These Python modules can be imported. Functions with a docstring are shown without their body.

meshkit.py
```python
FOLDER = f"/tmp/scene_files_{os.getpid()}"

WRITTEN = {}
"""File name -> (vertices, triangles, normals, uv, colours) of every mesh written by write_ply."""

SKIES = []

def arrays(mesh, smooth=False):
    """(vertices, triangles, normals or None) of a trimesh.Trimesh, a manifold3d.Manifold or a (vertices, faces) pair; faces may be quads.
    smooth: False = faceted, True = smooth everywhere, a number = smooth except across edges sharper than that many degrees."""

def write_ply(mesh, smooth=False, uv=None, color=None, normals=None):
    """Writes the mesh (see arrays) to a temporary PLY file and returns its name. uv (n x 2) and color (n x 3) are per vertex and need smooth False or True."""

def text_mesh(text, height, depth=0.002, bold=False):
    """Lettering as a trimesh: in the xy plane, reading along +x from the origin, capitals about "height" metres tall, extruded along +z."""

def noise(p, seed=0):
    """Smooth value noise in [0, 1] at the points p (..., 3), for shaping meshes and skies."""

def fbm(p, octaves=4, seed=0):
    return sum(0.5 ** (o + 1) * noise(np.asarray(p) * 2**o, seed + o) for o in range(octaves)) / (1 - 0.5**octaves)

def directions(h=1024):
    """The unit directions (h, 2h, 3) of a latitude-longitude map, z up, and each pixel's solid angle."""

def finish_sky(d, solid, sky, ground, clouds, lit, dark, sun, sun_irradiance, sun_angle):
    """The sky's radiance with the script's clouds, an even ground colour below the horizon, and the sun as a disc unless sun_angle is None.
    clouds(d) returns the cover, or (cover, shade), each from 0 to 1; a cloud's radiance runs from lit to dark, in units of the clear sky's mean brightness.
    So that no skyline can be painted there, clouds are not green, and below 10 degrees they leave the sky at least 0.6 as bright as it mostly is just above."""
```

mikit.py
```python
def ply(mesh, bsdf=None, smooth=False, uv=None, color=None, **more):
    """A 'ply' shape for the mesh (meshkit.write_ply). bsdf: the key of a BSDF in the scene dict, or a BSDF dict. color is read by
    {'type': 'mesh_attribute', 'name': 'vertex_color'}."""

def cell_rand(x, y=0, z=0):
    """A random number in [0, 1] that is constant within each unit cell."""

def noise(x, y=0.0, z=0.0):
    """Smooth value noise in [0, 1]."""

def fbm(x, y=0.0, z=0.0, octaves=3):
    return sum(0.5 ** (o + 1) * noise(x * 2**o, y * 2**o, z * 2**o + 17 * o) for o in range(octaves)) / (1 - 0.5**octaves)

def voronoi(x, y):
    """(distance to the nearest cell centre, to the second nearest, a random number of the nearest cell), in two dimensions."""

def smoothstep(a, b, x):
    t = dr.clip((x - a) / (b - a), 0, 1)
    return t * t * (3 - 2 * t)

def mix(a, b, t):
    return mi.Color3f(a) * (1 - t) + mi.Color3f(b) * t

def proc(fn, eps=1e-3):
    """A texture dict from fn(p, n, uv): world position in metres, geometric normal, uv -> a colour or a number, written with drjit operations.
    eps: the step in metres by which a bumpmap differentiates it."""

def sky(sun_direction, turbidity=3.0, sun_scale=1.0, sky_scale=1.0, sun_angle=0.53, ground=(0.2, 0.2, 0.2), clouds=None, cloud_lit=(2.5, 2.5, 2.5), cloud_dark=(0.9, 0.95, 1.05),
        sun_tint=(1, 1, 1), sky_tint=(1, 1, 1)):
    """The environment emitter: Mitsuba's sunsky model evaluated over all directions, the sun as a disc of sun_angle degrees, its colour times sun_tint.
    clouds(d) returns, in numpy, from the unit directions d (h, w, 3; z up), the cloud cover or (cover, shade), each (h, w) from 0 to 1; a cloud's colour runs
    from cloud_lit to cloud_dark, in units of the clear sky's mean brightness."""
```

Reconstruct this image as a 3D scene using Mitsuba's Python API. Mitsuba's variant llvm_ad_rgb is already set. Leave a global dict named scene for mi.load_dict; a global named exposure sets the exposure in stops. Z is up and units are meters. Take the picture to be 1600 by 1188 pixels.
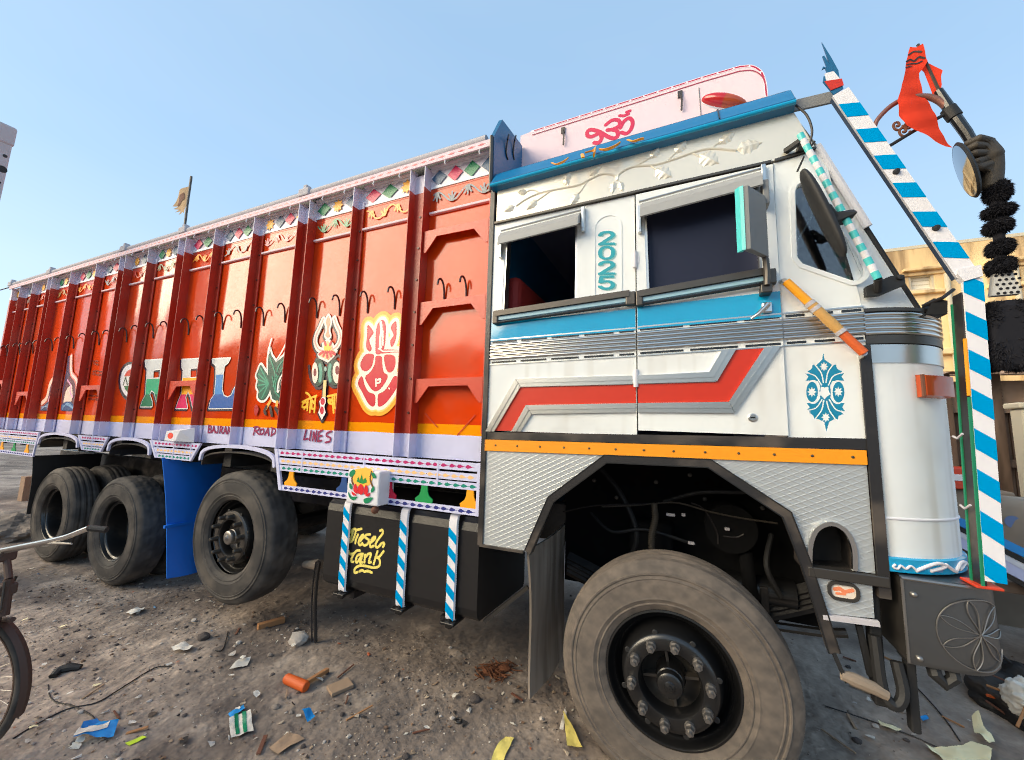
import math, random
import numpy as np, trimesh, drjit as dr, mitsuba as mi, mikit, meshkit
from shapely.geometry import Polygon, LineString, Point, box as sbox
from shapely import affinity
from shapely.ops import unary_union
from mitsuba import ScalarTransform4f as T4

# ------------------------------------------------------------------ camera, sky, exposure
# x: along the truck, forward to the right; y: away from the viewer (the cab's near side is y = 0); z: up
F, YAW, PIT, ROL = 615.0, 24.2, 7.0, 1.65
CAM = np.array([0.0, -2.06, 1.637])


def cam_axes():
    y, p, r = np.radians([YAW, PIT, ROL])
    fw = np.array([-math.sin(y) * math.cos(p), math.cos(y) * math.cos(p), math.sin(p)])
    rt = np.cross(fw, [0, 0, 1.0]); rt /= np.linalg.norm(rt)
    up = np.cross(rt, fw)
    return fw, math.cos(r) * rt + math.sin(r) * up, -math.sin(r) * rt + math.cos(r) * up


FW, RT, UP = cam_axes()
scene = {'type': 'scene'}
labels = {}
scene['camera'] = {'type': 'perspective', 'fov': math.degrees(2 * math.atan(800 / F)), 'fov_axis': 'x', 'near_clip': 0.05, 'far_clip': 3000.0,
                   'to_world': T4().look_at(origin=CAM.tolist(), target=(CAM + FW).tolist(), up=UP.tolist())}
def haze(d):
    low = np.exp(-np.maximum(d[..., 2], 0) * 5.0)      # pale haze thickening towards the horizon, the same all round
    wisp = meshkit.fbm(np.stack([d[..., 0] * 2.2 + d[..., 2], d[..., 1] * 2.2, d[..., 2] * 7], -1), 4, 5) - 0.5
    return 0.58 + 0.30 * low, 1 - 0.85 * low - 0.35 * wisp


scene['sky'] = mikit.sky([-0.68, -0.60, 0.43], turbidity=3.5, sun_scale=0.52, sky_scale=1.0, sun_angle=46.0, sun_tint=(0.93, 1.0, 1.09), ground=(0.16, 0.14, 0.12), clouds=haze, cloud_lit=(1.54, 1.74, 1.84), cloud_dark=(0.84, 1.28, 1.76))
exposure = 3.02

# ------------------------------------------------------------------ measuring: a pixel of the photograph on a known plane of the place
def ray(px, py): return FW * F + RT * (px - 800) + UP * (594 - py)


def at(px, py, y=0.0):
    d = ray(px, py); p = CAM + d * ((y - CAM[1]) / d[1]); return np.array([p[0], p[2]])


def atx(px, py, x):
    d = ray(px, py); return CAM + d * ((x - CAM[0]) / d[0])


def onground(px, py, z=0.0):
    d = ray(px, py); return CAM + d * ((z - CAM[2]) / d[2])


def zm(ox, oy, s):
    return lambda x, y: (ox + x / s, oy + y / s)


ID = lambda x, y: (x, y)


def spl(pts, closed=False, n=5):
    p = np.asarray(pts, float)
    if len(p) < 3: return p
    q = np.vstack([p[-1], p, p[0], p[1]]) if closed else np.vstack([2 * p[0] - p[1], p, 2 * p[-1] - p[-2]])
    out = []
    for i in range(1, len(q) - 2):
        a, b, c, d = q[i - 1:i + 3]
        for t in np.arange(n) / n:
            out.append(0.5 * (2 * b + (c - a) * t + (2 * a - 5 * b + 4 * c - d) * t * t + (3 * b - a - 3 * c + d) * t ** 3))
    if not closed: out.append(p[-1])
    return np.array(out)


def onp(pts, y, m=ID): return np.array([at(*m(*p), y) for p in pts])


def PG(pts, y, m=ID, smooth=False):
    q = onp(pts, y, m)
    return Polygon(spl(q, True) if smooth else q).buffer(0)


def ST(pts, w, y, m=ID, smooth=True):
    q = onp(pts, y, m)
    return LineString(spl(q) if smooth and len(q) > 2 else q).buffer(w / 2, quad_segs=3)


def EL(cx, cy, rx, ry, y, m=ID, n=24):
    return PG([(cx + rx * math.cos(t), cy + ry * math.sin(t)) for t in np.arange(n) * 2 * math.pi / n], y, m)


# ------------------------------------------------------------------ meshes
def join(ms): return trimesh.util.concatenate([m for m in ms if m is not None])


def M(v, f):
    f = np.asarray(f, int)
    if f.shape[1] == 4: f = np.vstack([f[:, [0, 1, 2]], f[:, [0, 2, 3]]])
    return trimesh.Trimesh(np.asarray(v, float), f, process=False)


def polys(g):
    if g.is_empty: return []
    return [q for q in getattr(g, 'geoms', [g]) if q.geom_type == 'Polygon' and q.area > 1e-7]


def slab(poly, y0, y1):
    """A polygon in x, z given thickness from y0 (near) to y1."""
    out = []
    for q in polys(poly):
        m = trimesh.creation.extrude_polygon(q, abs(y1 - y0), engine='earcut')
        v = np.array(m.vertices)
        out.append(trimesh.Trimesh(np.c_[v[:, 0], min(y0, y1) + v[:, 2], v[:, 1]], np.array(m.faces)[:, ::-1], process=False))
    return join(out)


def bx(x0, x1, y0, y1, z0, z1, c=0.0):
    x0, x1 = sorted((x0, x1)); y0, y1 = sorted((y0, y1)); z0, z1 = sorted((z0, z1))
    if c <= 0:
        m = trimesh.creation.box((x1 - x0, y1 - y0, z1 - z0)); m.apply_translation(((x0 + x1) / 2, (y0 + y1) / 2, (z0 + z1) / 2)); return m
    c = min(c, 0.45 * min(x1 - x0, y1 - y0, z1 - z0))
    pts = []
    for x, sx in ((x0, 1), (x1, -1)):
        for y, sy in ((y0, 1), (y1, -1)):
            for z, sz in ((z0, 1), (z1, -1)):
                for k in ((0, 1, 1), (1, 0, 1), (1, 1, 0), (.3, .3, 1), (.3, 1, .3), (1, .3, .3)):
                    pts.append((x + sx * c * k[0], y + sy * c * k[1], z + sz * c * k[2]))
    return trimesh.convex.convex_hull(np.array(pts))


def hull(pts): return trimesh.convex.convex_hull(np.asarray(pts, float))


def tube(pts, r, n=8, caps=True, flat=None, smooth=0):
    p = np.asarray(pts, float)
    if smooth: p = spl(p, n=smooth)
    r = np.broadcast_to(np.asarray(r, float), (len(pts),)) if np.ndim(r) == 0 or len(np.atleast_1d(r)) == len(pts) else np.asarray(r)
    if smooth: r = np.interp(np.linspace(0, 1, len(p)), np.linspace(0, 1, len(r)), r)
    t = np.gradient(p, axis=0); t /= np.linalg.norm(t, axis=1, keepdims=True) + 1e-12
    a = np.cross(t[0], [0, 0, 1.0] if abs(t[0][2]) < 0.9 else [0, 1.0, 0]); a /= np.linalg.norm(a)
    rings = []
    ang = np.arange(n) * 2 * np.pi / n
    for i in range(len(p)):
        a = a - t[i] * (a @ t[i]); a /= np.linalg.norm(a); b = np.cross(t[i], a)
        rings.append(p[i] + r[i] * (np.cos(ang)[:, None] * a + np.sin(ang)[:, None] * b * (flat or 1)))
    v = np.vstack(rings); f = []
    for i in range(len(p) - 1):
        for j in range(n):
            k = (j + 1) % n
            f.append((i * n + j, i * n + k, (i + 1) * n + k, (i + 1) * n + j))
    f = [(q[0], q[1], q[2]) for q in f] + [(q[0], q[2], q[3]) for q in f]
    if caps:
        v = np.vstack([v, p[0], p[-1]]); e = len(v)
        for j in range(n):
            k = (j + 1) % n
            f += [(e - 2, k, j), (e - 1, (len(p) - 1) * n + j, (len(p) - 1) * n + k)]
    return trimesh.Trimesh(v, np.array(f), process=False)


def lathe(prof, n=64, closed=False):
    """Profile (r, y) turned about the y axis."""
    p = np.asarray(prof, float); m = len(p)
    a = np.arange(n) * 2 * np.pi / n
    v = np.stack([p[None, :, 0] * np.cos(a)[:, None], np.broadcast_to(p[None, :, 1], (n, m)), p[None, :, 0] * np.sin(a)[:, None]], -1).reshape(-1, 3)
    f = []
    for i in range(n):
        k = (i + 1) % n
        for j in range(m if closed else m - 1):
            l = (j + 1) % m
            f.append((i * m + j, i * m + l, k * m + l, k * m + j))
    return M(v, f)


def moved(m, d=(0, 0, 0), rot=None, about=(0, 0, 0)):
    m = m.copy()
    if rot is not None:
        ax, deg = rot
        m.apply_transform(trimesh.transformations.rotation_matrix(math.radians(deg), ax, about))
    m.apply_translation(d)
    return m


def bar(a, b, w, h, c=0.0, upv=(0, 0, 1)):
    """A straight bar of section w (sideways) x h (along upv) from a to b."""
    a, b = np.asarray(a, float), np.asarray(b, float); L = np.linalg.norm(b - a)
    m = bx(0, L, -w / 2, w / 2, -h / 2, h / 2, c)
    t = (b - a) / L; s = np.cross(upv, t); s /= np.linalg.norm(s); u = np.cross(t, s)
    Tm = np.eye(4); Tm[:3, 0], Tm[:3, 1], Tm[:3, 2], Tm[:3, 3] = t, s, u, a
    m.apply_transform(Tm)
    return m


def sheet(x0, x1, z0, z1, y, nx, nz, amp=0.0, fx=2.5, fz=1.2, seed=0):
    """A thin sheet-metal panel at y with gentle dents of +-amp."""
    xs, zs = np.linspace(x0, x1, nx + 1), np.linspace(z0, z1, nz + 1)
    X, Z = np.meshgrid(xs, zs, indexing='ij')
    n = meshkit.fbm(np.stack([X * fx, Z * fz, 0 * X + seed * 3.7], -1), 3, seed) - 0.5
    edge = np.minimum(np.minimum(X - x0, x1 - X) / 0.05, 1).clip(0, 1)
    v = np.stack([X, y + 2 * amp * n * edge, Z], -1).reshape(-1, 3)
    f = []
    for i in range(nx):
        for j in range(nz):
            a = i * (nz + 1) + j
            f.append((a, a + nz + 1, a + nz + 2, a + 1))
    return M(v, f)


# ------------------------------------------------------------------ the scene's entries
def numbered(key):
    if key not in used: used.add(key); return key
    i = 1
    while f'{key}_{i:03d}' in used: i += 1
    key = f'{key}_{i:03d}'; used.add(key); return key


used = set()


def lab(key, label=None, cat=None, group=None, kind=None):
    d = labels.setdefault(key, {})
    for a, b in (('label', label), ('category', cat), ('group', group), ('kind', kind)):
        if b: d[a] = b
    return key


def put(parent, name, mesh, bsdf, smooth=30, label=None, **kw):
    key = numbered(parent + '__' + name if parent else name)
    scene[key] = mikit.ply(mesh, 'm_' + bsdf, smooth=smooth, **kw)
    if label: lab(key, label)
    return key


def putm(parent, name, meshes, bsdf, smooth=30, **kw):
    return [put(parent, name, m, bsdf, smooth, **kw) for m in meshes]


def group_key(parent, name):
    return numbered(parent + '__' + name if parent else name)


def L(r, g, b, k=1.0):
    c = np.array([r, g, b]) / 255.0
    return (np.where(c < 0.04045, c / 12.92, ((c + 0.055) / 1.055) ** 2.4) * k).tolist()


def art(parent, name, layers, y, label=None, step=0.0007, bsdf='art_paint'):
    """Painted decoration: layers of flat colour, each a hair above the last, as one mesh."""
    ms, cols = [], []
    for i, (g, c) in enumerate(layers):
        m = None
        if isinstance(g, (list, tuple)): g = unary_union(g)
        g = g.buffer(0)
        if polys(g): m = slab(g, y - (i + 1) * step, y - i * step)
        if m is not None: ms.append(m); cols.append(np.tile(c, (len(m.vertices), 1)))
    return put(parent, name, join(ms), bsdf, smooth=False, label=label, color=np.vstack(cols))


# ------------------------------------------------------------------ materials
def rgb(c): return {'type': 'rgb', 'value': list(map(float, c))}


def pm(base, rough=0.5, metal=0.0, coat=0.0, bump=None, spec=0.5, gloss=0.95, **kw):
    d = {'type': 'principled', 'base_color': base if isinstance(base, dict) else rgb(base), 'roughness': rough if isinstance(rough, dict) else float(rough), 'metallic': float(metal), 'specular': float(spec)}
    if coat: d.update(clearcoat=float(coat), clearcoat_gloss=float(gloss))
    d.update(kw)
    if bump is not None: d = {'type': 'bumpmap', 'arbitrary': mikit.proc(bump[0], bump[2] if len(bump) > 2 else 1e-3), 'scale': float(bump[1]), 'bsdf': d}
    return {'type': 'twosided', 'bsdf': d}


RED, POST, YEL, LAV = L(206, 62, 12), L(168, 42, 18), L(246, 150, 10), L(206, 206, 232)
WHITE = L(228, 231, 230)


def dusty(p, c, amount=0.25, f=1.0):
    """Thin uneven dust, a little heavier low down."""
    n = mikit.fbm(p.x * 3 * f, p.y * 3 * f, p.z * 3 * f, 4)
    k = amount * mikit.smoothstep(0.45, 0.8, n) * (0.5 + 0.5 * mikit.smoothstep(2.4, 1.0, p.z))
    return mikit.mix(c, L(150, 135, 120), k)


def f_cargo(p, n, uv):
    wob = 0.004 * (mikit.noise(p.x * 6, p.z * 2) - 0.5)
    z = p.z + wob
    tone = 0.9 + 0.2 * mikit.noise(p.x * 1.6, p.z * 1.1, 3.0)
    c = mi.Color3f(RED) * tone
    c = dr.select(z < 1.650, mi.Color3f(YEL), c)
    c = dr.select(z < 1.584, mi.Color3f(LAV), c)
    c = dr.select(z > 3.305, mi.Color3f(L(226, 222, 232)), c)
    return dusty(p, c, 0.22)


def f_post(p, n, uv):
    c = mi.Color3f(POST) * (0.85 + 0.3 * mikit.noise(p.x * 20, p.z * 1.5, 1.0))
    c = dr.select(p.z < 1.584, mi.Color3f(LAV), c)
    c = dr.select(p.z > 3.285, mi.Color3f(L(205, 203, 222)), c)
    return dusty(p, c, 0.3)


def f_white(p, n, uv):
    s = mikit.noise(p.x * 30, p.y * 30, p.z * 1.5)
    c = mikit.mix(WHITE, L(188, 182, 170), 0.5 * mikit.smoothstep(0.5, 0.95, s) * mikit.smoothstep(2.7, 1.3, p.z))
    return dusty(p, c, 0.22)


def f_tyre(p, n, uv):
    a = mikit.fbm(p.x * 9, p.y * 9, p.z * 9, 4)
    b = mikit.fbm(p.x * 30, p.y * 30, p.z * 30, 3)
    return mikit.mix(L(84, 78, 73), L(118, 107, 97), mikit.smoothstep(0.2, 0.85, 0.45 * a + 0.55 * b))


def f_tyre_dark(p, n, uv):
    a = mikit.fbm(p.x * 9, p.y * 9, p.z * 9, 4)
    return mikit.mix(L(58, 56, 55), L(92, 86, 80), mikit.smoothstep(0.3, 0.85, a))


def f_tyre_bump(p, n, uv):
    return mikit.fbm(p.x * 40, p.y * 40, p.z * 40, 3)


def f_wave(p, n, uv):
    return mikit.noise(p.x * 3.1, p.y * 3.1, p.z * 2.3) + 0.18 * mikit.noise(p.x * 11, p.y * 11, p.z * 9)


def f_diamond(p, n, uv):
    a = (p.x * 0.5 + p.z) * 40.0
    b = (p.x * 0.5 - p.z) * 40.0
    da = dr.abs(a - dr.round(a)); db = dr.abs(b - dr.round(b))
    return dr.maximum(mikit.smoothstep(0.16, 0.02, da), mikit.smoothstep(0.16, 0.02, db)) + 0.9 * mikit.noise(p.x * 5, p.z * 5)


def f_black(p, n, uv):
    return dusty(p, mi.Color3f(L(34, 32, 33)), 0.28, 2.0)


def f_grime(p, n, uv):
    a = mikit.fbm(p.x * 7, p.y * 7, p.z * 7, 4)
    return mikit.mix(L(26, 25, 26), L(66, 58, 52), mikit.smoothstep(0.4, 0.8, a))


def f_flap(p, n, uv):
    a = mikit.fbm(p.x * 14, p.y * 14, p.z * 1.2, 4)
    return mikit.mix(L(116, 106, 96), L(152, 140, 128), mikit.smoothstep(0.3, 0.75, a))


def f_dirt(p, n, uv):
    a = mikit.fbm(p.x * 0.8, p.y * 0.8, 0.0, 4)
    b = mikit.fbm(p.x * 5, p.y * 5, 2.0, 4)
    c = mikit.fbm(p.x * 60, p.y * 60, 5.0, 3)
    k = mikit.mix(L(108, 98, 91), L(154, 140, 128), mikit.smoothstep(0.3, 0.7, 0.6 * a + 0.4 * b))
    k = mikit.mix(k, L(78, 70, 66), 0.55 * mikit.smoothstep(0.56, 0.74, mikit.fbm(p.x * 1.7, p.y * 1.7, 8.0, 4)))
    k = mikit.mix(k, L(176, 162, 148), 0.35 * mikit.smoothstep(0.6, 0.85, b))
    return k * (0.92 + 0.42 * c)


def f_dirt_bump(p, n, uv):
    return mikit.fbm(p.x * 24, p.y * 24, 0.0, 5)


def f_wall(p, n, uv):
    a = mikit.fbm(p.x * 0.8, p.y * 0.8, p.z * 0.8, 4)
    s = mikit.fbm(p.x * 5, p.y * 5, p.z * 0.5, 4)
    c = mikit.mix(L(236, 206, 156), L(216, 184, 136), mikit.smoothstep(0.35, 0.7, a))
    return mikit.mix(c, L(138, 112, 84), 0.85 * mikit.smoothstep(0.44, 0.74, s))


def f_wood(p, n, uv):
    g = mikit.fbm(p.x * 9, p.y * 9, p.z * 1.1, 4)
    h = mikit.cell_rand(dr.floor(p.x / 0.16), 1, 2)
    c = mikit.mix(L(92, 74, 62), L(140, 116, 98), mikit.smoothstep(0.3, 0.75, g))
    return c * (0.7 + 0.6 * h)


def f_tarp(p, n, uv):
    a = mikit.fbm(p.x * 3, p.y * 3, p.z * 3, 4)
    return mikit.mix(L(150, 135, 118), L(112, 98, 86), a)


BS = dict(
    cargo_paint=pm(mikit.proc(f_cargo), 0.12, bump=(f_wave, 0.0034, 4e-3), spec=0.36),
    post_paint=pm(mikit.proc(f_post), 0.42, coat=0.25, gloss=0.6),
    cab_white=pm(mikit.proc(f_white), 0.14, spec=0.5, bump=(f_wave, 0.0024, 4e-3)),
    emboss=pm(L(226, 220, 205), 0.3, metal=0.35, coat=0.4),
    art_paint=pm({'type': 'mesh_attribute', 'name': 'vertex_color'}, 0.42, coat=0.5),
    cyan_paint=pm(L(0, 150, 196), 0.10, spec=0.8, bump=(f_wave, 0.010, 4e-3)),
    roof_blue=pm(L(0, 100, 148), 0.35, coat=0.4),
    ear_blue=pm(L(8, 88, 130), 0.4, coat=0.6),
    flap_blue=pm(L(0, 104, 206), 0.5),
    teal=pm(L(70, 190, 190), 0.35, coat=0.5),
    red_stripe=pm(L(194, 42, 14), 0.45),
    yellow_stripe=pm(L(240, 148, 0), 0.5, coat=0.3),
    chrome=pm(L(214, 212, 208), 0.2, metal=1.0),
    alu=pm(L(205, 205, 202), 0.33, metal=1.0),
    fender=pm(L(186, 190, 191), 0.40, metal=0.45, bump=(f_diamond, 0.0011, 8e-4)),
    black_paint=pm(mikit.proc(f_black), 0.4, coat=0.35),
    gloss_black=pm(L(20, 20, 21), 0.3, coat=0.7),
    grime=pm(mikit.proc(f_grime), 0.6),
    rubber_black=pm(L(30, 30, 31), 0.6),
    steel=pm(L(150, 146, 142), 0.4, metal=0.9),
    dark_steel=pm(L(88, 84, 80), 0.42, metal=0.8),
    grey_paint=pm(L(120, 121, 121), 0.5),
    white_paint={'type': 'twosided', 'bsdf': {'type': 'diffuse', 'reflectance': rgb(L(224, 222, 226))}},
    lavender={'type': 'twosided', 'bsdf': {'type': 'diffuse', 'reflectance': rgb(L(204, 204, 230))}},
    pink_white={'type': 'twosided', 'bsdf': {'type': 'diffuse', 'reflectance': rgb(L(236, 214, 220))}},
    rail_grey={'type': 'twosided', 'bsdf': {'type': 'diffuse', 'reflectance': rgb(L(190, 186, 190))}},
    hook_brown=pm(L(70, 34, 30), 0.4, coat=0.3),
    red_shelf=pm(L(196, 58, 28), 0.4, coat=0.6),
    tyre=pm(mikit.proc(f_tyre), 0.8, spec=0.3, bump=(f_tyre_bump, 0.0008)),
    tyre_dark=pm(mikit.proc(f_tyre_dark), 0.75, spec=0.3),
    dirt=pm(mikit.proc(f_dirt), 0.95, spec=0.15, bump=(f_dirt_bump, 0.017, 2e-3)),
    stone=pm(L(128, 118, 110), 0.9, spec=0.2),
    stone_pale=pm(L(176, 168, 160), 0.9, spec=0.2),
    stone_dark=pm(L(78, 72, 70), 0.9, spec=0.2),
    wall=pm(mikit.proc(f_wall), 0.9, spec=0.2),
    wall_pale=pm(L(196, 186, 164), 0.9, spec=0.2),
    brick_red=pm(L(150, 92, 70), 0.9, spec=0.2),
    wood=pm(mikit.proc(f_wood), 0.85, spec=0.2),
    raw_wood=pm(L(164, 116, 76), 0.8),
    orange_wood=pm(L(206, 92, 36), 0.6),
    window_dark=pm(L(30, 34, 40), 0.15),
    shutter=pm(L(222, 216, 200), 0.7),
    tarp=pm(mikit.proc(f_tarp), 0.8),
    seat_red=pm(L(140, 34, 30), 0.7),
    cab_inside=pm(L(112, 120, 142), 0.7),
    glass=dict(type='thindielectric', int_ior=1.5),
    smoke_glass={'type': 'twosided', 'bsdf': {'type': 'principled', 'base_color': rgb(L(24, 28, 40)), 'roughness': 0.08, 'specular': 0.5}},
    amber=pm(L(172, 70, 26), 0.15, coat=1.0),
    red_lens=pm(L(180, 20, 24), 0.15, coat=1.0),
    flag_red={'type': 'principledthin', 'base_color': rgb(L(252, 80, 56)), 'roughness': 0.8, 'diff_trans': 0.9},
    flag_old={'type': 'principledthin', 'base_color': rgb(L(204, 176, 140)), 'roughness': 0.9, 'diff_trans': 0.6},
    yarn=pm(L(34, 34, 39), 0.9, spec=0.15, sheen=0.5),
    hand_brown=pm(L(60, 54, 46), 0.65),
    rust_sheet=pm(L(150, 122, 100), 0.75),
    sack_green=pm(L(70, 92, 80), 0.8),
    post_slate=pm(L(54, 66, 86), 0.5),
    flap_brown=pm(mikit.proc(f_flap), 0.85, spec=0.2),
    hook_dark=pm(L(58, 26, 24), 0.35, coat=0.4),
    pale_blue=pm(L(150, 190, 206), 0.4, coat=0.3),
    teal_pale=pm(L(140, 190, 186), 0.4, coat=0.3),
    teal_deep=pm(L(0, 150, 164), 0.4, coat=0.4),
    rust_dark=pm(L(74, 56, 48), 0.7),
    matte_black=pm(L(20, 20, 21), 0.9, spec=0.1),
    stripe_blue={'type': 'twosided', 'bsdf': {'type': 'diffuse', 'reflectance': rgb(L(0, 146, 206))}},
    tarp_pale=pm(L(186, 184, 178), 0.7),
    tank_black=pm(L(26, 25, 26), 0.35, coat=0.5),
    awning_grey=pm(L(152, 152, 150), 0.5),
    tinted=pm(L(44, 48, 66), 0.3, spec=0.12),
    tin=pm(mikit.proc(f_tarp), 0.7, metal=0.2),
    nose_white=pm(mikit.proc(f_white), 0.4, spec=0.4),
    bronze=pm(L(140, 96, 84), 0.4, metal=0.5),
    bumper_metal=pm(L(112, 114, 116), 0.36, metal=0.9, bump=(f_wave, 0.004, 4e-3)),
    green_paint=pm(L(16, 120, 84), 0.4, coat=0.4),
    rust=pm(L(104, 66, 50), 0.8),
    tape=pm(L(196, 150, 84), 0.6),
    tape_yellow=pm(L(240, 160, 20), 0.35, coat=0.5),
    mirror=pm(L(150, 152, 158), 0.05, metal=1.0),
    paper=pm(L(206, 200, 190), 0.85),
    paper_cream=pm(L(226, 214, 172), 0.85),
    paper_yellow=pm(L(222, 204, 112), 0.8),
    plastic_blue=pm(L(40, 140, 210), 0.35),
    plastic_lime=pm(L(190, 214, 60), 0.4),
    cardboard=pm(L(150, 126, 104), 0.9),
    wire_black=pm(L(34, 30, 30), 0.5),
    brown_pulp=pm(L(108, 66, 42), 0.9),
)
for k_, v_ in BS.items(): scene['m_' + k_] = v_

# ------------------------------------------------------------------ the truck: cargo body
TR = 'truck'
lab(TR, 'long decorated goods truck with an orange red cargo body and a white cab', 'truck')
XE, XF = -9.03, -1.10                       # rear and front of the cargo body
YP = 0.078                                  # the panels' face; the posts stand out to y = 0
ZB, ZT = 1.432, 3.462
POSTS = [(-1.765, 1), (-2.302, 0), (-2.908, 1), (-3.482, 0), (-4.058, 0), (-4.662, 1), (-5.230, 0), (-5.832, 1), (-6.385, 0), (-7.05, 0), (-7.715, 1), (-8.20, 0), (-8.63, 0)]
bays = []
edges = [XF] + [p for p, u in POSTS] + [XE]
for i in range(len(edges) - 1):
    right = edges[i] if i == 0 else edges[i]
    left = edges[i + 1]
    w = 0.132 if i + 1 < len(edges) - 1 and POSTS[i][1] else 0.052
    if i + 1 == len(edges) - 1: w = 0.0
    bays.append((left + w, right))          # visible panel between two posts

PANEL = []
for i, (x0, x1) in enumerate(bays):
    PANEL.append(put(TR, 'side_panel', sheet(x0 - 0.06, x1 + 0.002, ZB, ZT, YP, 24, 70, 0.0045, 2.4, 1.5, i), 'cargo_paint', smooth=True))

for i, (x, u) in enumerate(POSTS):
    t = 0.007
    zt = 3.44
    ms = [bx(x, x + t, 0.0, YP, ZB, zt, 0.0015)]
    if u:
        ms += [bx(x + 0.125, x + 0.125 + t, 0.0, YP, ZB, zt, 0.0015), bx(x + t, x + 0.125, 0.058, 0.07, ZB, zt - 0.02)]
        rx = x + 0.066
    else:
        ms += [bx(x + t, x + 0.056, 0.06, 0.072, ZB, zt - 0.10, 0.002)]
        rx = x + 0.036
    key = put(TR, 'post', join(ms), 'post_paint', smooth=False)
    rv = [trimesh.creation.cylinder(0.008, 0.008, sections=8) for z in np.arange(1.72, 3.25, 0.23)]
    for m, z in zip(rv, np.arange(1.72, 3.25, 0.23)):
        m.apply_transform(trimesh.transformations.rotation_matrix(math.pi / 2, [1, 0, 0])); m.apply_translation((rx, 0.056, z))
    lab(put(key, 'rivet_row', join(rv), 'hook_brown', smooth=False), kind='stuff')

# the far wall, front board, tail board, floor and what closes the box
put(TR, 'far_side_wall', bx(XE, XF, 2.36, 2.44, ZB, ZT), 'post_paint', smooth=False)
put(TR, 'head_board', join([bx(-1.16, -1.12, 0.09, 2.36, 1.2, 3.46)]), 'post_paint', smooth=False)
put(TR, 'tail_board', bx(XE, XE + 0.05, 0.02, 2.36, ZB, ZT), 'post_paint', smooth=False)
put(TR, 'cargo_floor', bx(XE + 0.06, -1.17, 0.10, 2.35, 1.40, 1.47), 'grime', smooth=False)

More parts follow.
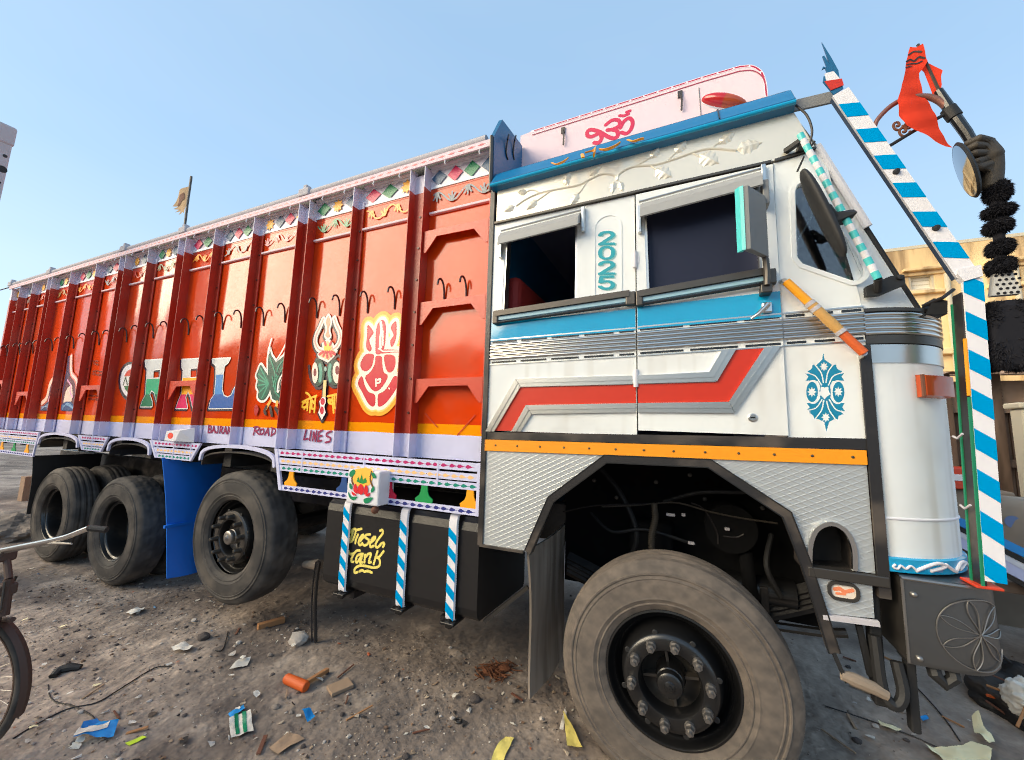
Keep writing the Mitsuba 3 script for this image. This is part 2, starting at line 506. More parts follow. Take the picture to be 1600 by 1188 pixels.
# top rail: painted angle, pipe, clamps
rail = join([bx(XE, -1.125, -0.004, 0.008, 3.442, 3.492, 0.002), bx(XE, -1.125, 0.008, 0.05, 3.484, 3.492)])
RAIL = put(TR, 'top_rail', rail, 'pink_white', smooth=False)
dash = []
x = -1.16
rnd = random.Random(3)
while x > XE + 0.05:
    dash.append(Polygon([(x, 3.468), (x - 0.03, 3.477), (x - 0.06, 3.468), (x - 0.03, 3.460)])); x -= 0.078 + rnd.uniform(-.006, .006)
art(RAIL, 'dash_border', [(unary_union(dash), L(178, 42, 66))], -0.004)
joints = [-1.14, -2.86, -4.62, -5.79, -7.72, XE]
for a, b in zip(joints[:-1], joints[1:]):
    put(TR, 'roof_pipe', tube([(a - 0.03, 0.03, 3.522), (b + 0.05, 0.03, 3.522)], 0.030, 14), 'rail_grey')
for x in joints[1:]:
    put(TR, 'pipe_clamp', join([bx(x - 0.06, x + 0.06, -0.012, 0.075, 3.494, 3.560, 0.008), bx(x - 0.02, x + 0.02, 0.0, 0.05, 3.560, 3.596, 0.006)]), 'rail_grey', smooth=False)
# dark boards seen through the slot under the rail, and the tarpaulin hooks in it
put(TR, 'inner_lining', bx(XE, XF - .02, 0.100, 0.112, 3.25, 3.575), 'rubber_black', smooth=False)
for i, (x0, x1) in enumerate(bays[:9]):
    for f in (0.3, 0.8):
        x = x0 + f * (x1 - x0)
        put(TR, 'tarpaulin_hook', tube([(x, 0.004, 3.446), (x, -0.002, 3.426), (x + .004, -0.01, 3.412), (x + .01, -0.006, 3.402)], 0.0042, 6), 'white_paint')

# per bay: white lip, wavy band with diamonds, scroll band, bead, cup hooks
COL = dict(p=L(206, 40, 92), g=L(0, 128, 84), y=L(246, 176, 48), b=L(58, 92, 124), k=L(226, 120, 140))
SEQ = [('b', 'p', 'g'), ('p', 'g', 'y'), ('g', 'y', 'b'), ('y', 'b', 'p'), ('b', 'p', 'g'), ('p', 'g', 'y'), ('g', 'y', 'b'), ('y', 'b', 'p'), ('b', 'p', 'g'), ('p', 'g', 'y'), ('g', 'y', 'b'), ('y', 'b', 'p'), ('b', 'p', 'g'), ('y', 'g', 'p')]
SCR = [L(120, 132, 140), L(244, 170, 64), L(60, 140, 100), L(222, 150, 150), L(150, 150, 150), L(244, 166, 50), L(160, 170, 140), L(206, 60, 50), L(130, 140, 150), L(244, 150, 20), L(160, 140, 80), L(206, 120, 110), L(150, 120, 110), L(200, 120, 100)]
ya = YP - 0.006
for i, (x0, x1) in enumerate(bays):
    pk = PANEL[i]
    w = x1 - x0
    put(pk, 'edge_lip', bx(x0, x1, YP - 0.03, YP + 0.01, 3.452, 3.464), 'white_paint', smooth=False)
    ly = []
    n = 40
    xs = np.linspace(x0 + 0.002, x1 - 0.002, n)
    wob = 0.006 * np.sin(xs * 55) + 0.004 * np.sin(xs * 91 + i)
    ly.append((Polygon(list(zip(xs, 3.449 + 0 * xs)) + list(zip(xs[::-1], (3.432 + wob)[::-1]))), L(240, 240, 244)))
    ly.append((Polygon(list(zip(xs, 3.303 + 0 * xs)) + list(zip(xs[::-1], (3.322 + wob)[::-1]))), L(240, 240, 244)))
    ns = max(2, int(round(w / 0.145)))
    dia = {}
    for j in range(ns):
        cx = x0 + (j + 0.5) * w / ns; c = SEQ[i % len(SEQ)][j % 3]; h = 0.47 * w / ns
        if c == 'y':
            g = Polygon([(cx + (0.058 if k % 2 == 0 else 0.036) * math.cos(k * math.pi / 8), 3.378 + (0.058 if k % 2 == 0 else 0.036) * math.sin(k * math.pi / 8)) for k in range(16)])
        else:
            g = Polygon([(cx - h, 3.378), (cx, 3.436), (cx + h, 3.378), (cx, 3.320)])
        dia.setdefault(c, []).append(g)
    for c, gs in dia.items(): ly.append((unary_union(gs), COL[c]))
    # scrolls
    xs = np.linspace(x0 + 0.03, x1 - 0.03, 50); ph = (xs - x0) / 0.25 * 2 * math.pi + i
    ly.append((LineString(list(zip(xs, 3.222 + 0.042 * np.sin(ph)))).buffer(0.0055), SCR[i % len(SCR)]))
    lv = []
    for j in range(int(w / 0.125) + 1):
        cx = x0 + 0.06 + j * 0.125 + (i % 3) * .02
        if cx > x1 - 0.04: break
        s = 1 if math.sin((cx - x0) / 0.25 * 2 * math.pi + i) < 0 else -1
        for k, d in enumerate((-0.026, 0.0, 0.026)):
            lv.append(LineString(spl([(cx + d * .35, 3.222 - s * 0.030), (cx + d * .7, 3.222 - s * 0.004), (cx + d * 1.1, 3.222 + s * (0.022 - abs(d) * .5))])).buffer(0.0065))
    ly.append((unary_union(lv), SCR[i % len(SCR)]))
    ly.append((sbox(x0 + .004, 3.294, x1 - .004, 3.297), L(90, 30, 30)))
    art(pk, 'border_painting', ly, ya)
    bl = join([bx(x0 + .006, x1 - .006, YP - 0.022, YP + 0.002, 3.104, 3.122, 0.004)])
    put(pk, 'beading', bl, 'pink_white', smooth=False)
    for f in ((0.30, 0.62) if i == 0 else (0.22, 0.74)):
        hx = x0 + f * w; hz = 2.485 + 0.005 * math.sin(i * 3 + f * 9)
        hk = tube([(hx, YP - 0.004, hz - 0.03), (hx, YP - 0.012, hz + 0.06), (hx - .004, YP - 0.024, hz + 0.105), (hx - .008, YP - 0.045, hz + 0.122), (hx - .010, YP - 0.066, hz + 0.106), (hx - .011, YP - 0.072, hz + 0.075)], 0.0068, 8, smooth=4)
        put(pk, 'cup_hook', hk, 'hook_dark')

# shelves with gussets in the bay behind the cab, and in three rear bays
def shelf(pk, x0, x1, z0, z1, g=0.085):
    f = lambda x: z0 + (z1 - z0) * (x - x0) / (x1 - x0)
    h = .05
    front = Polygon([(x0, f(x0)), (x1, f(x1)), (x1, f(x1) - h - g * 1.25), (x1 - 0.02, f(x1) - h - g * 1.25), (x1 - 0.02 - g, f(x1) - h), (x0 + 0.02 + g, f(x0) - h), (x0 + 0.02, f(x0) - h - g * 1.25), (x0, f(x0) - h - g * 1.25)])
    put(pk, 'shelf', join([slab(front, 0.020, 0.028), slab(Polygon([(x0, f(x0)), (x1, f(x1)), (x1, f(x1) - .01), (x0, f(x0) - .01)]), 0.028, YP)]), 'red_shelf', smooth=False)


x0, x1 = bays[0]
shelf(PANEL[0], x0 + .004, x1 - 0.03, 2.962, 2.960)
shelf(PANEL[0], x0 + .004, x1 - 0.03, 2.459, 2.461)
shelf(PANEL[0], x0 + .004, x1 - 0.03, 1.940, 1.942)
put(PANEL[0], 'stile', bx(x1 - .03, x1, .022, YP, 1.60, 3.10), 'red_shelf', smooth=False)
shelf(PANEL[5], bays[5][0] + .004, bays[5][1] - .004, 1.99, 1.99, 0.1)
shelf(PANEL[8], bays[8][0] + .004, bays[8][1] - .004, 1.98, 1.98, 0.1)
shelf(PANEL[11], bays[11][0] + .004, bays[11][1] - .004, 1.93, 1.93, 0.1)
shelf(PANEL[13], bays[13][0] + .004, bays[13][1] - .004, 2.1, 2.1, 0.1)

# ---- paintings on the panels
def bay_of(x): return min(range(len(bays)), key=lambda i: abs((bays[i][0] + bays[i][1]) / 2 - x))


def clipbay(g, i): return g.buffer(0).intersection(sbox(bays[i][0] + .003, 1.42, bays[i][1] - .003, 3.4))


def painting(name, layers, label, y=ya):
    c = unary_union([unary_union(g) if isinstance(g, list) else g for g, _ in layers]).centroid
    i = bay_of(c.x)
    art(PANEL[i], name, [(clipbay(unary_union(g) if isinstance(g, list) else g, i), c_) for g, c_ in layers], y, label)


def band(g, za, zb): return g.intersection(sbox(-20, za, 20, zb))


NAVY = L(34, 24, 46); CRM = L(240, 214, 176); GRN = L(0, 72, 58); GRL = L(56, 150, 120); GOLD = L(246, 190, 40); CRIM = L(200, 6, 44)
# letters
Z2 = zm(220, 560, 6.6)


def letter(pts, hole, cols, m, label):
    g = PG(pts, ya, m)
    if hole: g = g.difference(PG(hole, ya, m))
    sh = affinity.translate(g.buffer(0.012), -0.02, -0.014)
    ly = [(sh, NAVY), (g.buffer(0.009), L(232, 230, 226))]
    for za, zb, c in cols: ly.append((band(g, za, zb), c))
    painting('painted_letter', ly, label)
    return g


zR = at(*Z2(130, 213), ya)[1], at(*Z2(130, 372), ya)[1]
letter([(48, 22), (260, 10), (268, 200), (232, 258), (238, 330), (262, 505), (185, 520), (165, 440), (140, 350), (112, 330), (92, 372), (116, 440), (118, 498), (0, 498), (18, 440), (50, 380), (68, 110), (52, 80)],
       [(130, 118), (206, 110), (200, 205), (124, 212)], [(zR[0], 4, L(206, 208, 206)), (zR[1], zR[0], L(24, 164, 116)), (1, zR[1], L(8, 112, 78))], Z2, 'green and white letter R')
zR = at(*Z2(520, 200), ya)[1], at(*Z2(520, 372), ya)[1]
letter([(425, 15), (650, 2), (652, 130), (612, 220), (632, 330), (650, 528), (540, 520), (515, 400), (490, 340), (462, 400), (482, 515), (365, 515), (390, 440), (420, 370), (440, 120), (425, 90)],
       [(512, 100), (598, 94), (590, 200), (508, 205)], [(zR[0], 4, L(206, 208, 206)), (zR[1], zR[0], L(250, 170, 20)), (1, zR[1], L(214, 22, 92))], Z2, 'yellow and pink letter R')
zR = at(*Z2(800, 170), ya)[1], at(*Z2(800, 372), ya)[1]
letter([(740, 10), (925, -2), (905, 40), (862, 75), (850, 170), (838, 330), (858, 388), (895, 405), (935, 385), (962, 318), (1012, 248), (990, 400), (975, 512), (705, 516), (725, 430), (765, 370), (780, 170), (778, 75), (745, 45)],
       None, [(zR[0], 4, L(206, 208, 206)), (zR[1], zR[0], L(58, 130, 196)), (1, zR[1], L(24, 84, 160))], Z2, 'blue and white letter L')
Z1 = zm(0, 560, 6.6)
o1 = EL(1345, 240, 125, 205, ya, Z1); o2 = EL(1350, 235, 108, 172, ya, Z1); o3 = EL(1362, 240, 86, 128, ya, Z1)
zO = at(*Z1(1340, 185), ya)[1], at(*Z1(1340, 285), ya)[1]
painting('painted_letter', [(o1, NAVY), (o2, L(236, 228, 230)), (band(o3, zO[0], 4), L(206, 52, 30)), (band(o3, zO[1], zO[0]), L(228, 222, 216)), (band(o3, 1, zO[1]), L(40, 104, 60)),
                            ([ST([(1275, 275), (1300, 195), (1318, 275)], .016, ya, Z1, False), ST([(1335, 275), (1340, 200)], .018, ya, Z1), ST([(1360, 275), (1362, 200)], .018, ya, Z1)], L(60, 84, 66))], 'white ringed letter O with red and green centre')
# temple painting, right part and left part
Z7 = zm(50, 540, 8.889)
painting('temple_painting', [
    (PG([(500, 150), (545, 135), (540, 380), (505, 520), (450, 640), (430, 780), (412, 905), (398, 905), (425, 620), (470, 380)], ya, Z7), L(66, 54, 92)),
    (PG([(530, 420), (600, 520), (640, 700), (625, 840), (600, 900), (420, 900), (412, 780), (440, 640), (480, 500)], ya, Z7, True), L(92, 40, 60)),
    (ST([(548, 150), (545, 300), (556, 400), (610, 470), (628, 590), (622, 690), (640, 800)], .07, ya, Z7), L(226, 120, 110)),
    (ST([(548, 150), (545, 300), (556, 400), (614, 470), (634, 590), (626, 690), (644, 800)], .034, ya, Z7), L(246, 214, 206)),
    (PG([(500, 590), (560, 540), (572, 700), (545, 795), (440, 795), (468, 650)], ya, Z7), L(232, 206, 190)),
    (ST([(500, 480), (545, 560), (535, 640), (570, 720)], .022, ya, Z7), L(224, 160, 196)),
    (PG([(410, 905), (415, 830), (470, 780), (545, 780), (622, 866), (622, 905)], ya, Z7), L(34, 66, 118)),
    ([ST([(425, 900 - k * 20), (500, 800 + k * 10), (620, 900 + k * 6)], .006, ya, Z7) for k in range(4)], L(120, 160, 196))], 'flame like tower painting over blue waves')
painting('temple_painting', [
    (PG([(330, 420), (260, 505), (228, 640), (130, 800), (110, 905), (300, 905), (320, 700)], ya, Z7), L(176, 70, 52)),
    (ST([(335, 425), (262, 512), (232, 620), (204, 730), (140, 800)], .06, ya, Z7), L(244, 200, 180)),
    (ST([(320, 520), (270, 560), (250, 640), (225, 760)], .03, ya, Z7), L(92, 34, 70)),
    (ST([(300, 570), (278, 650), (240, 760)], .05, ya, Z7), L(228, 150, 180)),
    (PG([(112, 905), (150, 850), (220, 785), (310, 765), (300, 905)], ya, Z7), L(44, 62, 98)),
    ([ST([(130, 895 - k * 16), (220, 820 + k * 12), (300, 800 + k * 22)], .006, ya, Z7) for k in range(4)], L(140, 160, 190))], 'pink flame painting over blue waves')
rnd = random.Random(11)
sq = []
for yy, xa, xb in ((215, 845, 925), (255, 850, 915), (360, 840, 1015), (400, 835, 1005), (605, 835, 960), (700, 785, 965), (745, 780, 960)):
    x = xa
    while x < xb:
        sq.append(ST([(x, yy + rnd.uniform(-12, 12)), (x + 10, yy + rnd.uniform(-18, 18)), (x + 20, yy + rnd.uniform(-12, 12)), (x + 16, yy + 16)], .007, ya, Z7)); x += 27
painting('small_lettering', [(sq, L(70, 22, 18))], 'small dark hand lettering')
# eagle
Z8 = zm(390, 520, 6.154)
wing = PG([(110, 310), (150, 370), (172, 400), (205, 470), (190, 570), (150, 640), (110, 650), (82, 620), (86, 560), (70, 520), (80, 450), (66, 415), (85, 360)], ya, Z8, True)
body = PG([(192, 150), (212, 220), (255, 285), (330, 225), (370, 150), (372, 330), (332, 430), (312, 560), (322, 640), (270, 662), (220, 640), (200, 560), (178, 400), (178, 260)], ya, Z8)
eg = wing.union(body)
painting('eagle_painting', [(eg.buffer(0.02), L(240, 232, 222)), (eg, GRN), (wing.buffer(-.012), L(10, 92, 74)),
    ([ST([(185, 490), p], .012, ya, Z8) for p in ((92, 400), (80, 450), (84, 510), (95, 575), (120, 630), (110, 345))], GRL),
    ([ST([(200, 240), (230, 330), (250, 420), (230, 520)], .012, ya, Z8), ST([(340, 250), (280, 330), (260, 420)], .012, ya, Z8), ST([(320, 340), (260, 460), (250, 580)], .01, ya, Z8), ST([(220, 420), (250, 560), (290, 620)], .01, ya, Z8)], GRL),
    ([ST([(215, 60), (196, 130), (190, 200)], .016, ya, Z8), ST([(365, 80), (310, 190), (258, 268)], .014, ya, Z8), ST([(330, 400), (292, 470), (278, 560)], .034, ya, Z8)], L(240, 234, 226)),
    ([ST([(322, 412), (296, 480), (286, 550)], .012, ya, Z8), ST([(255, 380), (285, 405), (300, 385)], .012, ya, Z8)], L(20, 40, 40)),
    ([ST([(205, 660), (180, 700), (165, 730)], .028, ya, Z8), ST([(270, 668), (262, 720)], .028, ya, Z8)], L(240, 176, 70)),
    ([ST([(168, 715), (150, 750), (160, 780)], .03, ya, Z8), ST([(205, 720), (215, 770), (220, 795)], .03, ya, Z8), ST([(255, 725), (280, 770), (292, 800)], .03, ya, Z8)], L(48, 28, 30)),
    (PG([(72, 690), (94, 740), (66, 802), (50, 742)], ya, Z8, True), L(172, 10, 20))], 'dark green eagle with spread wing')
# trident with drum
Z6 = zm(470, 480, 6.6)
pr = [ST([(235, 125), (200, 205), (162, 290), (152, 360), (180, 430), (235, 455)], .036, ya, Z6), ST([(348, 115), (372, 190), (404, 262), (405, 340), (370, 410), (320, 445)], .036, ya, Z6)]
blade = PG([(290, 72), (322, 150), (302, 230), (315, 300), (280, 335), (246, 300), (262, 230), (248, 150)], ya, Z6, True)
lotus = PG([(175, 485), (235, 440), (222, 375), (280, 325), (335, 375), (345, 430), (378, 450), (342, 512), (282, 568), (238, 545), (190, 525)], ya, Z6)
dl = PG([(160, 548), (222, 552), (252, 640), (246, 742), (210, 805), (158, 800)], ya, Z6, True); dr_ = PG([(280, 622), (312, 558), (365, 548), (398, 600), (392, 780), (362, 808), (325, 800), (284, 742)], ya, Z6, True)
shaft = PG([(246, 755), (276, 755), (266, 935), (234, 935)], ya, Z6)
spear = PG([(232, 930), (266, 930), (272, 975), (254, 1028), (268, 1090), (228, 1165), (192, 1090), (214, 1028), (204, 975)], ya, Z6)
allp = unary_union(pr + [blade, lotus, dl, dr_, shaft, spear])
painting('trident_painting', [(affinity.translate(allp.buffer(.014), -.006, -.008), NAVY), ([ST([(85, 610), (95, 700), (130, 790), (195, 835), (230, 800)], .026, ya, Z6), ST([(350, 530), (390, 500), (415, 540), (400, 580)], .02, ya, Z6)], L(60, 20, 40)), (unary_union(pr + [blade, lotus]).buffer(.004), L(244, 226, 214)),
    ([g.buffer(-.012) for g in pr], L(222, 160, 150)), (blade.buffer(-.014), L(236, 150, 120)), (lotus.buffer(-.014), L(246, 190, 140)), (EL(278, 425, 36, 42, ya, Z6), L(250, 196, 60)),
    ([ST([(278 + 22 * d, 462), (278 + 40 * d, 520 - abs(d) * 16)], .022, ya, Z6) for d in (-2, -1, 0, 1, 2)] + [ST([(250, 360), (262, 392)], .02, ya, Z6), ST([(318, 360), (305, 392)], .02, ya, Z6)], L(206, 50, 60)),
    ([dl, dr_], L(8, 60, 48)), ([ST([(205, 600), (215, 680), (205, 760)], .03, ya, Z6), ST([(310, 600), (300, 680), (312, 760)], .03, ya, Z6)], L(90, 160, 140)), (EL(262, 640, 14, 26, ya, Z6), L(150, 180, 170)),
    ([EL(155, 680, 32, 108, ya, Z6), EL(380, 676, 42, 112, ya, Z6)], L(244, 224, 206)), ([EL(156, 676, 15, 40, ya, Z6), EL(384, 652, 20, 46, ya, Z6)], L(120, 18, 40)),
    (shaft, L(236, 206, 140)), (spear, L(246, 230, 224)), ([EL(238, 975, 22, 36, ya, Z6), EL(230, 1066, 20, 40, ya, Z6)], L(196, 20, 56)),
    ([ST(p, .017, ya, Z6, s) for p, s in (([(28, 980), (90, 950), (175, 915)], 0), ([(88, 955), (80, 1065)], 0), ([(85, 985), (45, 990), (28, 1030), (76, 1035)], 1), ([(50, 1050), (84, 1000)], 0), ([(118, 945), (106, 1085)], 0), ([(120, 945), (92, 900), (66, 885)], 1), ([(165, 925), (152, 1085)], 0), ([(155, 1000), (130, 965), (126, 1040), (140, 1050)], 1),
        ([(290, 922), (395, 898)], 0), ([(338, 912), (342, 1000), (352, 1090)], 1), ([(340, 1000), (304, 990), (300, 955), (338, 962)], 1), ([(310, 985), (338, 950)], 0), ([(386, 902), (380, 1070)], 0), ([(362, 910), (360, 1030), (384, 1045)], 1))], GOLD)], 'trident with a green drum and yellow lettering beside it')
# seated elephant headed figure
Z5 = zm(550, 480, 6.6)
reds = [PG(p, ya, Z5, True) for p in (
    [(165, 185), (226, 258), (204, 300), (182, 340), (194, 390), (206, 425), (190, 460), (155, 432), (148, 380), (158, 300)],
    [(320, 132), (352, 200), (340, 400), (300, 480), (250, 482), (244, 400), (250, 250), (272, 170)],
    [(456, 148), (462, 280), (442, 370), (410, 412), (396, 350), (430, 290), (402, 210)],
    [(142, 490), (222, 488), (226, 540), (202, 620), (152, 662), (104, 645), (90, 580)],
    [(248, 508), (308, 514), (316, 590), (330, 670), (372, 712), (332, 800), (272, 862), (220, 862), (170, 800), (138, 722), (196, 664), (238, 580)],
    [(337, 500), (432, 500), (452, 570), (430, 650), (382, 676), (347, 620)],
    [(92, 718), (116, 732), (132, 800), (172, 872), (238, 908), (240, 1000), (214, 1027), (166, 990), (108, 880), (64, 790)],
    [(272, 905), (332, 868), (392, 788), (432, 718), (472, 720), (486, 770), (442, 870), (352, 990), (290, 1028), (270, 1010)])]
trunk = PG([(300, 436), (420, 438), (506, 448), (506, 466), (420, 470), (300, 482)], ya, Z5)
rr = unary_union(reds + [trunk])
whi = unary_union([rr.buffer(0.026), unary_union(reds[3:]).buffer(.05).buffer(-.025)])
painting('elephant_deity_painting', [(whi.buffer(0.038), L(248, 166, 20)), (whi.buffer(.012), L(250, 206, 96)), (whi, L(246, 232, 214)), (rr, CRIM),
    ([g.buffer(-.012) for g in reds[:3]], L(206, 60, 76)), ([ST([(300, 160), (308, 240), (296, 330), (298, 420)], .022, ya, Z5), ST([(322, 250), (322, 390)], .014, ya, Z5), ST([(250, 745), (252, 815)], .014, ya, Z5), ST([(270, 750), (296, 742), (290, 775), (262, 785)], .014, ya, Z5), ST([(275, 430), (300, 440), (330, 458), (420, 456), (500, 454)], .01, ya, Z5), ST([(390, 845), (384, 838)], .01, ya, Z5)], L(248, 232, 220))],
    'crimson seated figure outlined in white and yellow')
# company lettering on the pale lower band
MAG = L(140, 22, 74)
ROADZ = zm(220, 560, 6.6)


def glyphs(strs, w, m, name, label, col=MAG, y=ya):
    painting(name, [([ST(p, w, y, m, s) for p, s in strs], col)], label, y)


glyphs([([(700, 690), (694, 765)], 0), ([(700, 692), (722, 700), (718, 725), (700, 728)], 1), ([(700, 728), (724, 742), (716, 764), (694, 766)], 1),
        ([(732, 768), (752, 700), (764, 768)], 0), ([(738, 745), (760, 745)], 0), ([(796, 700), (792, 760), (776, 768), (772, 752)], 1), ([(812, 772), (820, 702)], 0), ([(820, 702), (842, 712), (836, 732), (816, 736)], 1), ([(824, 738), (840, 774)], 0),
        ([(852, 776), (872, 704), (884, 778)], 0), ([(858, 752), (880, 754)], 0), ([(896, 780), (904, 708), (920, 780), (928, 712)], 0), ([(962, 722), (944, 716), (936, 750), (944, 780), (960, 776), (960, 754), (950, 752)], 1)], .013, ROADZ, 'company_lettering', 'magenta hand lettering reading BAJRANG')
glyphs([([(1160, 790), (1180, 706)], 0), ([(1165, 712), (1200, 706), (1222, 722), (1204, 742), (1172, 746)], 1), ([(1176, 746), (1220, 786)], 0), ([(1262, 728), (1232, 742), (1232, 780), (1252, 782), (1268, 756), (1262, 728)], 1),
        ([(1276, 792), (1312, 718), (1318, 796)], 0), ([(1286, 766), (1316, 766)], 0), ([(1344, 800), (1356, 718)], 0), ([(1344, 716), (1382, 730), (1384, 766), (1342, 802)], 1)], .013, ROADZ, 'company_lettering', 'magenta hand lettering reading ROAD')
Z3 = zm(440, 560, 6.6)
glyphs([([(252, 740), (228, 838), (270, 828)], 0), ([(304, 748), (288, 846)], 0), ([(318, 850), (332, 760), (348, 856), (362, 750)], 0), ([(420, 742), (384, 760), (372, 858), (410, 848)], 0), ([(380, 806), (414, 798)], 0), ([(512, 752), (470, 770), (462, 800), (500, 820), (496, 856), (450, 868)], 1)], .0135, Z3, 'company_lettering', 'magenta hand lettering reading LINES')
put(PANEL[0], 'scratch_line', join([slab(ST([(1045, 975), (1120, 1058)], .006, YP - .005, zm(400, 400, 3.96)), YP - .006, YP - .004), slab(ST([(1245, 1110), (1355, 985)], .006, YP - .005, zm(400, 400, 3.96)), YP - .006, YP - .004)]), 'red_shelf', smooth=False)

# ---- skirt: slatted fringe with bells, broken by three wheel arches
def arch_skirt():
    base = sbox(XE, 1.425, -1.10, 1.432)
    return base


def drops(x0, x1, z, col, n=None, h=0.011):
    out = []; x = x0 + .02; i = 0
    while x < x1 - .03:
        out.append(Polygon(spl([(x, z - h * .2), (x + .016, z + h), (x + .042, z + .002), (x + .062, z + .001), (x + .042, z - .003), (x + .016, z - h)], True)))
        x += .058 + .004 * math.sin(i * 2.1); i += 1
    return unary_union(out)


MG, PCH, GN, NV = L(176, 24, 98), L(236, 190, 130), L(0, 128, 110), L(40, 48, 120)


def skirt(x0, x1, low, bells, lx=0.0, rx=0.0):
    """Slats from x0 to x1; low: the bottom slats that hang in this part; lx, rx: how far the ends lean in."""
    sk = group_key(TR, 'skirt')
    rows = [(1.380, 1.428, MG), (1.322, 1.366, PCH), (1.272, 1.313, GN)]
    if low: rows.append((1.130, 1.169, NV))
    zlo = rows[-1][0]
    xl = lambda z: x0 + lx * (1.43 - z) / 0.3
    xr = lambda z: x1 - rx * (1.43 - z) / 0.3
    for za, zb, c in rows:
        g = Polygon([(xl(za), za), (xl(zb), zb), (xr(zb), zb), (xr(za), za)])
        k = put(sk, 'slat', slab(g, 0.0, 0.012), 'lavender', smooth=False)
        art(k, 'petal_row', [(drops(xl(za) + .03, xr(za) - .02, (za + zb) / 2, c), c)], 0.0)
    for f in (0.17, 0.5, 0.83):
        xx = x0 + f * (x1 - x0)
        if x1 - x0 < .8 and f != .5: continue
        put(sk, 'slat_tie', bx(xx - .006, xx + .006, -.002, .014, 1.272, 1.43), 'lavender', smooth=False)
    for s, fn in ((1, xl), (-1, xr)):
        g = Polygon([(fn(1.43) - .004, 1.43), (fn(1.43) + s * .03, 1.43), (fn(zlo) + s * .03, zlo), (fn(zlo) - .004, zlo)])
        put(sk, 'end_strip', slab(g, -0.004, 0.012), 'lavender', smooth=False)
    for bxp, bc in bells:
        g = Polygon([(bxp - .062, 1.169), (bxp - .066, 1.19), (bxp - .036, 1.212), (bxp - .026, 1.235), (bxp - .022, 1.272), (bxp + .022, 1.272), (bxp + .026, 1.235), (bxp + .036, 1.212), (bxp + .066, 1.19), (bxp + .062, 1.169)])
        put(sk, 'bell_cutout', slab(g, 0.002, 0.010), bc, smooth=False)
    return sk


for nm_, c_ in (('bell_orange', L(244, 160, 0)), ('bell_green', L(0, 140, 70)), ('bell_red', L(204, 16, 56)), ('bell_blue', L(24, 70, 130))): scene['m_' + nm_] = pm(c_, 0.45, coat=0.4)
SKF = skirt(-2.90, -1.10, True, [(-2.70, 'bell_orange'), (-2.17, 'bell_blue'), (-1.78, 'bell_red'), (-1.50, 'bell_green'), (-1.175, 'bell_orange')], lx=0.09)
skirt(-4.68, -3.86, False, [], lx=0.24, rx=0.22)
skirt(-6.15, -5.47, False, [], lx=0.26, rx=0.22)
skirt(XE, -7.16, True, [(-8.7, 'bell_red'), (-8.25, 'bell_orange'), (-7.85, 'bell_green'), (-7.45, 'bell_orange')], rx=0.06)
# arch linings and dark wells above the wheels
for x0, x1 in ((-3.86, -2.90), (-5.47, -4.68), (-7.16, -6.15)):
    arc = [(x0 + (x1 - x0) * (0.5 - 0.5 * math.cos(t)), 1.30 + 0.125 * math.sin(t) ** .6) for t in np.linspace(0, math.pi, 15)]
    put(TR, 'arch_rim', slab(LineString(arc).buffer(.014), 0.0, 0.02), 'lavender', smooth=False)
    ms = []
    for a, b in zip(arc[:-1], arc[1:]): ms.append(bar((a[0], 0.35, a[1] - .05), (b[0], 0.35, b[1] - .05), 0.66, 0.012))
    put(TR, 'wheel_well', join(ms), 'grime', smooth=False)

# the white side marker with a red dot, and the lotus tool box under the skirt
mk = hull([(-4.29, 0.0, 1.435), (-3.97, 0.0, 1.435), (-4.27, 0.0, 1.53), (-3.98, 0.0, 1.56), (-4.29, -0.07, 1.44), (-4.12, -0.07, 1.44), (-4.27, -0.07, 1.525), (-4.06, -0.07, 1.535)])
k = put(TR, 'side_marker', mk, 'white_paint', smooth=False)
art(k, 'red_dot', [(affinity.scale(Point(-4.20, 1.485).buffer(.034), 1.3, .8), L(226, 70, 50))], -0.0695)
TB0, TB1, TBZ0, TBZ1 = at(542, 760, -.095)[0], at(592, 762, -.095)[0], at(566, 789, -.095)[1], at(567, 735, -.095)[1]
bxk = put(TR, 'tool_box', bx(TB0, TB1, -0.095, 0.05, TBZ0, TBZ1, 0.010), 'white_paint', smooth=False)
yb = -0.097
Zb = zm(430, 690, 8.0)
art(bxk, 'lotus_painting', [(PG([(985, 360), (1210, 350), (1180, 540), (1000, 545)], yb, Zb, True), L(250, 190, 70)), ([ST([(990, 360), (960, 470), (975, 540)], .012, yb, Zb), ST([(1205, 380), (1190, 470), (1215, 560)], .012, yb, Zb)], L(110, 70, 30)),
    ([PG(p, yb, Zb, True) for p in ([(940, 380), (985, 350), (1005, 390), (965, 440), (930, 430)], [(1205, 390), (1240, 400), (1265, 450), (1225, 455)], [(935, 520), (965, 560), (955, 600), (930, 570)], [(1235, 560), (1240, 610), (1200, 640), (1205, 590)], [(915, 630), (960, 690), (1030, 690), (980, 735), (930, 700)], [(1115, 715), (1220, 700), (1180, 760), (1120, 770)])], L(0, 128, 84)),
    ([PG([(1020, 500), (1040, 440), (1060, 490), (1085, 410), (1100, 490), (1130, 450), (1150, 510), (1090, 530)], yb, Zb)], L(30, 140, 60)),
    ([PG(p, yb, Zb, True) for p in ([(1075, 530), (1110, 580), (1105, 640), (1075, 665), (1040, 640), (1035, 580)], [(1010, 530), (1030, 600), (1030, 655), (985, 620), (985, 560)], [(1140, 540), (1165, 600), (1150, 660), (1115, 655), (1120, 590)], [(960, 625), (1020, 670), (975, 670)], [(1190, 640), (1170, 685), (1130, 675)])], L(214, 26, 40))], yb, 'red lotus and green leaves on white')
put(TR, 'hanging_knob', trimesh.creation.icosphere(3, 0.024).apply_translation((at(586, 797, -.07)[0], -0.07, at(586, 797, -.07)[1])), 'rust', smooth=True)

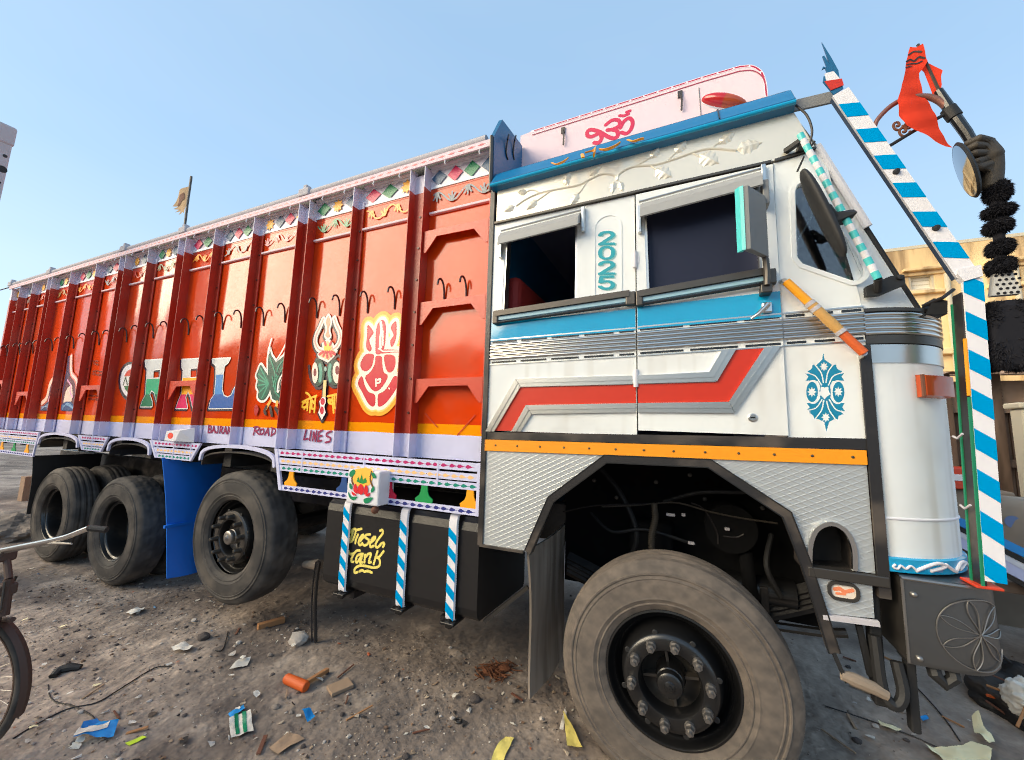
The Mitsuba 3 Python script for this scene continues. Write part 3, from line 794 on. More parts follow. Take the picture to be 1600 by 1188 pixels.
# ------------------------------------------------------------------ the cab
def P2(*pts): return Polygon(pts)


def rrect(x0, x1, z0, z1, r): return sbox(x0 + r, z0 + r, x1 - r, z1 - r).buffer(r, quad_segs=5)


XR, XD0, XD1, XQ = -1.083, -0.232, 0.390, 0.680
W1 = P2((-1.006, 2.315), (-0.548, 2.335), (-0.548, 2.83), (-0.996, 2.80))
W2 = P2((-0.178, 2.325), (0.330, 2.345), (0.330, 2.86), (-0.188, 2.80))
QW = PG([(1243, 300), (1248, 286), (1258, 286), (1300, 342), (1346, 412), (1348, 430), (1336, 440), (1254, 412), (1246, 402)], 0.0)
QW = QW.buffer(-.02).buffer(.02)
# rear part of the side, door, quarter panel
side = P2((XR, 1.62), (XD0 - .004, 1.62), (XD0 - .004, 2.90), (XR, 2.892)).difference(W1)
put(TR, 'cab_side', slab(side, 0.0, 0.03), 'cab_white', smooth=False)
quarter = P2((XD1 + .004, 1.62), (XQ, 1.62), (XQ, 2.165), (0.487, 3.14), (XD1 + .004, 2.92)).difference(QW)
quarter = P2((XD1 + .004, 1.62), (XQ, 1.62), (XQ, 2.165), (0.60, 2.83), (0.56, 2.93), (XD1 + .004, 2.915)).difference(QW)
QK = put(TR, 'quarter_panel', slab(quarter, 0.0, 0.03), 'cab_white', smooth=False)
rim = QW.buffer(.022).difference(QW.buffer(.004))
put(QK, 'window_rim', slab(rim, -0.006, 0.004), 'cab_white', smooth=False)
put(QK, 'quarter_window', slab(QW.buffer(.01), 0.016, 0.020), 'glass', smooth=False)
# pillar fold from the side to the windscreen edge
pil = M([(XQ, 0.0, 2.165), (0.56, 0.0, 2.93), (0.583, 0.03, 2.93), (0.885, 0.062, 2.150), (XQ, .03, 2.165), (0.56, .03, 2.93)],
        [(0, 1, 2, 3), (0, 3, 4, 4)])
put(QK, 'pillar', pil, 'cab_white', smooth=False)
gask = tube([(0.575, 0.018, 2.945), (0.73, 0.045, 2.545), (0.893, 0.066, 2.140)], 0.011, 8)
put(QK, 'windscreen_gasket', gask, 'rubber_black')
put(QK, 'gasket_cap', tube([(0.565, 0.0, 2.955), (0.73, 0.030, 2.548)], 0.017, 8), 'white_paint')
# door
door = P2((XD0 + .004, 1.645), (XD1 + .002, 1.640), (XD1, 2.905), (XD0 + .004, 2.893)).difference(W2)
DK = put(TR, 'door', slab(door, -0.012, 0.02), 'cab_white', smooth=False)
for z in (2.53, 1.905):
    put(DK, 'hinge', tube([(XD0 - .004, -0.016, z - .045), (XD0 - .004, -0.016, z + .045)], 0.012, 10), 'white_paint')
    put(DK, 'hinge_leaf', bx(XD0 - .020, XD0 + .018, -0.016, -0.001, z - .022, z + .022, .003), 'white_paint', smooth=False)
put(DK, 'lock_cover', moved(lathe([(0.001, -.006), (.014, -.006), (.019, -.002), (.019, .002)], 20), (0.262, -0.013, 1.715)), 'alu')
put(DK, 'keyhole', bx(.252, .272, -0.0205, -0.017, 1.7125, 1.7185), 'gloss_black', smooth=False)
put(DK, 'lever_base', bx(.315, .355, -0.034, -0.012, 2.185, 2.235, .006), 'chrome', smooth=False)
put(DK, 'lever', tube([(.338, -.045, 2.222), (.300, -.052, 2.180), (.270, -.045, 2.160)], [.012, .009, .006], 10), 'chrome')

# windows: deep frames, awnings, sills
def window(par, w, x0, x1, z0, z1, yo, open_=False):
    k = group_key(par, 'window')
    fr = w.difference(w.buffer(-.012))
    put(k, 'frame', slab(fr, yo + .0, yo + .055), 'alu', smooth=False)
    return k


k1 = window(TR, W1, -1.0, -.55, 2.32, 2.82, 0.004, True)
k2 = window(DK, W2, -.18, .33, 2.33, 2.85, -0.008)
put(k2, 'tinted_pane', slab(W2.buffer(-.010), .030, .034), 'tinted', smooth=False)
for k, xa, xb, za, zb, y0, drop in ((k1, -1.010, -0.525, 2.822, 2.852, -0.012, .105), (k2, -0.200, 0.335, 2.826, 2.872, -0.022, .105)):
    v = []
    prof = [(y0, 0.0), (y0 - .035, -.018), (y0 - .062, -.055), (y0 - .072, -drop)]
    pts = [(x, y, z0_ + dz) for x, z0_ in ((xa, za), (xb, zb)) for y, dz in prof]
    f = [(i, i + 1, i + 5, i + 4) for i in range(3)]
    aw = M(pts, f)
    v2 = np.array(pts); v2[:, 1] += .004; v2[:, 2] -= .004
    ends = join([M([pts[o], pts[o + 1], pts[o + 2], pts[o + 3], (pts[o][0], y0, pts[o + 3][2] + .05)], [(0, 1, 2, 2), (0, 2, 3, 4)]) for o in (0, 4)])
    put(k, 'awning', join([aw, M(v2, f), ends]), 'awning_grey', smooth=False)
    put(k, 'awning_rod', tube([(xa - .01, y0 - .006, za + .012), (xb + .01, y0 - .006, zb + .012)], .006, 8), 'alu')
    for x, z in ((xa - .008, za - .03), (xb + .014, zb + .01)):
        put(k, 'slide_rail', join([bx(x - .010, x + .010, y0 - .016, y0 + .01, z - .13, z + .018, .003), bx(x - .005, x + .005, y0 - .020, y0 - .012, z - .11, z + .0)]), 'alu', smooth=False)
# sill flaps folded down below the windows
for par, xa, xb, za, zb, y0 in ((k1, -1.035, -0.262, 2.300, 2.335, 0.0), (k2, -0.215, 0.345, 2.322, 2.365, -0.012)):
    mk_ = lambda dy0, dy1, dz0, dz1: M([(xa, y0 + dy0, za + dz0), (xb, y0 + dy0, zb + dz0), (xb, y0 + dy1, zb + dz0), (xa, y0 + dy1, za + dz0), (xa, y0 + dy0, za + dz1), (xb, y0 + dy0, zb + dz1), (xb, y0 + dy1, zb + dz1), (xa, y0 + dy1, za + dz1)],
        [(0, 1, 5, 4), (3, 7, 6, 2), (0, 4, 7, 3), (1, 2, 6, 5), (4, 5, 6, 7), (0, 3, 2, 1)])
    put(par, 'sill_bar', mk_(-.040, -.001, -.006, .026), 'dark_steel', smooth=False)
    put(par, 'sill_strip', mk_(-.026, -.001, -.030, -.008), 'pale_blue', smooth=False)
    put(par, 'sill_rod', tube([(xa - .006, y0 - .024, za - .045), (xb + .006, y0 - .024, zb - .045)], .008, 8), 'gloss_black')
    putm(par, 'sill_end', [bx(xa - .014, xa + .02, y0 - .036, y0, za - .052, za + .028, .006), bx(xb - .02, xb + .03, y0 - .036, y0, zb - .052, zb + .02, .006)], 'dark_steel', smooth=False)

# embossed panel with a vine in relief
emb = P2((-1.062, 2.902), (XD1, 2.925), (0.56, 2.94), (0.487, 3.145), (-1.062, 3.115))
EK = put(TR, 'embossed_panel', slab(emb, -0.004, 0.03), 'emboss', smooth=False)
put(TR, 'cab_corner_strip', bx(-1.108, -1.075, -0.010, 0.03, 0.975, 3.13, .003), 'black_paint', smooth=False)
put(TR, 'rain_gutter', bar((-1.07, -.008, 2.897), (0.385, -.008, 2.918), .02, .012), 'dark_steel', smooth=False)
put(TR, 'rain_gutter', bar((0.40, -.006, 2.922), (0.575, -.004, 2.945), .016, .012), 'dark_steel', smooth=False)
Z10 = zm(740, 100, 3.168)
ye = -0.004
def relief(pts, r, m=Z10): return tube([(*(q := at(*m(*p), ye))[:1], ye, q[1]) for p in pts], r, 8, smooth=5)
vine = [relief([(210, 705), (260, 670), (330, 640), (420, 620), (520, 600), (580, 570), (640, 545), (700, 555), (712, 575), (722, 545), (790, 510), (900, 500), (1000, 470), (1100, 435), (1180, 420), (1300, 430)], .0062)]
vine += [relief(p, .0045) for p in ([(330, 640), (290, 625), (250, 640)], [(380, 630), (340, 660), (310, 680)], [(470, 605), (455, 580), (440, 572)], [(560, 585), (530, 630), (510, 650)], [(800, 508), (850, 480), (890, 455)], [(870, 500), (900, 520), (920, 540)], [(960, 480), (985, 455), (1010, 430)], [(1080, 440), (1110, 455), (1140, 470)], [(1180, 420), (1200, 400), (1240, 380)])]
put(EK, 'vine_stem', join(vine), 'emboss')
def leaf(cx, cz, l, w, ang):
    """A raised leaf with a ridge and a toothed edge."""
    v = [(0, 0, 0)]; top = []
    ts = np.linspace(0, 1, 9)
    up_ = [(t * l, w * math.sin(math.pi * t ** .8) * (1 + .16 * (-1) ** i)) for i, t in enumerate(ts)]
    ring = up_ + [(x, -y) for x, y in up_[::-1][1:-1]]
    ca, sa = math.cos(math.radians(ang)), math.sin(math.radians(ang))
    ridge = [(t * l, 0) for t in ts]
    V = [(cx + x * ca - z * sa, ye, cz + x * sa + z * ca) for x, z in ring] + [(cx + x * ca - z * sa, ye - .009 * math.sin(math.pi * (0.1 + .8 * x / l)), cz + x * sa + z * ca) for x, z in ridge]
    n, Fc = len(ring), []
    for i in range(8):
        Fc.append((i, i + 1, n + i + 1, n + i))
        a, b = (n - i) % n, (n - i - 1) % n
        Fc.append((a, n + i, n + i + 1, b))
    return M(V, Fc)
lf = [((265, 640), .07, .02, 160), ((205, 705), .075, .024, 195), ((318, 672), .09, .026, 215), ((448, 590), .075, .024, 60), ((470, 600), .06, .02, 120), ((520, 640), .085, .026, 235), ((695, 580), .075, .02, 262), ((722, 580), .07, .018, 285),
      ((880, 470), .07, .024, 55), ((900, 520), .105, .036, 320), ((1000, 445), .085, .028, 50), ((575, 555), .08, .02, 35), ((1120, 450), .11, .04, 320), ((1215, 400), .09, .026, 35), ((1300, 428), .11, .036, 5)]
lm = []
for p, l, w, a in lf:
    q = at(*Z10(*p), ye); lm.append(leaf(q[0], q[1], l, w, a))
for m_ in lm: put(EK, 'relief_leaf', m_, 'emboss', smooth=False)

# roof: blue gutter lip and slope, then the lettered board above
rx0, rx1 = -1.09, 0.485
prof = [(0.004, 3.108), (-0.045, 3.120), (-0.052, 3.145), (-0.035, 3.165), (-.012, 3.20), (0.022, 3.25), (0.062, 3.284), (0.11, 3.30), (0.25, 3.31), (0.47, 3.32), (1.2, 3.36), (2.35, 3.2)]
V = []; Fc = []
nx = 24
for i in range(nx + 1):
    x = rx0 + (rx1 - rx0) * i / nx
    for y, z in prof:
        V.append((x, y, z + 0.035 * (i / nx) * (1 if z < 3.3 else .4)))
n = len(prof)
for i in range(nx):
    for j in range(n - 1): Fc.append((i * n + j, (i + 1) * n + j, (i + 1) * n + j + 1, i * n + j + 1))
V += [(rx1, 0.1, 3.1), (rx0, 0.1, 3.1)]
RK = put(TR, 'roof', M(V, Fc), 'roof_blue', smooth=25)
put(RK, 'roof_end', M([(rx1 + .001, y, z + .035 * (1 if z < 3.3 else .4)) for y, z in prof[2:10]] + [(rx1 + .001, .47, 3.14), (rx1 + .001, 0.0, 3.14)], [(9, i, i + 1, 8) for i in range(7)]), 'grey_paint', smooth=False)
put(RK, 'gutter_lip', tube([(rx0, -.05, 3.128), (rx1, -.05, 3.163)], .011, 10), 'cyan_paint')
put(RK, 'roof_joint', join([tube([(.175 + .0 * t, y - .004, z + .03) for t, (y, z) in enumerate(prof[2:9])], .0035, 6)]), 'gloss_black')
# gold lettering on the slope
def onroof(px, py):
    a, b = np.array([0, -.012, 3.215]), np.array([0, .062, 3.30]); nrm = np.cross(b - a, [1, 0, 0]); nrm /= np.linalg.norm(nrm)
    d = ray(px, py); t = ((a + nrm * 0.012 * np.sign(nrm[2]) - CAM) @ nrm) / (d @ nrm); return CAM + d * t
Zr = zm(850, 170, 10)
gl = [tube([onroof(*Zr(*p)) for p in q], r, 8, smooth=4, flat=.4) for q, r in (([(130, 850), (200, 870), (300, 830), (370, 780)], .010), ([(600, 710), (610, 765)], .010), ([(770, 650), (800, 640), (780, 720)], .014), ([(880, 640), (960, 640), (1080, 600), (1180, 540)], .012), ([(1320, 490), (1400, 510), (1500, 480), (1560, 465)], .012), ([(760, 655), (640, 690)], .007))]
putm(RK, 'gold_stroke', gl, 'tape_yellow')

yb = 0.46
bp = onp([(832, 205), (1000, 152), (1100, 120), (1155, 104), (1175, 103), (1190, 112), (1197, 130), (1200, 165)], yb)
top = spl(bp[3:7], n=5)
outer = [tuple(bp[0]), tuple(bp[1]), tuple(bp[2])] + [tuple(p) for p in top] + [tuple(bp[7])]
bot = [(bp[7][0], 3.33), (-1.12, 3.32), (-1.12, bp[0][1] - .01)]
board = Polygon(outer + bot).buffer(0)
BK = put(TR, 'roof_board', slab(board, yb, yb + .025), 'pink_white', smooth=False)
tl = LineString(outer)
rope = []
t = 0.02
while t < tl.length - .03:
    rope.append(LineString([tl.interpolate(t), tl.interpolate(t + .03), tl.interpolate(t + .065)]).buffer(.008)); t += .088
art(BK, 'red_edging', [(tl.buffer(.012, single_sided=False).intersection(board.buffer(.004)), L(244, 224, 230)), (unary_union(rope).intersection(board), L(182, 34, 66)), (LineString(tl.parallel_offset(.032, 'right') if False else affinity.translate(tl, 0, -.034)).buffer(.003).intersection(board), L(170, 60, 80))], yb - .001)
omz = zm(850, 170, 10)
om = [ST(p, w, yb, omz) for p, w in (([(965, 255), (1060, 185), (1150, 180), (1185, 220), (1160, 280), (1060, 328), (990, 335)], .026), ([(1060, 328), (1140, 350), (1150, 430), (1080, 465), (980, 430), (870, 365), (740, 330), (680, 360), (680, 420), (740, 440), (830, 400)], .028), ([(880, 395), (900, 460), (860, 530), (785, 535)], .028), ([(1195, 300), (1250, 200), (1330, 150), (1385, 210), (1360, 320), (1290, 390), (1210, 375)], .026), ([(1180, 110), (1250, 112), (1320, 85)], .02), ([(1290, 55), (1345, 35)], .02))]
art(BK, 'red_symbol', [(om, L(206, 30, 76))], yb - .001, 'red om symbol')
for p in ((880, 215), (1063, 160)):
    q = at(*p, yb)
    put(BK, 'hasp', join([tube([(q[0], yb - .012, q[1] + .05), (q[0] + .01, yb - .02, q[1]), (q[0] + .006, yb - .014, q[1] - .07)], .006, 6), bx(q[0] - .014, q[0] + .014, yb - .01, yb, q[1] + .03, q[1] + .075)]), 'dark_steel')
put(BK, 'board_joint', slab(ST([(1092, 138), (1096, 190)], .005, yb), yb - .003, yb), 'grey_paint', smooth=False)
lp = [at(*p, yb - .03) for p in ((1097, 150), (1168, 160))]
lens = trimesh.creation.icosphere(4, 1.0); v = np.array(lens.vertices)
d = np.array([lp[1][0] - lp[0][0], 0, lp[1][1] - lp[0][1]]); Ln = np.linalg.norm(d); d /= Ln; u = np.cross(d, [0, 1, 0])
c = np.array([(lp[0][0] + lp[1][0]) / 2, yb - .004, (lp[0][1] + lp[1][1]) / 2])
def lens_part(sc, lo, hi, off=0):
    m = lens.slice_plane([lo, 0, 0], [1, 0, 0]).slice_plane([hi, 0, 0], [-1, 0, 0]); w = np.array(m.vertices)
    return trimesh.Trimesh(c + np.outer(w[:, 0] * Ln / 2 * sc, d) + np.outer(w[:, 1] * .055 * sc, [0, 1, 0]) + np.outer(w[:, 2] * .042 * sc, u), m.faces, process=False)
LK = group_key(BK, 'marker_lamp')
put(LK, 'red_half', lens_part(1.0, -1, .02), 'red_lens', smooth=True)
put(LK, 'amber_half', lens_part(1.0, .02, 1), 'amber', smooth=True)
put(LK, 'base', moved(lens_part(1.1, -1, 1), (0, .03, -.006)), 'white_paint', smooth=True)
# blue pointed corner plate at the back of the roof, hooks on it
Yp = lambda px, py: atx(px, py, -1.098)[1:]
ear = [Yp(*p) for p in ((771, 287), (815, 264), (816, 228), (785, 187), (772, 213))]
ev = [(-1.098, y, z) for y, z in ear] + [(-1.125, y, z) for y, z in ear]
put(TR, 'corner_plate', hull(ev), 'ear_blue', smooth=False)
put(TR, 'plate_edge', tube([(-1.112, ear[4][0] - .006, ear[4][1]), (-1.112, ear[0][0] - .012, ear[0][1] - .06)], .012, 8), 'dark_steel')
for a in (0, 1):
    pts = [(790 + 11 * a, 222 + 1 * a), (790 + 11 * a, 240), (793 + 10 * a, 250)]
    q = [Yp(*p) for p in pts]
    put(TR, 'plate_hook', tube([(-1.06, q[0][0] - .05, q[0][1] - .03), (-1.06, q[0][0] - .03, q[0][1] + .02), (-1.085, q[0][0], q[0][1]), (-1.093, q[1][0], q[1][1]), (-1.096, q[2][0], q[2][1])], .006, 7, smooth=4), 'gloss_black')
put(TR, 'roof_board_end', bx(-1.14, -1.122, .45, 2.0, 3.3, 3.74), 'pink_white', smooth=False)

# blue waist stripe, ribbed bright strips, flash panel
for par, xa, xb, y0, z0, z1, z0b, z1b in ((TR, XR + .012, XD0 - .006, -.004, 2.150, 2.262, 2.156, 2.270), (DK, XD0 + .006, XD1, -.016, 2.157, 2.272, 2.165, 2.284)):
    put(par, 'waist_stripe', slab(P2((xa, z0), (xb, z0b), (xb, z1b), (xa, z1)), y0, y0 + .004), 'cyan_paint', smooth=False)


def ribbed(par, xa, xb, za, zb, y0, slots):
    """Ribbed strip of bright metal with slotted black edge lines."""
    n = 5; h = (2.142 - 2.044) / n
    v = []; zs = []
    pr = []
    for i in range(n):
        for dy, dz in ((0.0, 0.0), (-.007, .18), (-.0095, .5), (-.007, .82)): pr.append((dy, (i + dz) * h))
    pr.append((0, n * h))
    for x, z in ((xa, za), (xb, zb)): v += [(x, y0 - .002 + dy, z + .006 + dz) for dy, dz in pr]
    m = len(pr)
    k = put(par, 'ribbed_strip', M(v, [(i, i + m, i + m + 1, i + 1) for i in range(m - 1)]), 'chrome', smooth=50)
    ms = []
    L_ = xb - xa
    for dz in (-.008, n * h + .016):
        x = .012
        while x < L_ - .02:
            e = min(x + slots, L_ - .008)
            f = lambda t: za + (zb - za) * t / L_ + dz
            ms.append(slab(P2((xa + x, f(x) - .005), (xa + e, f(e) - .005), (xa + e, f(e) + .005), (xa + x, f(x) + .005)), y0 - .003, y0)); x = e + .03
    putm(k, 'slot_line', ms, 'gloss_black', smooth=False)
    putm(k, 'edge_bead', [bar((xa, y0 - .002, za + n * h + .030), (xb, y0 - .002, zb + n * h + .030), .006, .007), bar((xa, y0 - .002, za - .020), (xb, y0 - .002, zb - .020), .006, .006)], 'alu', smooth=False)


ribbed(TR, XR + .012, XD0 - .006, 2.030, 2.040, 0.0, .155)
ribbed(DK, XD0 + .006, XD1, 2.040, 2.052, -.012, .20)
ribbed(TR, XD1 + .006, XQ + .002, 2.056, 2.060, 0.0, .07)

zf = zm(740, 420, 3.168)
def flash(par, pts_red, bars, y0):
    put(par, 'flash_stripe', slab(PG(pts_red, y0, zf), y0 - .003, y0), 'red_stripe', smooth=False)
    for b in bars:
        g = PG(b, y0, zf)
        k = put(par, 'flash_trim', slab(g, y0 - .012, y0), 'alu', smooth=False)
        put(k, 'trim_ridge', slab(LineString([np.mean(onp(b, y0, zf)[[0, 3]], 0), np.mean(onp(b, y0, zf)[[1, 2]], 0)]).buffer(.003, cap_style=2), y0 - .016, y0 - .012), 'alu', smooth=False)
flash(TR, [(105, 803), (232, 588), (803, 574), (804, 666), (262, 676), (190, 803)], [[(62, 806), (210, 546), (234, 588), (106, 806)], [(212, 546), (802, 530), (803, 572), (236, 586)], [(190, 806), (262, 676), (290, 720), (236, 806)], [(264, 676), (804, 666), (804, 712), (292, 720)]], 0.0)
flash(DK, [(812, 573), (1198, 562), (1300, 396), (1440, 388), (1262, 660), (814, 666)], [[(812, 530), (1178, 512), (1198, 560), (814, 570)], [(1160, 522), (1230, 404), (1300, 398), (1204, 560)], [(814, 666), (1262, 660), (1290, 716), (814, 712)], [(1264, 658), (1444, 388), (1516, 386), (1292, 714)]], -.012)

# quarter-panel ornament, year, recess frame
Zo = zm(1240, 540, 7.92)
yo = 0.0
TEA = L(0, 124, 160)
def star(cx, cy, r, n=8, k=.55): return PG([(cx + (r if i % 2 == 0 else r * k) * math.sin(i * math.pi / n), cy + (r if i % 2 == 0 else r * k) * 1.12 * math.cos(i * math.pi / n)) for i in range(2 * n)], yo, Zo)
orn = PG([(366, 95), (382, 175), (440, 215), (480, 245), (520, 235), (540, 290), (600, 320), (575, 350), (625, 345), (590, 385), (625, 435), (480, 440), (450, 500), (460, 575), (455, 650), (500, 700), (630, 715), (600, 765), (635, 815), (585, 825), (615, 850), (555, 870), (545, 915), (515, 905), (440, 945), (404, 1065), (380, 945), (300, 910), (255, 905), (245, 870), (190, 830), (215, 825), (160, 800), (200, 765), (160, 715), (290, 700), (330, 655), (320, 575), (330, 500), (300, 440), (150, 435), (185, 385), (145, 350), (205, 345), (170, 320), (225, 290), (235, 235), (280, 245), (330, 200), (355, 170)], yo, Zo)
cuts = unary_union([ST(p, .0048, yo, Zo) for p in ([(265, 240), (340, 340), (368, 460)], [(155, 335), (270, 380), (345, 490)], [(490, 235), (425, 330), (400, 460)], [(605, 335), (490, 380), (430, 490)], [(270, 905), (345, 800), (372, 680)], [(165, 805), (280, 770), (350, 670)], [(510, 905), (440, 800), (408, 690)], [(620, 820), (520, 790), (440, 670)])])
wh_ = unary_union([star(375, 262, 55), star(397, 890, 58), star(225, 575, 60), star(552, 572, 60), star(382, 580, 78, 5, .7)])
els = unary_union([EL(228, 575, 72, 125, yo, Zo), EL(555, 578, 72, 128, yo, Zo)])
gap = unary_union([EL(240, 575, 100, 150, yo, Zo), EL(545, 578, 98, 150, yo, Zo)])
art(QK, 'ornament', [(orn.difference(cuts).difference(gap.difference(EL(390, 580, 80, 110, yo, Zo))).union(els).difference(wh_), TEA)], 0.0, 'blue floral ornament')
yr = rrect(-.453, -.303, 2.262, 2.815, .07)
put(TR, 'pressed_recess', slab(yr.difference(yr.buffer(-.007)), -.004, 0.001), 'cab_white', smooth=False)
for ch, za, zb in (('2', 2.640, 2.722), ('0', 2.557, 2.636), ('2', 2.472, 2.552), ('5', 2.388, 2.468)):
    for dx, dz, y0, mt in ((.007, -.004, -.0012, 'teal_pale'), (0, 0, -.0030, 'teal_deep')):
        m = meshkit.text_mesh(ch, .1, .0012, True); v = np.array(m.vertices); lo, hi = v.min(0), v.max(0)
        w = np.c_[-.430 + dx + (v[:, 0] - lo[0]) / (hi[0] - lo[0]) * .092, y0 - (v[:, 2] - lo[2]) , za + dz + (v[:, 1] - lo[1]) / (hi[1] - lo[1]) * (zb - za)]
        w[:, 2] += -.12 * (w[:, 0] + .38)
        put(TR, 'year_digit' if y0 < -.002 else 'digit_shadow', trimesh.Trimesh(w, np.array(m.faces), process=False), mt, smooth=False, **({'label': 'teal painted digit ' + ch} if y0 < -.002 else {}))

# dark sill, yellow strip, fender
put(TR, 'sill_beam', join([M([(XR, -.006, 1.570), (.655, -.006, 1.592), (.655, -.006, 1.637), (XR, -.006, 1.612), (XR, .04, 1.570), (.655, .04, 1.592), (.655, .04, 1.637), (XR, .04, 1.612)], [(0, 1, 2, 3), (3, 2, 6, 7), (0, 4, 5, 1), (4, 7, 6, 5)])]), 'black_paint', smooth=False)
put(TR, 'yellow_strip', slab(P2((XR, 1.505), (.652, 1.532), (.652, 1.590), (XR, 1.568)), -.010, .02), 'yellow_stripe', smooth=False)
rv = []
for i in range(13):
    x = XR + .07 + i * .135; rv.append(moved(lathe([(.001, -.004), (.004, -.003), (.006, 0)], 8), (x, -.010, 1.538 + .024 * i / 13)))
lab(put(TR, 'strip_rivet', join(rv), 'dark_steel'), kind='stuff')
arch = onp([(826, 862), (862, 780), (947, 717), (1108, 724), (1228, 803), (1258, 880), (1302, 1018)], 0.0)
lower = [(XR, .980), (-.828, .982)]
fend = Polygon([(XR, 1.507), (-.52, 1.512)] + [tuple(p) for p in arch[2::-1]] + lower[::-1]).buffer(0)
fend = Polygon([(XR, 1.504), (.652, 1.531), (.652, 1.115), (arch[5][0] + .012, 1.113)] + [tuple(p) for p in arch[4::-1]] + [(-.828, .981), (XR, .979)]).buffer(0)
hole = PG([(1265, 890), (1266, 850), (1275, 828), (1298, 819), (1320, 830), (1332, 855), (1334, 892)], 0.0, smooth=False)
FK = put(TR, 'fender', slab(fend.difference(hole), 0.0, .02), 'fender', smooth=False)
put(FK, 'hole_rim', slab(LineString(spl(onp([(1264, 886), (1266, 850), (1276, 827), (1298, 818), (1320, 829), (1333, 855), (1335, 888)], 0.0))).buffer(.008), -.012, .004), 'chrome', smooth=False)
put(FK, 'filler_pocket', join([slab(hole.buffer(.02), .16, .17), slab(hole.buffer(.02).difference(hole.buffer(.006)), .02, .16)]), 'grime', smooth=False)
at_ = LineString([(p[0], p[1]) for p in arch])
put(FK, 'arch_trim', slab(at_.buffer(.017, cap_style=2, join_style=2), -.018, .03), 'black_paint', smooth=False)
put(FK, 'arch_trim_edge', slab(at_.buffer(.021, cap_style=2, join_style=2).difference(at_.buffer(.016, cap_style=2, join_style=2)), -.020, -.012), 'gloss_black', smooth=False)
put(FK, 'bottom_edge', bar((XR - .01, -.004, .978), (-.828, -.004, .980), .02, .014), 'black_paint', smooth=False)
put(TR, 'corner_trim', slab(P2((.655, 1.03), (.692, 1.03), (.692, 2.02), (.655, 2.02)), -.012, .03), 'black_paint', smooth=False)
put(FK, 'shelf_strip', bx(.432, .69, -.020, .03, 1.072, 1.112, .004), 'dark_steel', smooth=False)
lowp = PG([(1268, 902), (1362, 908), (1366, 966), (1286, 958)], 0.0)
LPK = put(TR, 'lower_panel', slab(lowp, -.002, .02), 'fender', smooth=False)
put(LPK, 'panel_edge', bar((*[.472], -.008, .925), (.648, -.008, .935), .022, .018), 'rail_grey', smooth=False)
sl = rrect(.505, .588, 1.005, 1.058, .02)
put(LPK, 'reflector_frame', slab(sl.buffer(.01).difference(sl.buffer(-.002)), -.010, 0), 'dark_steel', smooth=False)
art(LPK, 'reflector', [(sl, L(220, 206, 190)), ([LineString([(.52, 1.035), (.535, 1.04), (.55, 1.03), (.575, 1.04)]).buffer(.007), LineString([(.525, 1.02), (.55, 1.022)]).buffer(.005)], L(226, 130, 90))], -.003)

# rounded nose: cylinder corner from the side to the front
def corner(r0, z0, z1, zoff=0.0, n=22, depth=1.2):
    """The corner's outline from the side (XQ, 0) to the front, set out by r0."""
    R = .35; th = np.linspace(-math.pi / 2, 0, n)
    pts = [(XQ + (R + r0) * math.cos(t), R + (R + r0) * math.sin(t)) for t in th]
    pts.append((XQ + R + r0, depth))
    return pts
def wrap(prof, n=22):
    """prof: (offset outwards, z) from bottom to top, carried round the corner."""
    V = []; k = len(corner(0, 0, 0, n=n))
    for o, z in prof: V += [(x, y, z) for x, y in corner(o, 0, 0, n=n)]
    return M(V, [(j * k + i, j * k + i + 1, (j + 1) * k + i + 1, (j + 1) * k + i) for j in range(len(prof) - 1) for i in range(k - 1)])
NK = put(TR, 'nose_panel', wrap([(0.0, 1.185), (0.0, 1.30), (0.0, 1.60), (0.0, 1.955)]), 'nose_white', smooth=40)
put(NK, 'seam', wrap([(0.0, 1.325), (.004, 1.328), (.004, 1.333), (0.0, 1.336)]), 'white_paint', smooth=40)
put(NK, 'metal_band', wrap([(-.006, 1.944), (.004, 1.946), (.004, 2.022), (-.006, 2.024)]), 'alu', smooth=20)
put(NK, 'blue_skirt', wrap([(-.02, 1.128), (.010, 1.134), (.012, 1.183), (.0, 1.187)]), 'cyan_paint', smooth=20)
def oncorner(s, z, o):
    R = .35; t = -math.pi / 2 + s / R
    return (XQ + (R + o) * math.cos(t), R + (R + o) * math.sin(t), z)
sc = [tube([oncorner(s, z, .014) for s, z in q], r, 7, smooth=4) for q, r in (
    ([(.03, 1.163), (.022, 1.152), (.035, 1.147), (.045, 1.16), (.06, 1.150), (.075, 1.162), (.09, 1.150)], .004), ([(.09, 1.145), (.13, 1.165), (.17, 1.176), (.20, 1.168), (.18, 1.158), (.14, 1.148)], .006), ([(.20, 1.172), (.235, 1.150), (.25, 1.143)], .006), ([(.25, 1.148), (.28, 1.172), (.32, 1.172), (.30, 1.160), (.27, 1.150)], .006), ([(.32, 1.172), (.37, 1.152), (.40, 1.147)], .005))]
put(NK, 'white_scroll', join(sc), 'white_paint')
n = 5; h = (2.142 - 2.044) / n; pr = []
for i in range(n):
    for dy, dz in ((0.002, 0.0), (.009, .18), (.0115, .5), (.009, .82)): pr.append((dy, 2.062 + (i + dz) * h))
pr.append((.002, 2.062 + n * h))
put(NK, 'ribbed_strip', wrap(pr), 'chrome', smooth=50)
put(NK, 'ribbed_edge', wrap([(.0, 2.024), (.007, 2.026), (.007, 2.060), (.002, 2.062)]), 'dark_steel', smooth=20)
put(NK, 'top_edge', wrap([(.002, 2.16), (.010, 2.162), (.010, 2.176), (-.03, 2.182)]), 'dark_steel', smooth=20)
put(NK, 'nose_ledge', M([(XQ - .02, .01, 2.178)] + [(x, y, 2.178) for x, y in corner(-.02, 0, 0)] + [(0.7, 1.2, 2.178)], [(0, i, i + 1, i + 1) for i in range(1, 24)]), 'cab_white', smooth=False)
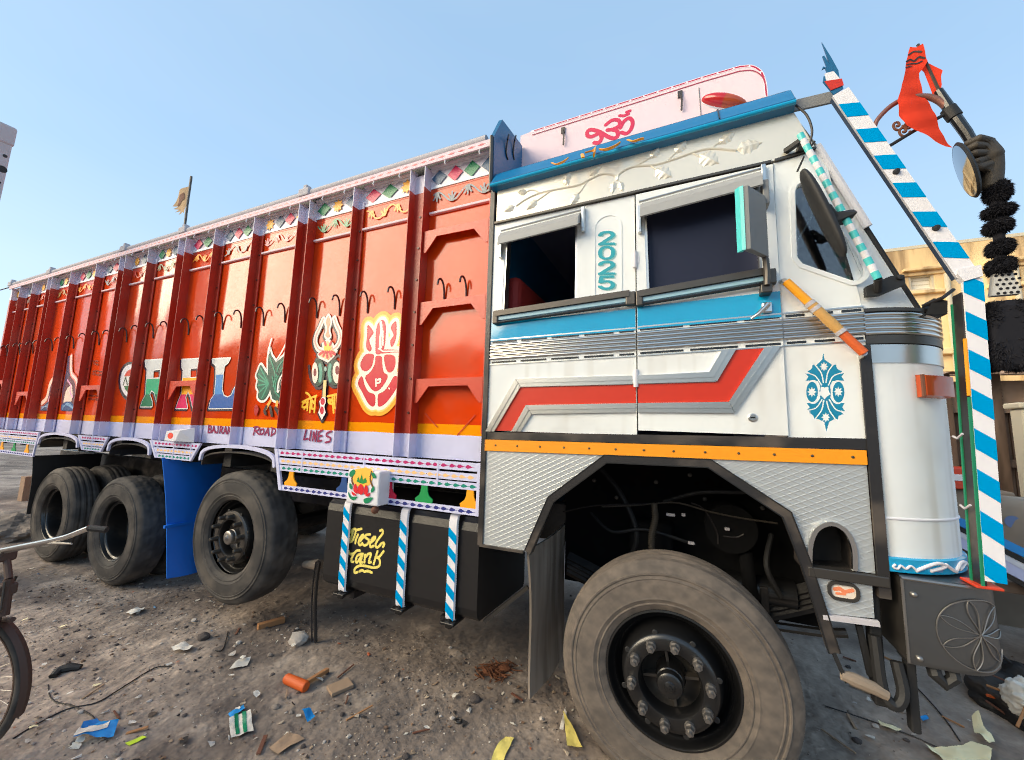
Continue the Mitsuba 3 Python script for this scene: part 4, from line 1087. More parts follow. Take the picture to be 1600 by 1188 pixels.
# front face and windscreen
put(TR, 'front_face', bx(1.0, 1.028, 1.2, 2.40, 1.13, 2.17), 'cab_white', smooth=False)
put(TR, 'windscreen', M([(0.895, .075, 2.155), (0.59, .035, 2.945), (.62, 2.36, 2.945), (.92, 2.32, 2.155), (1.0, .45, 2.16), (.69, .40, 2.95), (.69, 2.0, 2.95), (1.0, 1.95, 2.16)], [(0, 1, 5, 4), (4, 5, 6, 7), (7, 6, 2, 3)]), 'smoke_glass', smooth=False)
put(TR, 'front_header', M([(.585, .01, 2.93), (.487, .01, 3.15), (.52, 2.3, 3.15), (.62, 2.36, 2.93), (.69, .4, 2.93), (.57, .4, 3.15), (.57, 2.0, 3.15), (.69, 2.0, 2.93)], [(0, 1, 5, 4), (4, 5, 6, 7), (7, 6, 2, 3)]), 'emboss', smooth=False)
# indicator lamp on the nose
im = []
for s0, s1 in ((.165, .305),):
    ring = [(s, z) for s in np.linspace(s0, s1, 8) for z in (0,)]
    V = []
    for s in np.linspace(s0, s1, 9):
        for z, o in ((1.806, 0.002), (1.812, .040), (1.892, .040), (1.898, .002)): V.append(oncorner(s, z + .0 * s, o))
    Fc = [(i * 4 + j, i * 4 + j + 1, i * 4 + j + 5, i * 4 + j + 4) for i in range(8) for j in range(3)] + [(0, 3, 2, 1), (32, 33, 34, 35)]
    im.append(M(V, Fc))
IK = put(TR, 'indicator_lamp', join(im), 'amber', smooth=20)
put(IK, 'lens_rim', tube([oncorner(.163, 1.808, .030), oncorner(.163, 1.896, .030)], .007, 6), 'rust')

# grab handle, quarter mirror on its striped rod, big square mirror, wiring
g0, g1 = at(1228, 440, -.05), at(1350, 552, -.05)
gh = lambda t: (g0[0] + (g1[0] - g0[0]) * t, -.05, g0[1] + (g1[1] - g0[1]) * t)
GK = put(TR, 'grab_handle', tube([gh(.0), gh(.3)], .0175, 12), 'tape_yellow')
put(GK, 'taped_grip', tube([gh(.3), gh(.36), gh(.5), gh(.6), gh(.72), gh(.74)], [.018, .021, .0195, .021, .019, .017], 12), 'tape')
put(GK, 'worn_end', tube([gh(.74), gh(1.0)], .0175, 12), 'orange_wood')
putm(GK, 'tape_wrap', [tube([gh(a), gh(a + .04)], .0215, 12) for a in (.31, .38, .70)], 'rail_grey')
putm(GK, 'handle_bracket', [tube([gh(-.02), (gh(-.05)[0], .002, gh(-.05)[2])], .010, 8), tube([gh(1.0), (gh(1.03)[0], .002, gh(1.03)[2])], .012, 8)], 'alu')
r0, r1 = at(1250, 210, -.075), at(1372, 436, -.075)
RD = lambda t: np.array([r0[0] + (r1[0] - r0[0]) * t, -.075, r0[1] + (r1[1] - r0[1]) * t])
QM = group_key(TR, 'quarter_mirror')
for i in range(23):
    a, b = i / 23, (i + 1) / 23
    put(QM, 'rod_band', tube([RD(a), RD(b)], .0135, 12, caps=i in (0, 22)), 'teal' if i % 2 == 0 else 'white_paint')
put(QM, 'rod_bracket', join([hull([(p[0] + dx, y, p[1] + dz) for dx in (-.022, .022) for y in (-.03, -.002) for dz in (-.02, .02) for p in (at(1362, 456, -.015), at(1400, 440, -.015))]), tube([RD(1.0), (RD(1)[0] + .012, -.03, RD(1)[2] - .035)], .014, 8), moved(lathe([(.001, -.012), (.010, -.010), (.012, 0)], 10), (at(1400, 438)[0], -.03, at(1400, 438)[1]))]), 'rubber_black')
put(QM, 'top_bracket', join([bar(RD(.06), RD(.06) + np.array([.0, .075, .01]), .03, .02), bar(RD(.02) + np.array([-.05, .06, -.015]), RD(.04), .022, .02)]), 'rubber_black', smooth=False)
ma, mb = at(1252, 268, -.09), at(1318, 402, -.09)
mc, mv = (ma + mb) / 2, (mb - ma); ml = np.linalg.norm(mv); mv /= ml
sph = trimesh.creation.icosphere(4, 1.0); w = np.array(sph.vertices)
sgn = np.sign(w) * np.abs(w) ** np.array([.75, .75, .75])
n_ = np.array([-.62, .0, .0]); ax1 = np.array([mv[0], 0, mv[1]]); ax2 = np.array([.30, -.95, -.1]); ax2 -= ax1 * (ax1 @ ax2); ax2 /= np.linalg.norm(ax2); ax3 = np.cross(ax1, ax2)
put(QM, 'mirror_shell', trimesh.Trimesh(np.array([mc[0], -.10, mc[1]]) + np.outer(sgn[:, 0] * ml / 2, ax1) + np.outer(sgn[:, 1] * .040, ax2) + np.outer(sgn[:, 2] * .018, ax3), sph.faces, process=False), 'rubber_black', smooth=True)
cl = RD(.60)
put(QM, 'mirror_clamp', join([hull([cl + np.array(o) for o in ((-.03, -.02, -.02), (-.03, .02, -.02), (.035, -.024, .004), (.035, .024, .004), (-.03, -.02, .02), (.03, 0, .03), (0, .03, -.02), (-.055, -.02, -.012), (-.055, .02, -.012))]), tube([cl + np.array([-.03, -.005, -.005]), np.array([mc[0] + .015, -.10, mc[1] + .02])], .016, 8)]), 'rubber_black')
put(QM, 'loose_wire', tube([RD(.13) + np.array([-.02, 0, -.02]), RD(.17) + np.array([-.055, .01, -.05])], .004, 6), 'wire_black')
wr = [at(*p, .0) for p in ((1241, 172), (1258, 188), (1266, 212), (1262, 236), (1270, 228))]
put(TR, 'aerial_wire', tube([(p[0], -.03, p[1]) for p in wr], .005, 6, smooth=4), 'wire_black')
# square mirror beside the door
SM = group_key(TR, 'square_mirror')
sq_ = [at(1151, 293, -.20), at(1158, 293, -.20), at(1193, 394, -.03)]
x0, z0_, z1_ = at(1152, 388, -.19)[0], 2.452, 2.742
e0, e1, e2 = at(1150, 340, -.19)[0], at(1158, 340, -.20)[0], at(1191, 345, -.07)[0]
zt_, zb_ = at(1156, 293, -.20)[1], at(1158, 391, -.20)[1]
put(SM, 'mirror_back', hull([(x, y, z) for x, y in ((e1, -.200), (e2, -.070), (e1 + .030, -.205), (e2 + .015, -.085)) for z in (zb_, zt_)]), 'grey_paint', smooth=False)
put(SM, 'cyan_edge', hull([(x, y, z) for x, y in ((e0, -.182), (e1 - .002, -.202), (e1 + .012, -.206), (e0 + .02, -.180)) for z in (zb_ - .002, zt_ + .003)]), 'teal', smooth=False)
put(SM, 'mirror_glass', M([(e1 - .002, -.195, zb_ + .01), (e2 - .004, -.066, zb_ + .01), (e2 - .004, -.066, zt_ - .01), (e1 - .002, -.195, zt_ - .01)], [(0, 3, 2, 1)]), 'mirror', smooth=False)
ar = [at(*p, -.06) for p in ((1172, 392), (1186, 396), (1194, 404), (1197, 425), (1197, 448))]
put(SM, 'lower_arm', tube([(p[0], -.08, p[1]) for p in ar], .013, 8, smooth=3), 'dark_steel')
put(SM, 'arm_plate', bx(ar[4][0] - .022, ar[4][0] + .022, -.075, -.012, ar[4][1] - .03, ar[4][1] + .008, .004), 'dark_steel', smooth=False)
put(SM, 'upper_arm', join([bx(.335, .360, -.075, -.012, 2.68, 2.80, .004)]), 'grey_paint', smooth=False)

# cab inside: dark box with a red bunk and a blue back panel
put(TR, 'cab_back', bx(-1.075, -1.06, .06, 2.36, 1.0, 3.1), 'ear_blue', smooth=False)
put(TR, 'cab_floor', bx(-1.05, .90, .30, 2.36, 1.50, 1.535), 'cab_inside', smooth=False)
put(TR, 'cab_far_side', bx(-1.09, .66, 2.37, 2.42, 1.0, 3.1), 'cab_white', smooth=False)
put(TR, 'cab_inner_wall', bx(-1.05, .6, 2.34, 2.365, 1.54, 3.09), 'cab_inside', smooth=False)
put(TR, 'bunk', join([bx(-1.05, -.62, .12, 2.3, 1.55, 2.05, .05), bx(-1.055, -.95, .12, 2.3, 2.06, 2.60, .04)]), 'seat_red', smooth=False)
put(TR, 'driver_seat', join([bx(-.25, .22, .35, .85, 1.55, 1.98, .05), bx(-.33, -.22, .35, .85, 1.98, 2.55, .05)]), 'cab_inside', smooth=False)
put(TR, 'dashboard', bx(.45, .93, .2, 2.3, 1.7, 2.15, .05), 'cab_inside', smooth=False)
put(TR, 'steering_wheel', join([moved(trimesh.creation.torus(.2, .014, 32, 10), rot=([0, 1, 0], -25)).apply_translation((.34, .6, 2.26)), bar((.34, .6, 2.26), (.46, .6, 2.05), .03, .03)]), 'gloss_black')
put(TR, 'cab_ceiling', bx(-1.06, .48, .10, 2.36, 3.085, 3.105), 'cab_inside', smooth=False)

# ------------------------------------------------------------------ wheels
def tyre_mesh(w=.28, R=.525, tread=True, n=150, rib=True):
    side_ = [(.288, .045), (.296, .028), (.315, .014), (.322, .011), (.325, .007), (.329, .007), (.332, .0095), (.345, .004), (.349, .001), (.353, .001), (.357, .0025), (.385, .0), (.425, .003), (.434, .005), (.437, .0025), (.441, .003), (.444, .007), (.452, .009), (.456, .005), (.463, .005), (.467, .013), (.488, .022), (.503, .033), (.514, .046)]
    m = 11
    ys = np.linspace(.058, w - .058, m)
    tr = [(R - .002 - .008 * ((y - w / 2) / (w / 2 - .058)) ** 2, y) for y in ys]
    prof = side_ + tr + [(r, w - y) for r, y in side_[::-1]]
    p = np.array(prof); k = len(p)
    a = np.arange(n) * 2 * np.pi / n
    Rr = np.broadcast_to(p[:, 0], (n, k)).copy()
    s0 = len(side_)
    if tread:
        for j in range(m):
            for i in range(n):
                row = (i + (j // 3) * 2) % 5
                if row == 0 or j in (3, 7): Rr[i, s0 + j] -= .0065
        for i in range(n):
            if i % 5 in (0,): Rr[i, s0 - 1] -= .004; Rr[i, s0 + m] -= .004
    else:
        for j in (2, 5, 8): Rr[:, s0 + j] -= .009
    V = np.stack([Rr * np.cos(a)[:, None], np.broadcast_to(p[:, 1], (n, k)), Rr * np.sin(a)[:, None]], -1).reshape(-1, 3)
    Fc = [(i * k + j, i * k + j + 1, ((i + 1) % n) * k + j + 1, ((i + 1) % n) * k + j) for i in range(n) for j in range(k - 1)]
    return M(V, Fc)


TY_A, TY_B = tyre_mesh(tread=False), tyre_mesh(tread=True)
nut = trimesh.creation.cylinder(.0185, .028, sections=6); nut.apply_transform(trimesh.transformations.rotation_matrix(math.pi / 2, [1, 0, 0]))
collar = lathe([(.001, .0), (.021, .0), (.023, .010), (.023, .016)], 14)
stud = lathe([(.001, -.040), (.008, -.040), (.0095, -.036), (.0095, .0)], 10)
cap_ = lathe([(.001, -.052), (.012, -.050), (.016, -.042), (.0185, -.012), (.0185, .0)], 12)


def front_disc(k, c, deep=0.0, nuts_long=False, name='black_rim'):
    """Steel wheel dished outwards with ten nuts and a hub, as on a steered axle."""
    at0 = lambda m: moved(m, (c[0], c[1] + deep, c[2]))
    rim = lathe([(.292, .060), (.297, .040), (.293, .030), (.284, .028), (.277, .036), (.272, .062), (.262, .072), (.257, .064), (.250, .074), (.246, .105), (.236, .118), (.228, .110), (.222, .070), (.214, .030), (.206, .000), (.196, -.012), (.180, -.016), (.150, -.016), (.138, -.014), (.132, -.004), (.129, .02), (.126, .06)], 72)
    rk = put(k, 'rim', at0(rim), 'gloss_black', smooth=38)
    if nuts_long: put(rk, 'bright_ring', at0(lathe([(.2055, -.0012), (.197, -.0135), (.181, -.0172), (.152, -.0172)], 60)), 'dark_steel', smooth=35)
    hl = []
    for i in range(8):
        t = i * math.pi / 4 + .3
        hl.append(moved(lathe([(.001, -.001), (.011, -.001), (.013, .001)], 12), (.209 * math.cos(t), .010, .209 * math.sin(t)), None))
    putm(rk, 'hand_hole', [at0(moved(m, (0, -.014, 0))) for m in hl], 'rubber_black')
    put(k, 'hub_bowl', at0(lathe([(.128, .05), (.118, .075), (.095, .095), (.06, .105), (.04, .10)], 48)), 'dark_steel', smooth=40)
    hub = lathe([(.001, -.050), (.010, -.050), (.012, -.044), (.020, -.042), (.024, -.036), (.043, -.034), (.052, -.028), (.056, -.016), (.056, .0), (.060, .004), (.060, .045), (.066, .055), (.068, .10)], 40)
    put(k, 'hub_cap', at0(hub), 'gloss_black' if not nuts_long else 'steel', smooth=35)
    ribs = ([moved(bx(.060, .122, .05, .092, -.006, .006), rot=([0, 1, 0], 90 * i + 80)) for i in range(4)])
    putm(k, 'hub_rib', [at0(m) for m in ribs], 'dark_steel', smooth=False)
    for i in range(10):
        t = i * 2 * math.pi / 10 + .17
        q = np.array([.1675 * math.cos(t), -.016, .1675 * math.sin(t)])
        if nuts_long:
            mm = join([moved(cap_, q), moved(collar, q + [0, -.012, 0])])
        else:
            mm = join([moved(collar, q + [0, -.014, 0]), moved(moved(nut, rot=([0, 1, 0], 20 * i)), q + [0, -.026, 0]), moved(stud, q + [0, -.014, 0])])
        put(k, 'wheel_nut', at0(mm), 'steel' if not nuts_long else 'dark_steel', smooth=30)


def wheel(x, y, z, kind, tm, mat, spin=0):
    k = group_key(TR, 'wheel')
    tmm = moved(moved(tm, rot=([0, 1, 0], spin)), (x, y, z))
    put(k, 'tyre', tmm, mat, smooth=28)
    if kind == 'steer': front_disc(k, (x, y, z))
    elif kind == 'lift': front_disc(k, (x, y + .035, z), nuts_long=True)
    elif kind == 'dual':
        put(k, 'rim', moved(lathe([(.292, .060), (.297, .040), (.290, .030), (.282, .034), (.276, .062), (.262, .072), (.257, .064), (.250, .074), (.246, .14), (.243, .22), (.236, .235), (.120, .245), (.09, .20), (.001, .19)], 64), (x, y, z)), 'gloss_black', smooth=35)
        put(k, 'rim_ring', moved(lathe([(.2605, .0725), (.258, .0645), (.2555, .0645), (.2525, .0745)], 64), (x, y, z)), 'dark_steel', smooth=35)
    else:
        put(k, 'rim', moved(lathe([(.292, .05), (.27, .06), (.25, .12), (.001, .13)], 32), (x, y, z)), 'gloss_black')
    return k


WZ = .515
wheel(-.104, .012, WZ, 'steer', TY_A, 'tyre', 10)
wheel(-3.40, .020, .700, 'lift', TY_B, 'tyre_dark', 4)
wheel(-5.25, .030, WZ, 'dual', TY_B, 'tyre_dark', 0)
wheel(-6.66, .030, WZ, 'dual', TY_A, 'tyre_dark', 7)
wheel(-5.25, .36, WZ, 'inner', TY_B, 'tyre_dark', 9)
wheel(-6.66, .36, WZ, 'inner', TY_A, 'tyre_dark', 9)
for x, z in ((-.104, WZ), (-3.435, .69), (-5.25, WZ), (-6.66, WZ)):
    wheel(x, 2.13, z, 'inner', TY_A, 'tyre_dark', 3)

# ------------------------------------------------------------------ chassis, tank, flaps, under-bonnet things
putm(TR, 'chassis_rail', [bx(-8.8, .7, .72, .80, .86, 1.12, .01), bx(-8.8, .7, 1.58, 1.66, .86, 1.12, .01)], 'black_paint', smooth=False)
for x, z in ((-.104, WZ), (-3.435, .69), (-5.25, WZ), (-6.66, WZ)):
    put(TR, 'axle', tube([(x, .2, z), (x, 2.3, z)], .07, 12), 'grime')
putm(TR, 'cross_member', [bx(x - .05, x + .05, .10, 2.34, 1.24, 1.40) for x in np.arange(-8.6, -1.3, .62)], 'grime', smooth=False)
putm(TR, 'leaf_spring', [tube([(-.75, .60, .72), (-.4, .60, .615), (-.1, .60, .60), (.3, .60, .65), (.66, .60, .80)], .035 - .0 * i, 4, smooth=3).apply_translation((0, 0, .028 * i)) for i in range(4)], 'grime', smooth=False)
putm(TR, 'inner_arch_plate', [bx(-.80, .62, .70, .72, .62, 1.52), bx(-.84, .64, .05, .72, 1.515, 1.53)], 'matte_black', smooth=False)
putm(TR, 'engine_block', [bx(-.55, .45, .74, 1.55, .55, 1.4, .04), bx(-.35, -.1, .52, .70, .9, 1.1, .03), moved(trimesh.creation.cylinder(.13, .2, sections=24), rot=([1, 0, 0], 90)).apply_translation((.2, .60, 1.12))], 'matte_black', smooth=30)
hs = [at(*p, .42) for p in ((1022, 786), (1024, 810), (1019, 832), (1018, 850), (1021, 880))]
put(TR, 'ribbed_hose', join([tube([(p[0], .42, p[1]) for p in hs], .017, 10, smooth=4)] + [moved(lathe([(.018, -.003), (.0205, 0), (.018, .003)], 10), rot=([1, 0, 0], 90)).apply_translation((*[np.interp(t, np.linspace(0, 1, 5), [p[0] for p in hs])], .42, np.interp(t, np.linspace(0, 1, 5), [p[1] for p in hs]))) for t in np.linspace(.15, .95, 22)]), 'hand_brown')
for pts in ([(940, 792), (990, 790), (1022, 787), (1060, 786), (1110, 800), (1160, 810), (1215, 818)], [(1080, 786), (1100, 796), (1120, 830), (1122, 850)], [(880, 800), (930, 790), (1010, 788)], [(1130, 838), (1150, 840), (1162, 835)]):
    q = [at(*p, .5) for p in pts]
    put(TR, 'engine_wire', tube([(p[0], .5, p[1]) for p in q], .005, 6, smooth=3), 'wire_black' if pts[0][0] != 940 else 'hand_brown')
for px, py, w in ((1048, 804, 14), (1068, 804, 6), (1136, 826, 7), (1080, 848, 10)):
    q = at(px, py, .5); put(TR, 'wire_connector', bx(q[0] - w * .0017, q[0] + w * .0017, .48, .5, q[1] - .008, q[1] + .008, .003), 'rail_grey', smooth=False)
put(TR, 'air_tank', moved(moved(trimesh.creation.cylinder(.075, .5, sections=24), rot=([0, 1, 0], 90)), (.25, .62, .79)), 'gloss_black')
put(TR, 'steering_rod', tube([(.10, .45, .66), (.55, .42, .70), (.66, .42, .72)], .022, 8), 'gloss_black')
put(TR, 'shock_absorber', join([tube([(.30, .52, .60), (.27, .55, 1.0)], .035, 12), tube([(.27, .55, 1.0), (.25, .56, 1.22)], .022, 10)]), 'matte_black')
for pts, rr_ in (([(-.55, .62, 1.40), (-.40, .55, 1.25), (-.30, .52, 1.02), (-.38, .56, .80)], .016), ([(.45, .60, 1.38), (.30, .50, 1.33), (.05, .52, 1.30), (-.15, .58, 1.22)], .012), ([(-.6, .6, 1.1), (-.45, .52, 1.02), (-.25, .5, 1.06), (.02, .55, 1.0)], .010), ([(.40, .58, 1.1), (.36, .5, .95), (.42, .52, .80)], .014)):
    put(TR, 'engine_hose', tube(pts, rr_, 8, smooth=5), 'rubber_black')
for x, z in ((-.45, 1.2), (-.2, 1.32), (.08, 1.24), (.38, 1.22), (-.6, 1.3), (.0, 1.38)):
    put(TR, 'frame_bolt', moved(lathe([(.001, -.016), (.012, -.014), (.016, 0)], 8), (x, .70, z)), 'dark_steel')
put(TR, 'spring_clip', join([bx(x - .02, x + .02, .54, .66, z - .02, z + .17, .006) for x, z in ((-.45, .62), (.35, .66))]), 'grime', smooth=False)
# mud flaps
def flap(x, top, bot, z0, z1, mat, bulge=.02, name='mud_flap', n=10):
    """A hanging sheet across the truck: top and bot are its (near, far) edges in y."""
    V = []
    for s in (0, 1):
        for j in range(n + 1):
            for i in range(n + 1):
                u, v = i / n, j / n
                y0, y1 = top[0] + (bot[0] - top[0]) * v, top[1] + (bot[1] - top[1]) * v
                V.append((x + bulge * math.sin(math.pi * u) * (.5 + .5 * v) + s * .012 + .008 * math.sin(5 * v + 3 * u), y0 + (y1 - y0) * u + .008 * math.sin(4 * v), z1 + (z0 - z1) * v))
    N = (n + 1) ** 2; Fc = []
    for j in range(n):
        for i in range(n):
            a = j * (n + 1) + i
            Fc += [(a, a + 1, a + n + 2, a + n + 1), (N + a, N + a + n + 1, N + a + n + 2, N + a + 1)]
    for j in range(n):
        a = j * (n + 1); Fc += [(a, a + n + 1, N + a + n + 1, N + a), (a + n, N + a + n, N + a + 2 * n + 1, a + 2 * n + 1)]
    return put(TR, name, M(V, Fc), mat, smooth=40)
flap(-.82, (.02, .74), (.12, .70), .19, .985, 'flap_brown', .03)
BF = flap(-4.40, (-.02, .50), (.15, .47), .18, 1.28, 'flap_blue', .05)
put(BF, 'flap_bracket', bar((-4.36, .05, .66), (-4.36, .48, .66), .03, .025), 'flap_blue', smooth=False)
flap(-7.45, (.06, .70), (.10, .66), .42, 1.13, 'rubber_black', .02)
# fuel tank
prof_t = [(.04, 1.10), (.012, 1.075), (.0, 1.03), (.0, .60), (.012, .555), (.04, .53), (.70, .50), (.72, .53), (.72, 1.08), (.70, 1.11)]
v = [(x, .045 + y, z) for x in (-2.345, -1.125) for y, z in prof_t]
npt = len(prof_t)
Fc = [(i, (i + 1) % npt, npt + (i + 1) % npt, npt + i) for i in range(npt)]
tk = M(v, Fc); tri = [(0, i, i + 1) for i in range(1, npt - 1)] + [(npt, npt + i + 1, npt + i) for i in range(1, npt - 1)]
tk = join([tk, M(v, [(a, b, c, c) for a, b, c in tri])])
trimesh.repair.fix_normals(tk)
KT = put(TR, 'fuel_tank', tk, 'tank_black', smooth=False)
Zd = zm(530, 810, 11.88); yt = .0445
ds = [([(180, 290), (250, 212), (308, 205), (300, 280), (255, 400), (212, 438), (202, 410), (240, 300), (255, 225)], 1), ([(345, 215), (415, 195)], 0), ([(352, 305), (312, 390), (298, 462)], 0), ([(392, 420), (450, 345), (440, 305), (392, 360), (360, 450), (385, 500), (430, 462)], 1), ([(575, 298), (505, 308), (482, 355), (548, 400), (540, 460), (480, 505), (440, 485)], 1), ([(592, 450), (660, 385), (668, 345), (622, 370), (578, 460), (580, 530), (640, 512)], 1),
      ([(758, 232), (800, 218), (812, 270), (750, 360), (688, 450), (680, 530), (730, 532), (782, 470), (832, 458), (832, 500), (812, 530)], 1), ([(178, 612), (200, 660), (270, 652), (330, 600), (385, 598)], 1), ([(275, 655), (232, 740), (225, 800), (262, 808)], 1), ([(405, 660), (335, 700), (308, 800), (340, 812), (400, 720), (440, 660), (402, 780), (390, 832), (430, 815)], 1), ([(482, 680), (468, 822)], 0), ([(480, 730), (540, 662), (592, 660), (562, 760), (552, 822), (592, 812)], 1),
      ([(712, 612), (672, 740), (640, 850)], 1), ([(825, 612), (752, 708), (700, 732)], 1), ([(720, 732), (755, 785), (750, 870), (690, 912), (600, 912), (450, 880), (350, 890), (290, 942), (288, 1010), (340, 1000)], 1), ([(380, 985), (430, 965), (470, 992), (530, 980), (605, 1008)], 1)]
art(KT, 'tank_lettering', [(unary_union([ST(p, .0165, yt, Zd, s) for p, s in ds]), L(232, 214, 110))], yt, 'yellow brush lettering reading Diesel Tank')
# striped straps
for (tx, ty), (bx_, by_) in (((542, 783), (530, 925)), ((628, 797), (624, 950)), ((705, 812), (702, 975))):
    a, b = at(tx, ty, .02), at(bx_, by_, .0)
    xm = a[0] * .5 + b[0] * .5; tilt = 0
    path = [(xm, .20, 1.115), (xm, .07, 1.118), (xm, .028, 1.09), (xm, .026, .95), (xm, .026, .70), (xm, .026, .60), (xm, .03, .535), (xm, .05, .525)]
    pl = LineString(path); V = []
    ps = np.array(spl(path, n=6)); w_ = .033
    for p in ps: V += [(p[0] - w_, p[1] + .003, p[2]), (p[0] - w_ * .8, p[1] - .008, p[2]), (p[0] + w_ * .8, p[1] - .008, p[2]), (p[0] + w_, p[1] + .003, p[2])]
    sk_ = put(TR, 'tank_strap', M(V, [(i * 4 + j, i * 4 + j + 1, (i + 1) * 4 + j + 1, (i + 1) * 4 + j) for i in range(len(ps) - 1) for j in range(3)]), 'white_paint', smooth=False)
    for j in range(5):
        zc = 1.04 - j * .105 - (.03 if tx > 600 else 0)
        g = Polygon([(xm - w_ * .84, zc + .035), (xm + w_ * .84, zc - .012), (xm + w_ * .84, zc - .062), (xm - w_ * .84, zc - .015)])
        put(sk_, 'blue_stripe', slab(g, .0155, .018), 'stripe_blue', smooth=False)
    put(sk_, 'strap_bolt', join([bx(xm - .045, xm + .045, -.005, .12, .505, .522, .004), tube([(xm, .03, .535), (xm, .03, .48)], .012, 8), bx(xm - .02, xm + .02, .01, .05, .485, .505, .004)]), 'gloss_black', smooth=False)
putm(TR, 'tank_rest', [bx(-2.2, -2.1, .1, .8, .46, .50), bx(-1.4, -1.3, .1, .8, .46, .50)], 'black_paint', smooth=False)
put(TR, 'brace_rod', bar((-1.10, .10, .53), (-.86, .16, .74), .02, .02), 'dark_steel', smooth=False)
# hanging cable bundle and a grey fitting by the lift axle
cb = [at(*p, .25) for p in ((498, 878), (494, 905), (491, 950), (492, 1003))]
put(TR, 'cable_bundle', join([tube([(p[0] + d, .25 + e, p[1]) for p in cb], .006, 6, smooth=3) for d, e in ((0, 0), (.012, .006), (-.011, .01), (.020, -.012), (-.020, -.008))]), 'wire_black')
q = at(490, 885, .3); put(TR, 'axle_end', tube([(q[0] - .10, .3, q[1]), (q[0] + .06, .3, q[1] + .02)], [.025, .042], 12), 'tarp')

# ------------------------------------------------------------------ bumper, striped post, step
bz0, bz1 = .818, 1.128
def bcorner(o):
    R = .16; x0, y0 = .86, -.035
    pts = [(.715, y0 - o * 1.0), (.80, y0 - o)] + [(x0 + (R + o) * math.cos(t), y0 + R + (R + o) * math.sin(t)) for t in np.linspace(-math.pi / 2, 0, 9)] + [(x0 + R + o, 2.3)]
    return pts
V = []; pr = [(-.15, bz1 - .004), (-.012, bz1), (0.0, bz1 - .012), (0.0, bz1 - .05), (.004, .95), (0.0, bz0 + .02), (-.012, bz0), (-.1, bz0 + .004)]
k_ = len(bcorner(0))
for o, z in pr: V += [(x, y, z - .012 * (x - .715) * (1 if z > 1 else -1)) for x, y in bcorner(o)]
BP = put(TR, 'bumper', M(V, [(j * k_ + i, j * k_ + i + 1, (j + 1) * k_ + i + 1, (j + 1) * k_ + i) for j in range(len(pr) - 1) for i in range(k_ - 1)]), 'bumper_metal', smooth=30)
top_e = [(x, y, bz1 - .006 - .012 * (x - .715)) for x, y in bcorner(.001)[:11]]
put(BP, 'bumper_trim', tube(top_e, .006, 6), 'steel')
put(BP, 'side_trim', tube([(.717, -.037, bz0 + .01), (.717, -.037, bz1 - .01)], .005, 6), 'steel')
put(BP, 'bumper_end', bx(.716, .722, -.03, .2, bz0 + .01, bz1 - .01), 'dark_steel', smooth=False)
Zp = zm(1400, 860, 3.62)
cxy = [at(*Zp(*p), -.036) for p in ((490, 490), (225, 440))]
c0 = cxy[0]; rr_ = abs(c0[0] - cxy[1][0])
def bump_pt(a, r):
    x, z = c0[0] + r * math.cos(a), c0[1] + r * math.sin(a) * .98
    s = x - .86
    if s <= 0: return (x, -.0405, z)
    t = min(s / .16, 1.4); return (.86 + .1655 * math.sin(t), -.035 + .16 - .1655 * math.cos(t), z)
eng = [tube([bump_pt(a, rr_) for a in np.linspace(.9, 2 * math.pi - .5, 40)], .0022, 5)]
for i in range(7):
    a = math.pi * .86 + i * math.pi / 3.5
    for s in (-1, 1): eng.append(tube([bump_pt(a + s * .20 * math.sin(math.pi * t), rr_ * t) for t in np.linspace(.02, 1, 12)], .0018, 5))
put(BP, 'pressed_flower', join(eng), 'steel')
for p in ((100, 250), (132, 612)):
    q = at(*Zp(*p), -.036); put(BP, 'bumper_bolt', moved(trimesh.creation.icosphere(2, .011), (q[0], -.037, q[1])), 'steel', smooth=True)
putm(BP, 'bumper_frame', [bx(.63, .67, .03, .08, .62, 1.12, .006), bx(.728, .758, .02, .06, .56, .84, .006)], 'rubber_black', smooth=False)
put(TR, 'step_bracket', join([bar((.500, -.004, .80), (.535, -.004, .70), .035, .012), tube([(.64, .02, .88), (.645, 0, .70), (.675, -.01, .655), (.705, .0, .70), (.70, .02, .80)], .020, 8, smooth=4), bar((.60, .04, .90), (.625, .04, .72), .02, .02)]), 'rubber_black')
put(TR, 'step_tread', tube([(.520, -.01, .722), (.56, -.012, .715), (.62, -.012, .700), (.655, -.012, .685)], [.018, .024, .022, .018], 10), 'tarp')
put(TR, 'tow_hook', tube([(.80, .02, .83), (.80, .0, .79), (.825, .0, .765), (.85, .0, .79), (.85, .02, .83)], .022, 8), 'rubber_black')

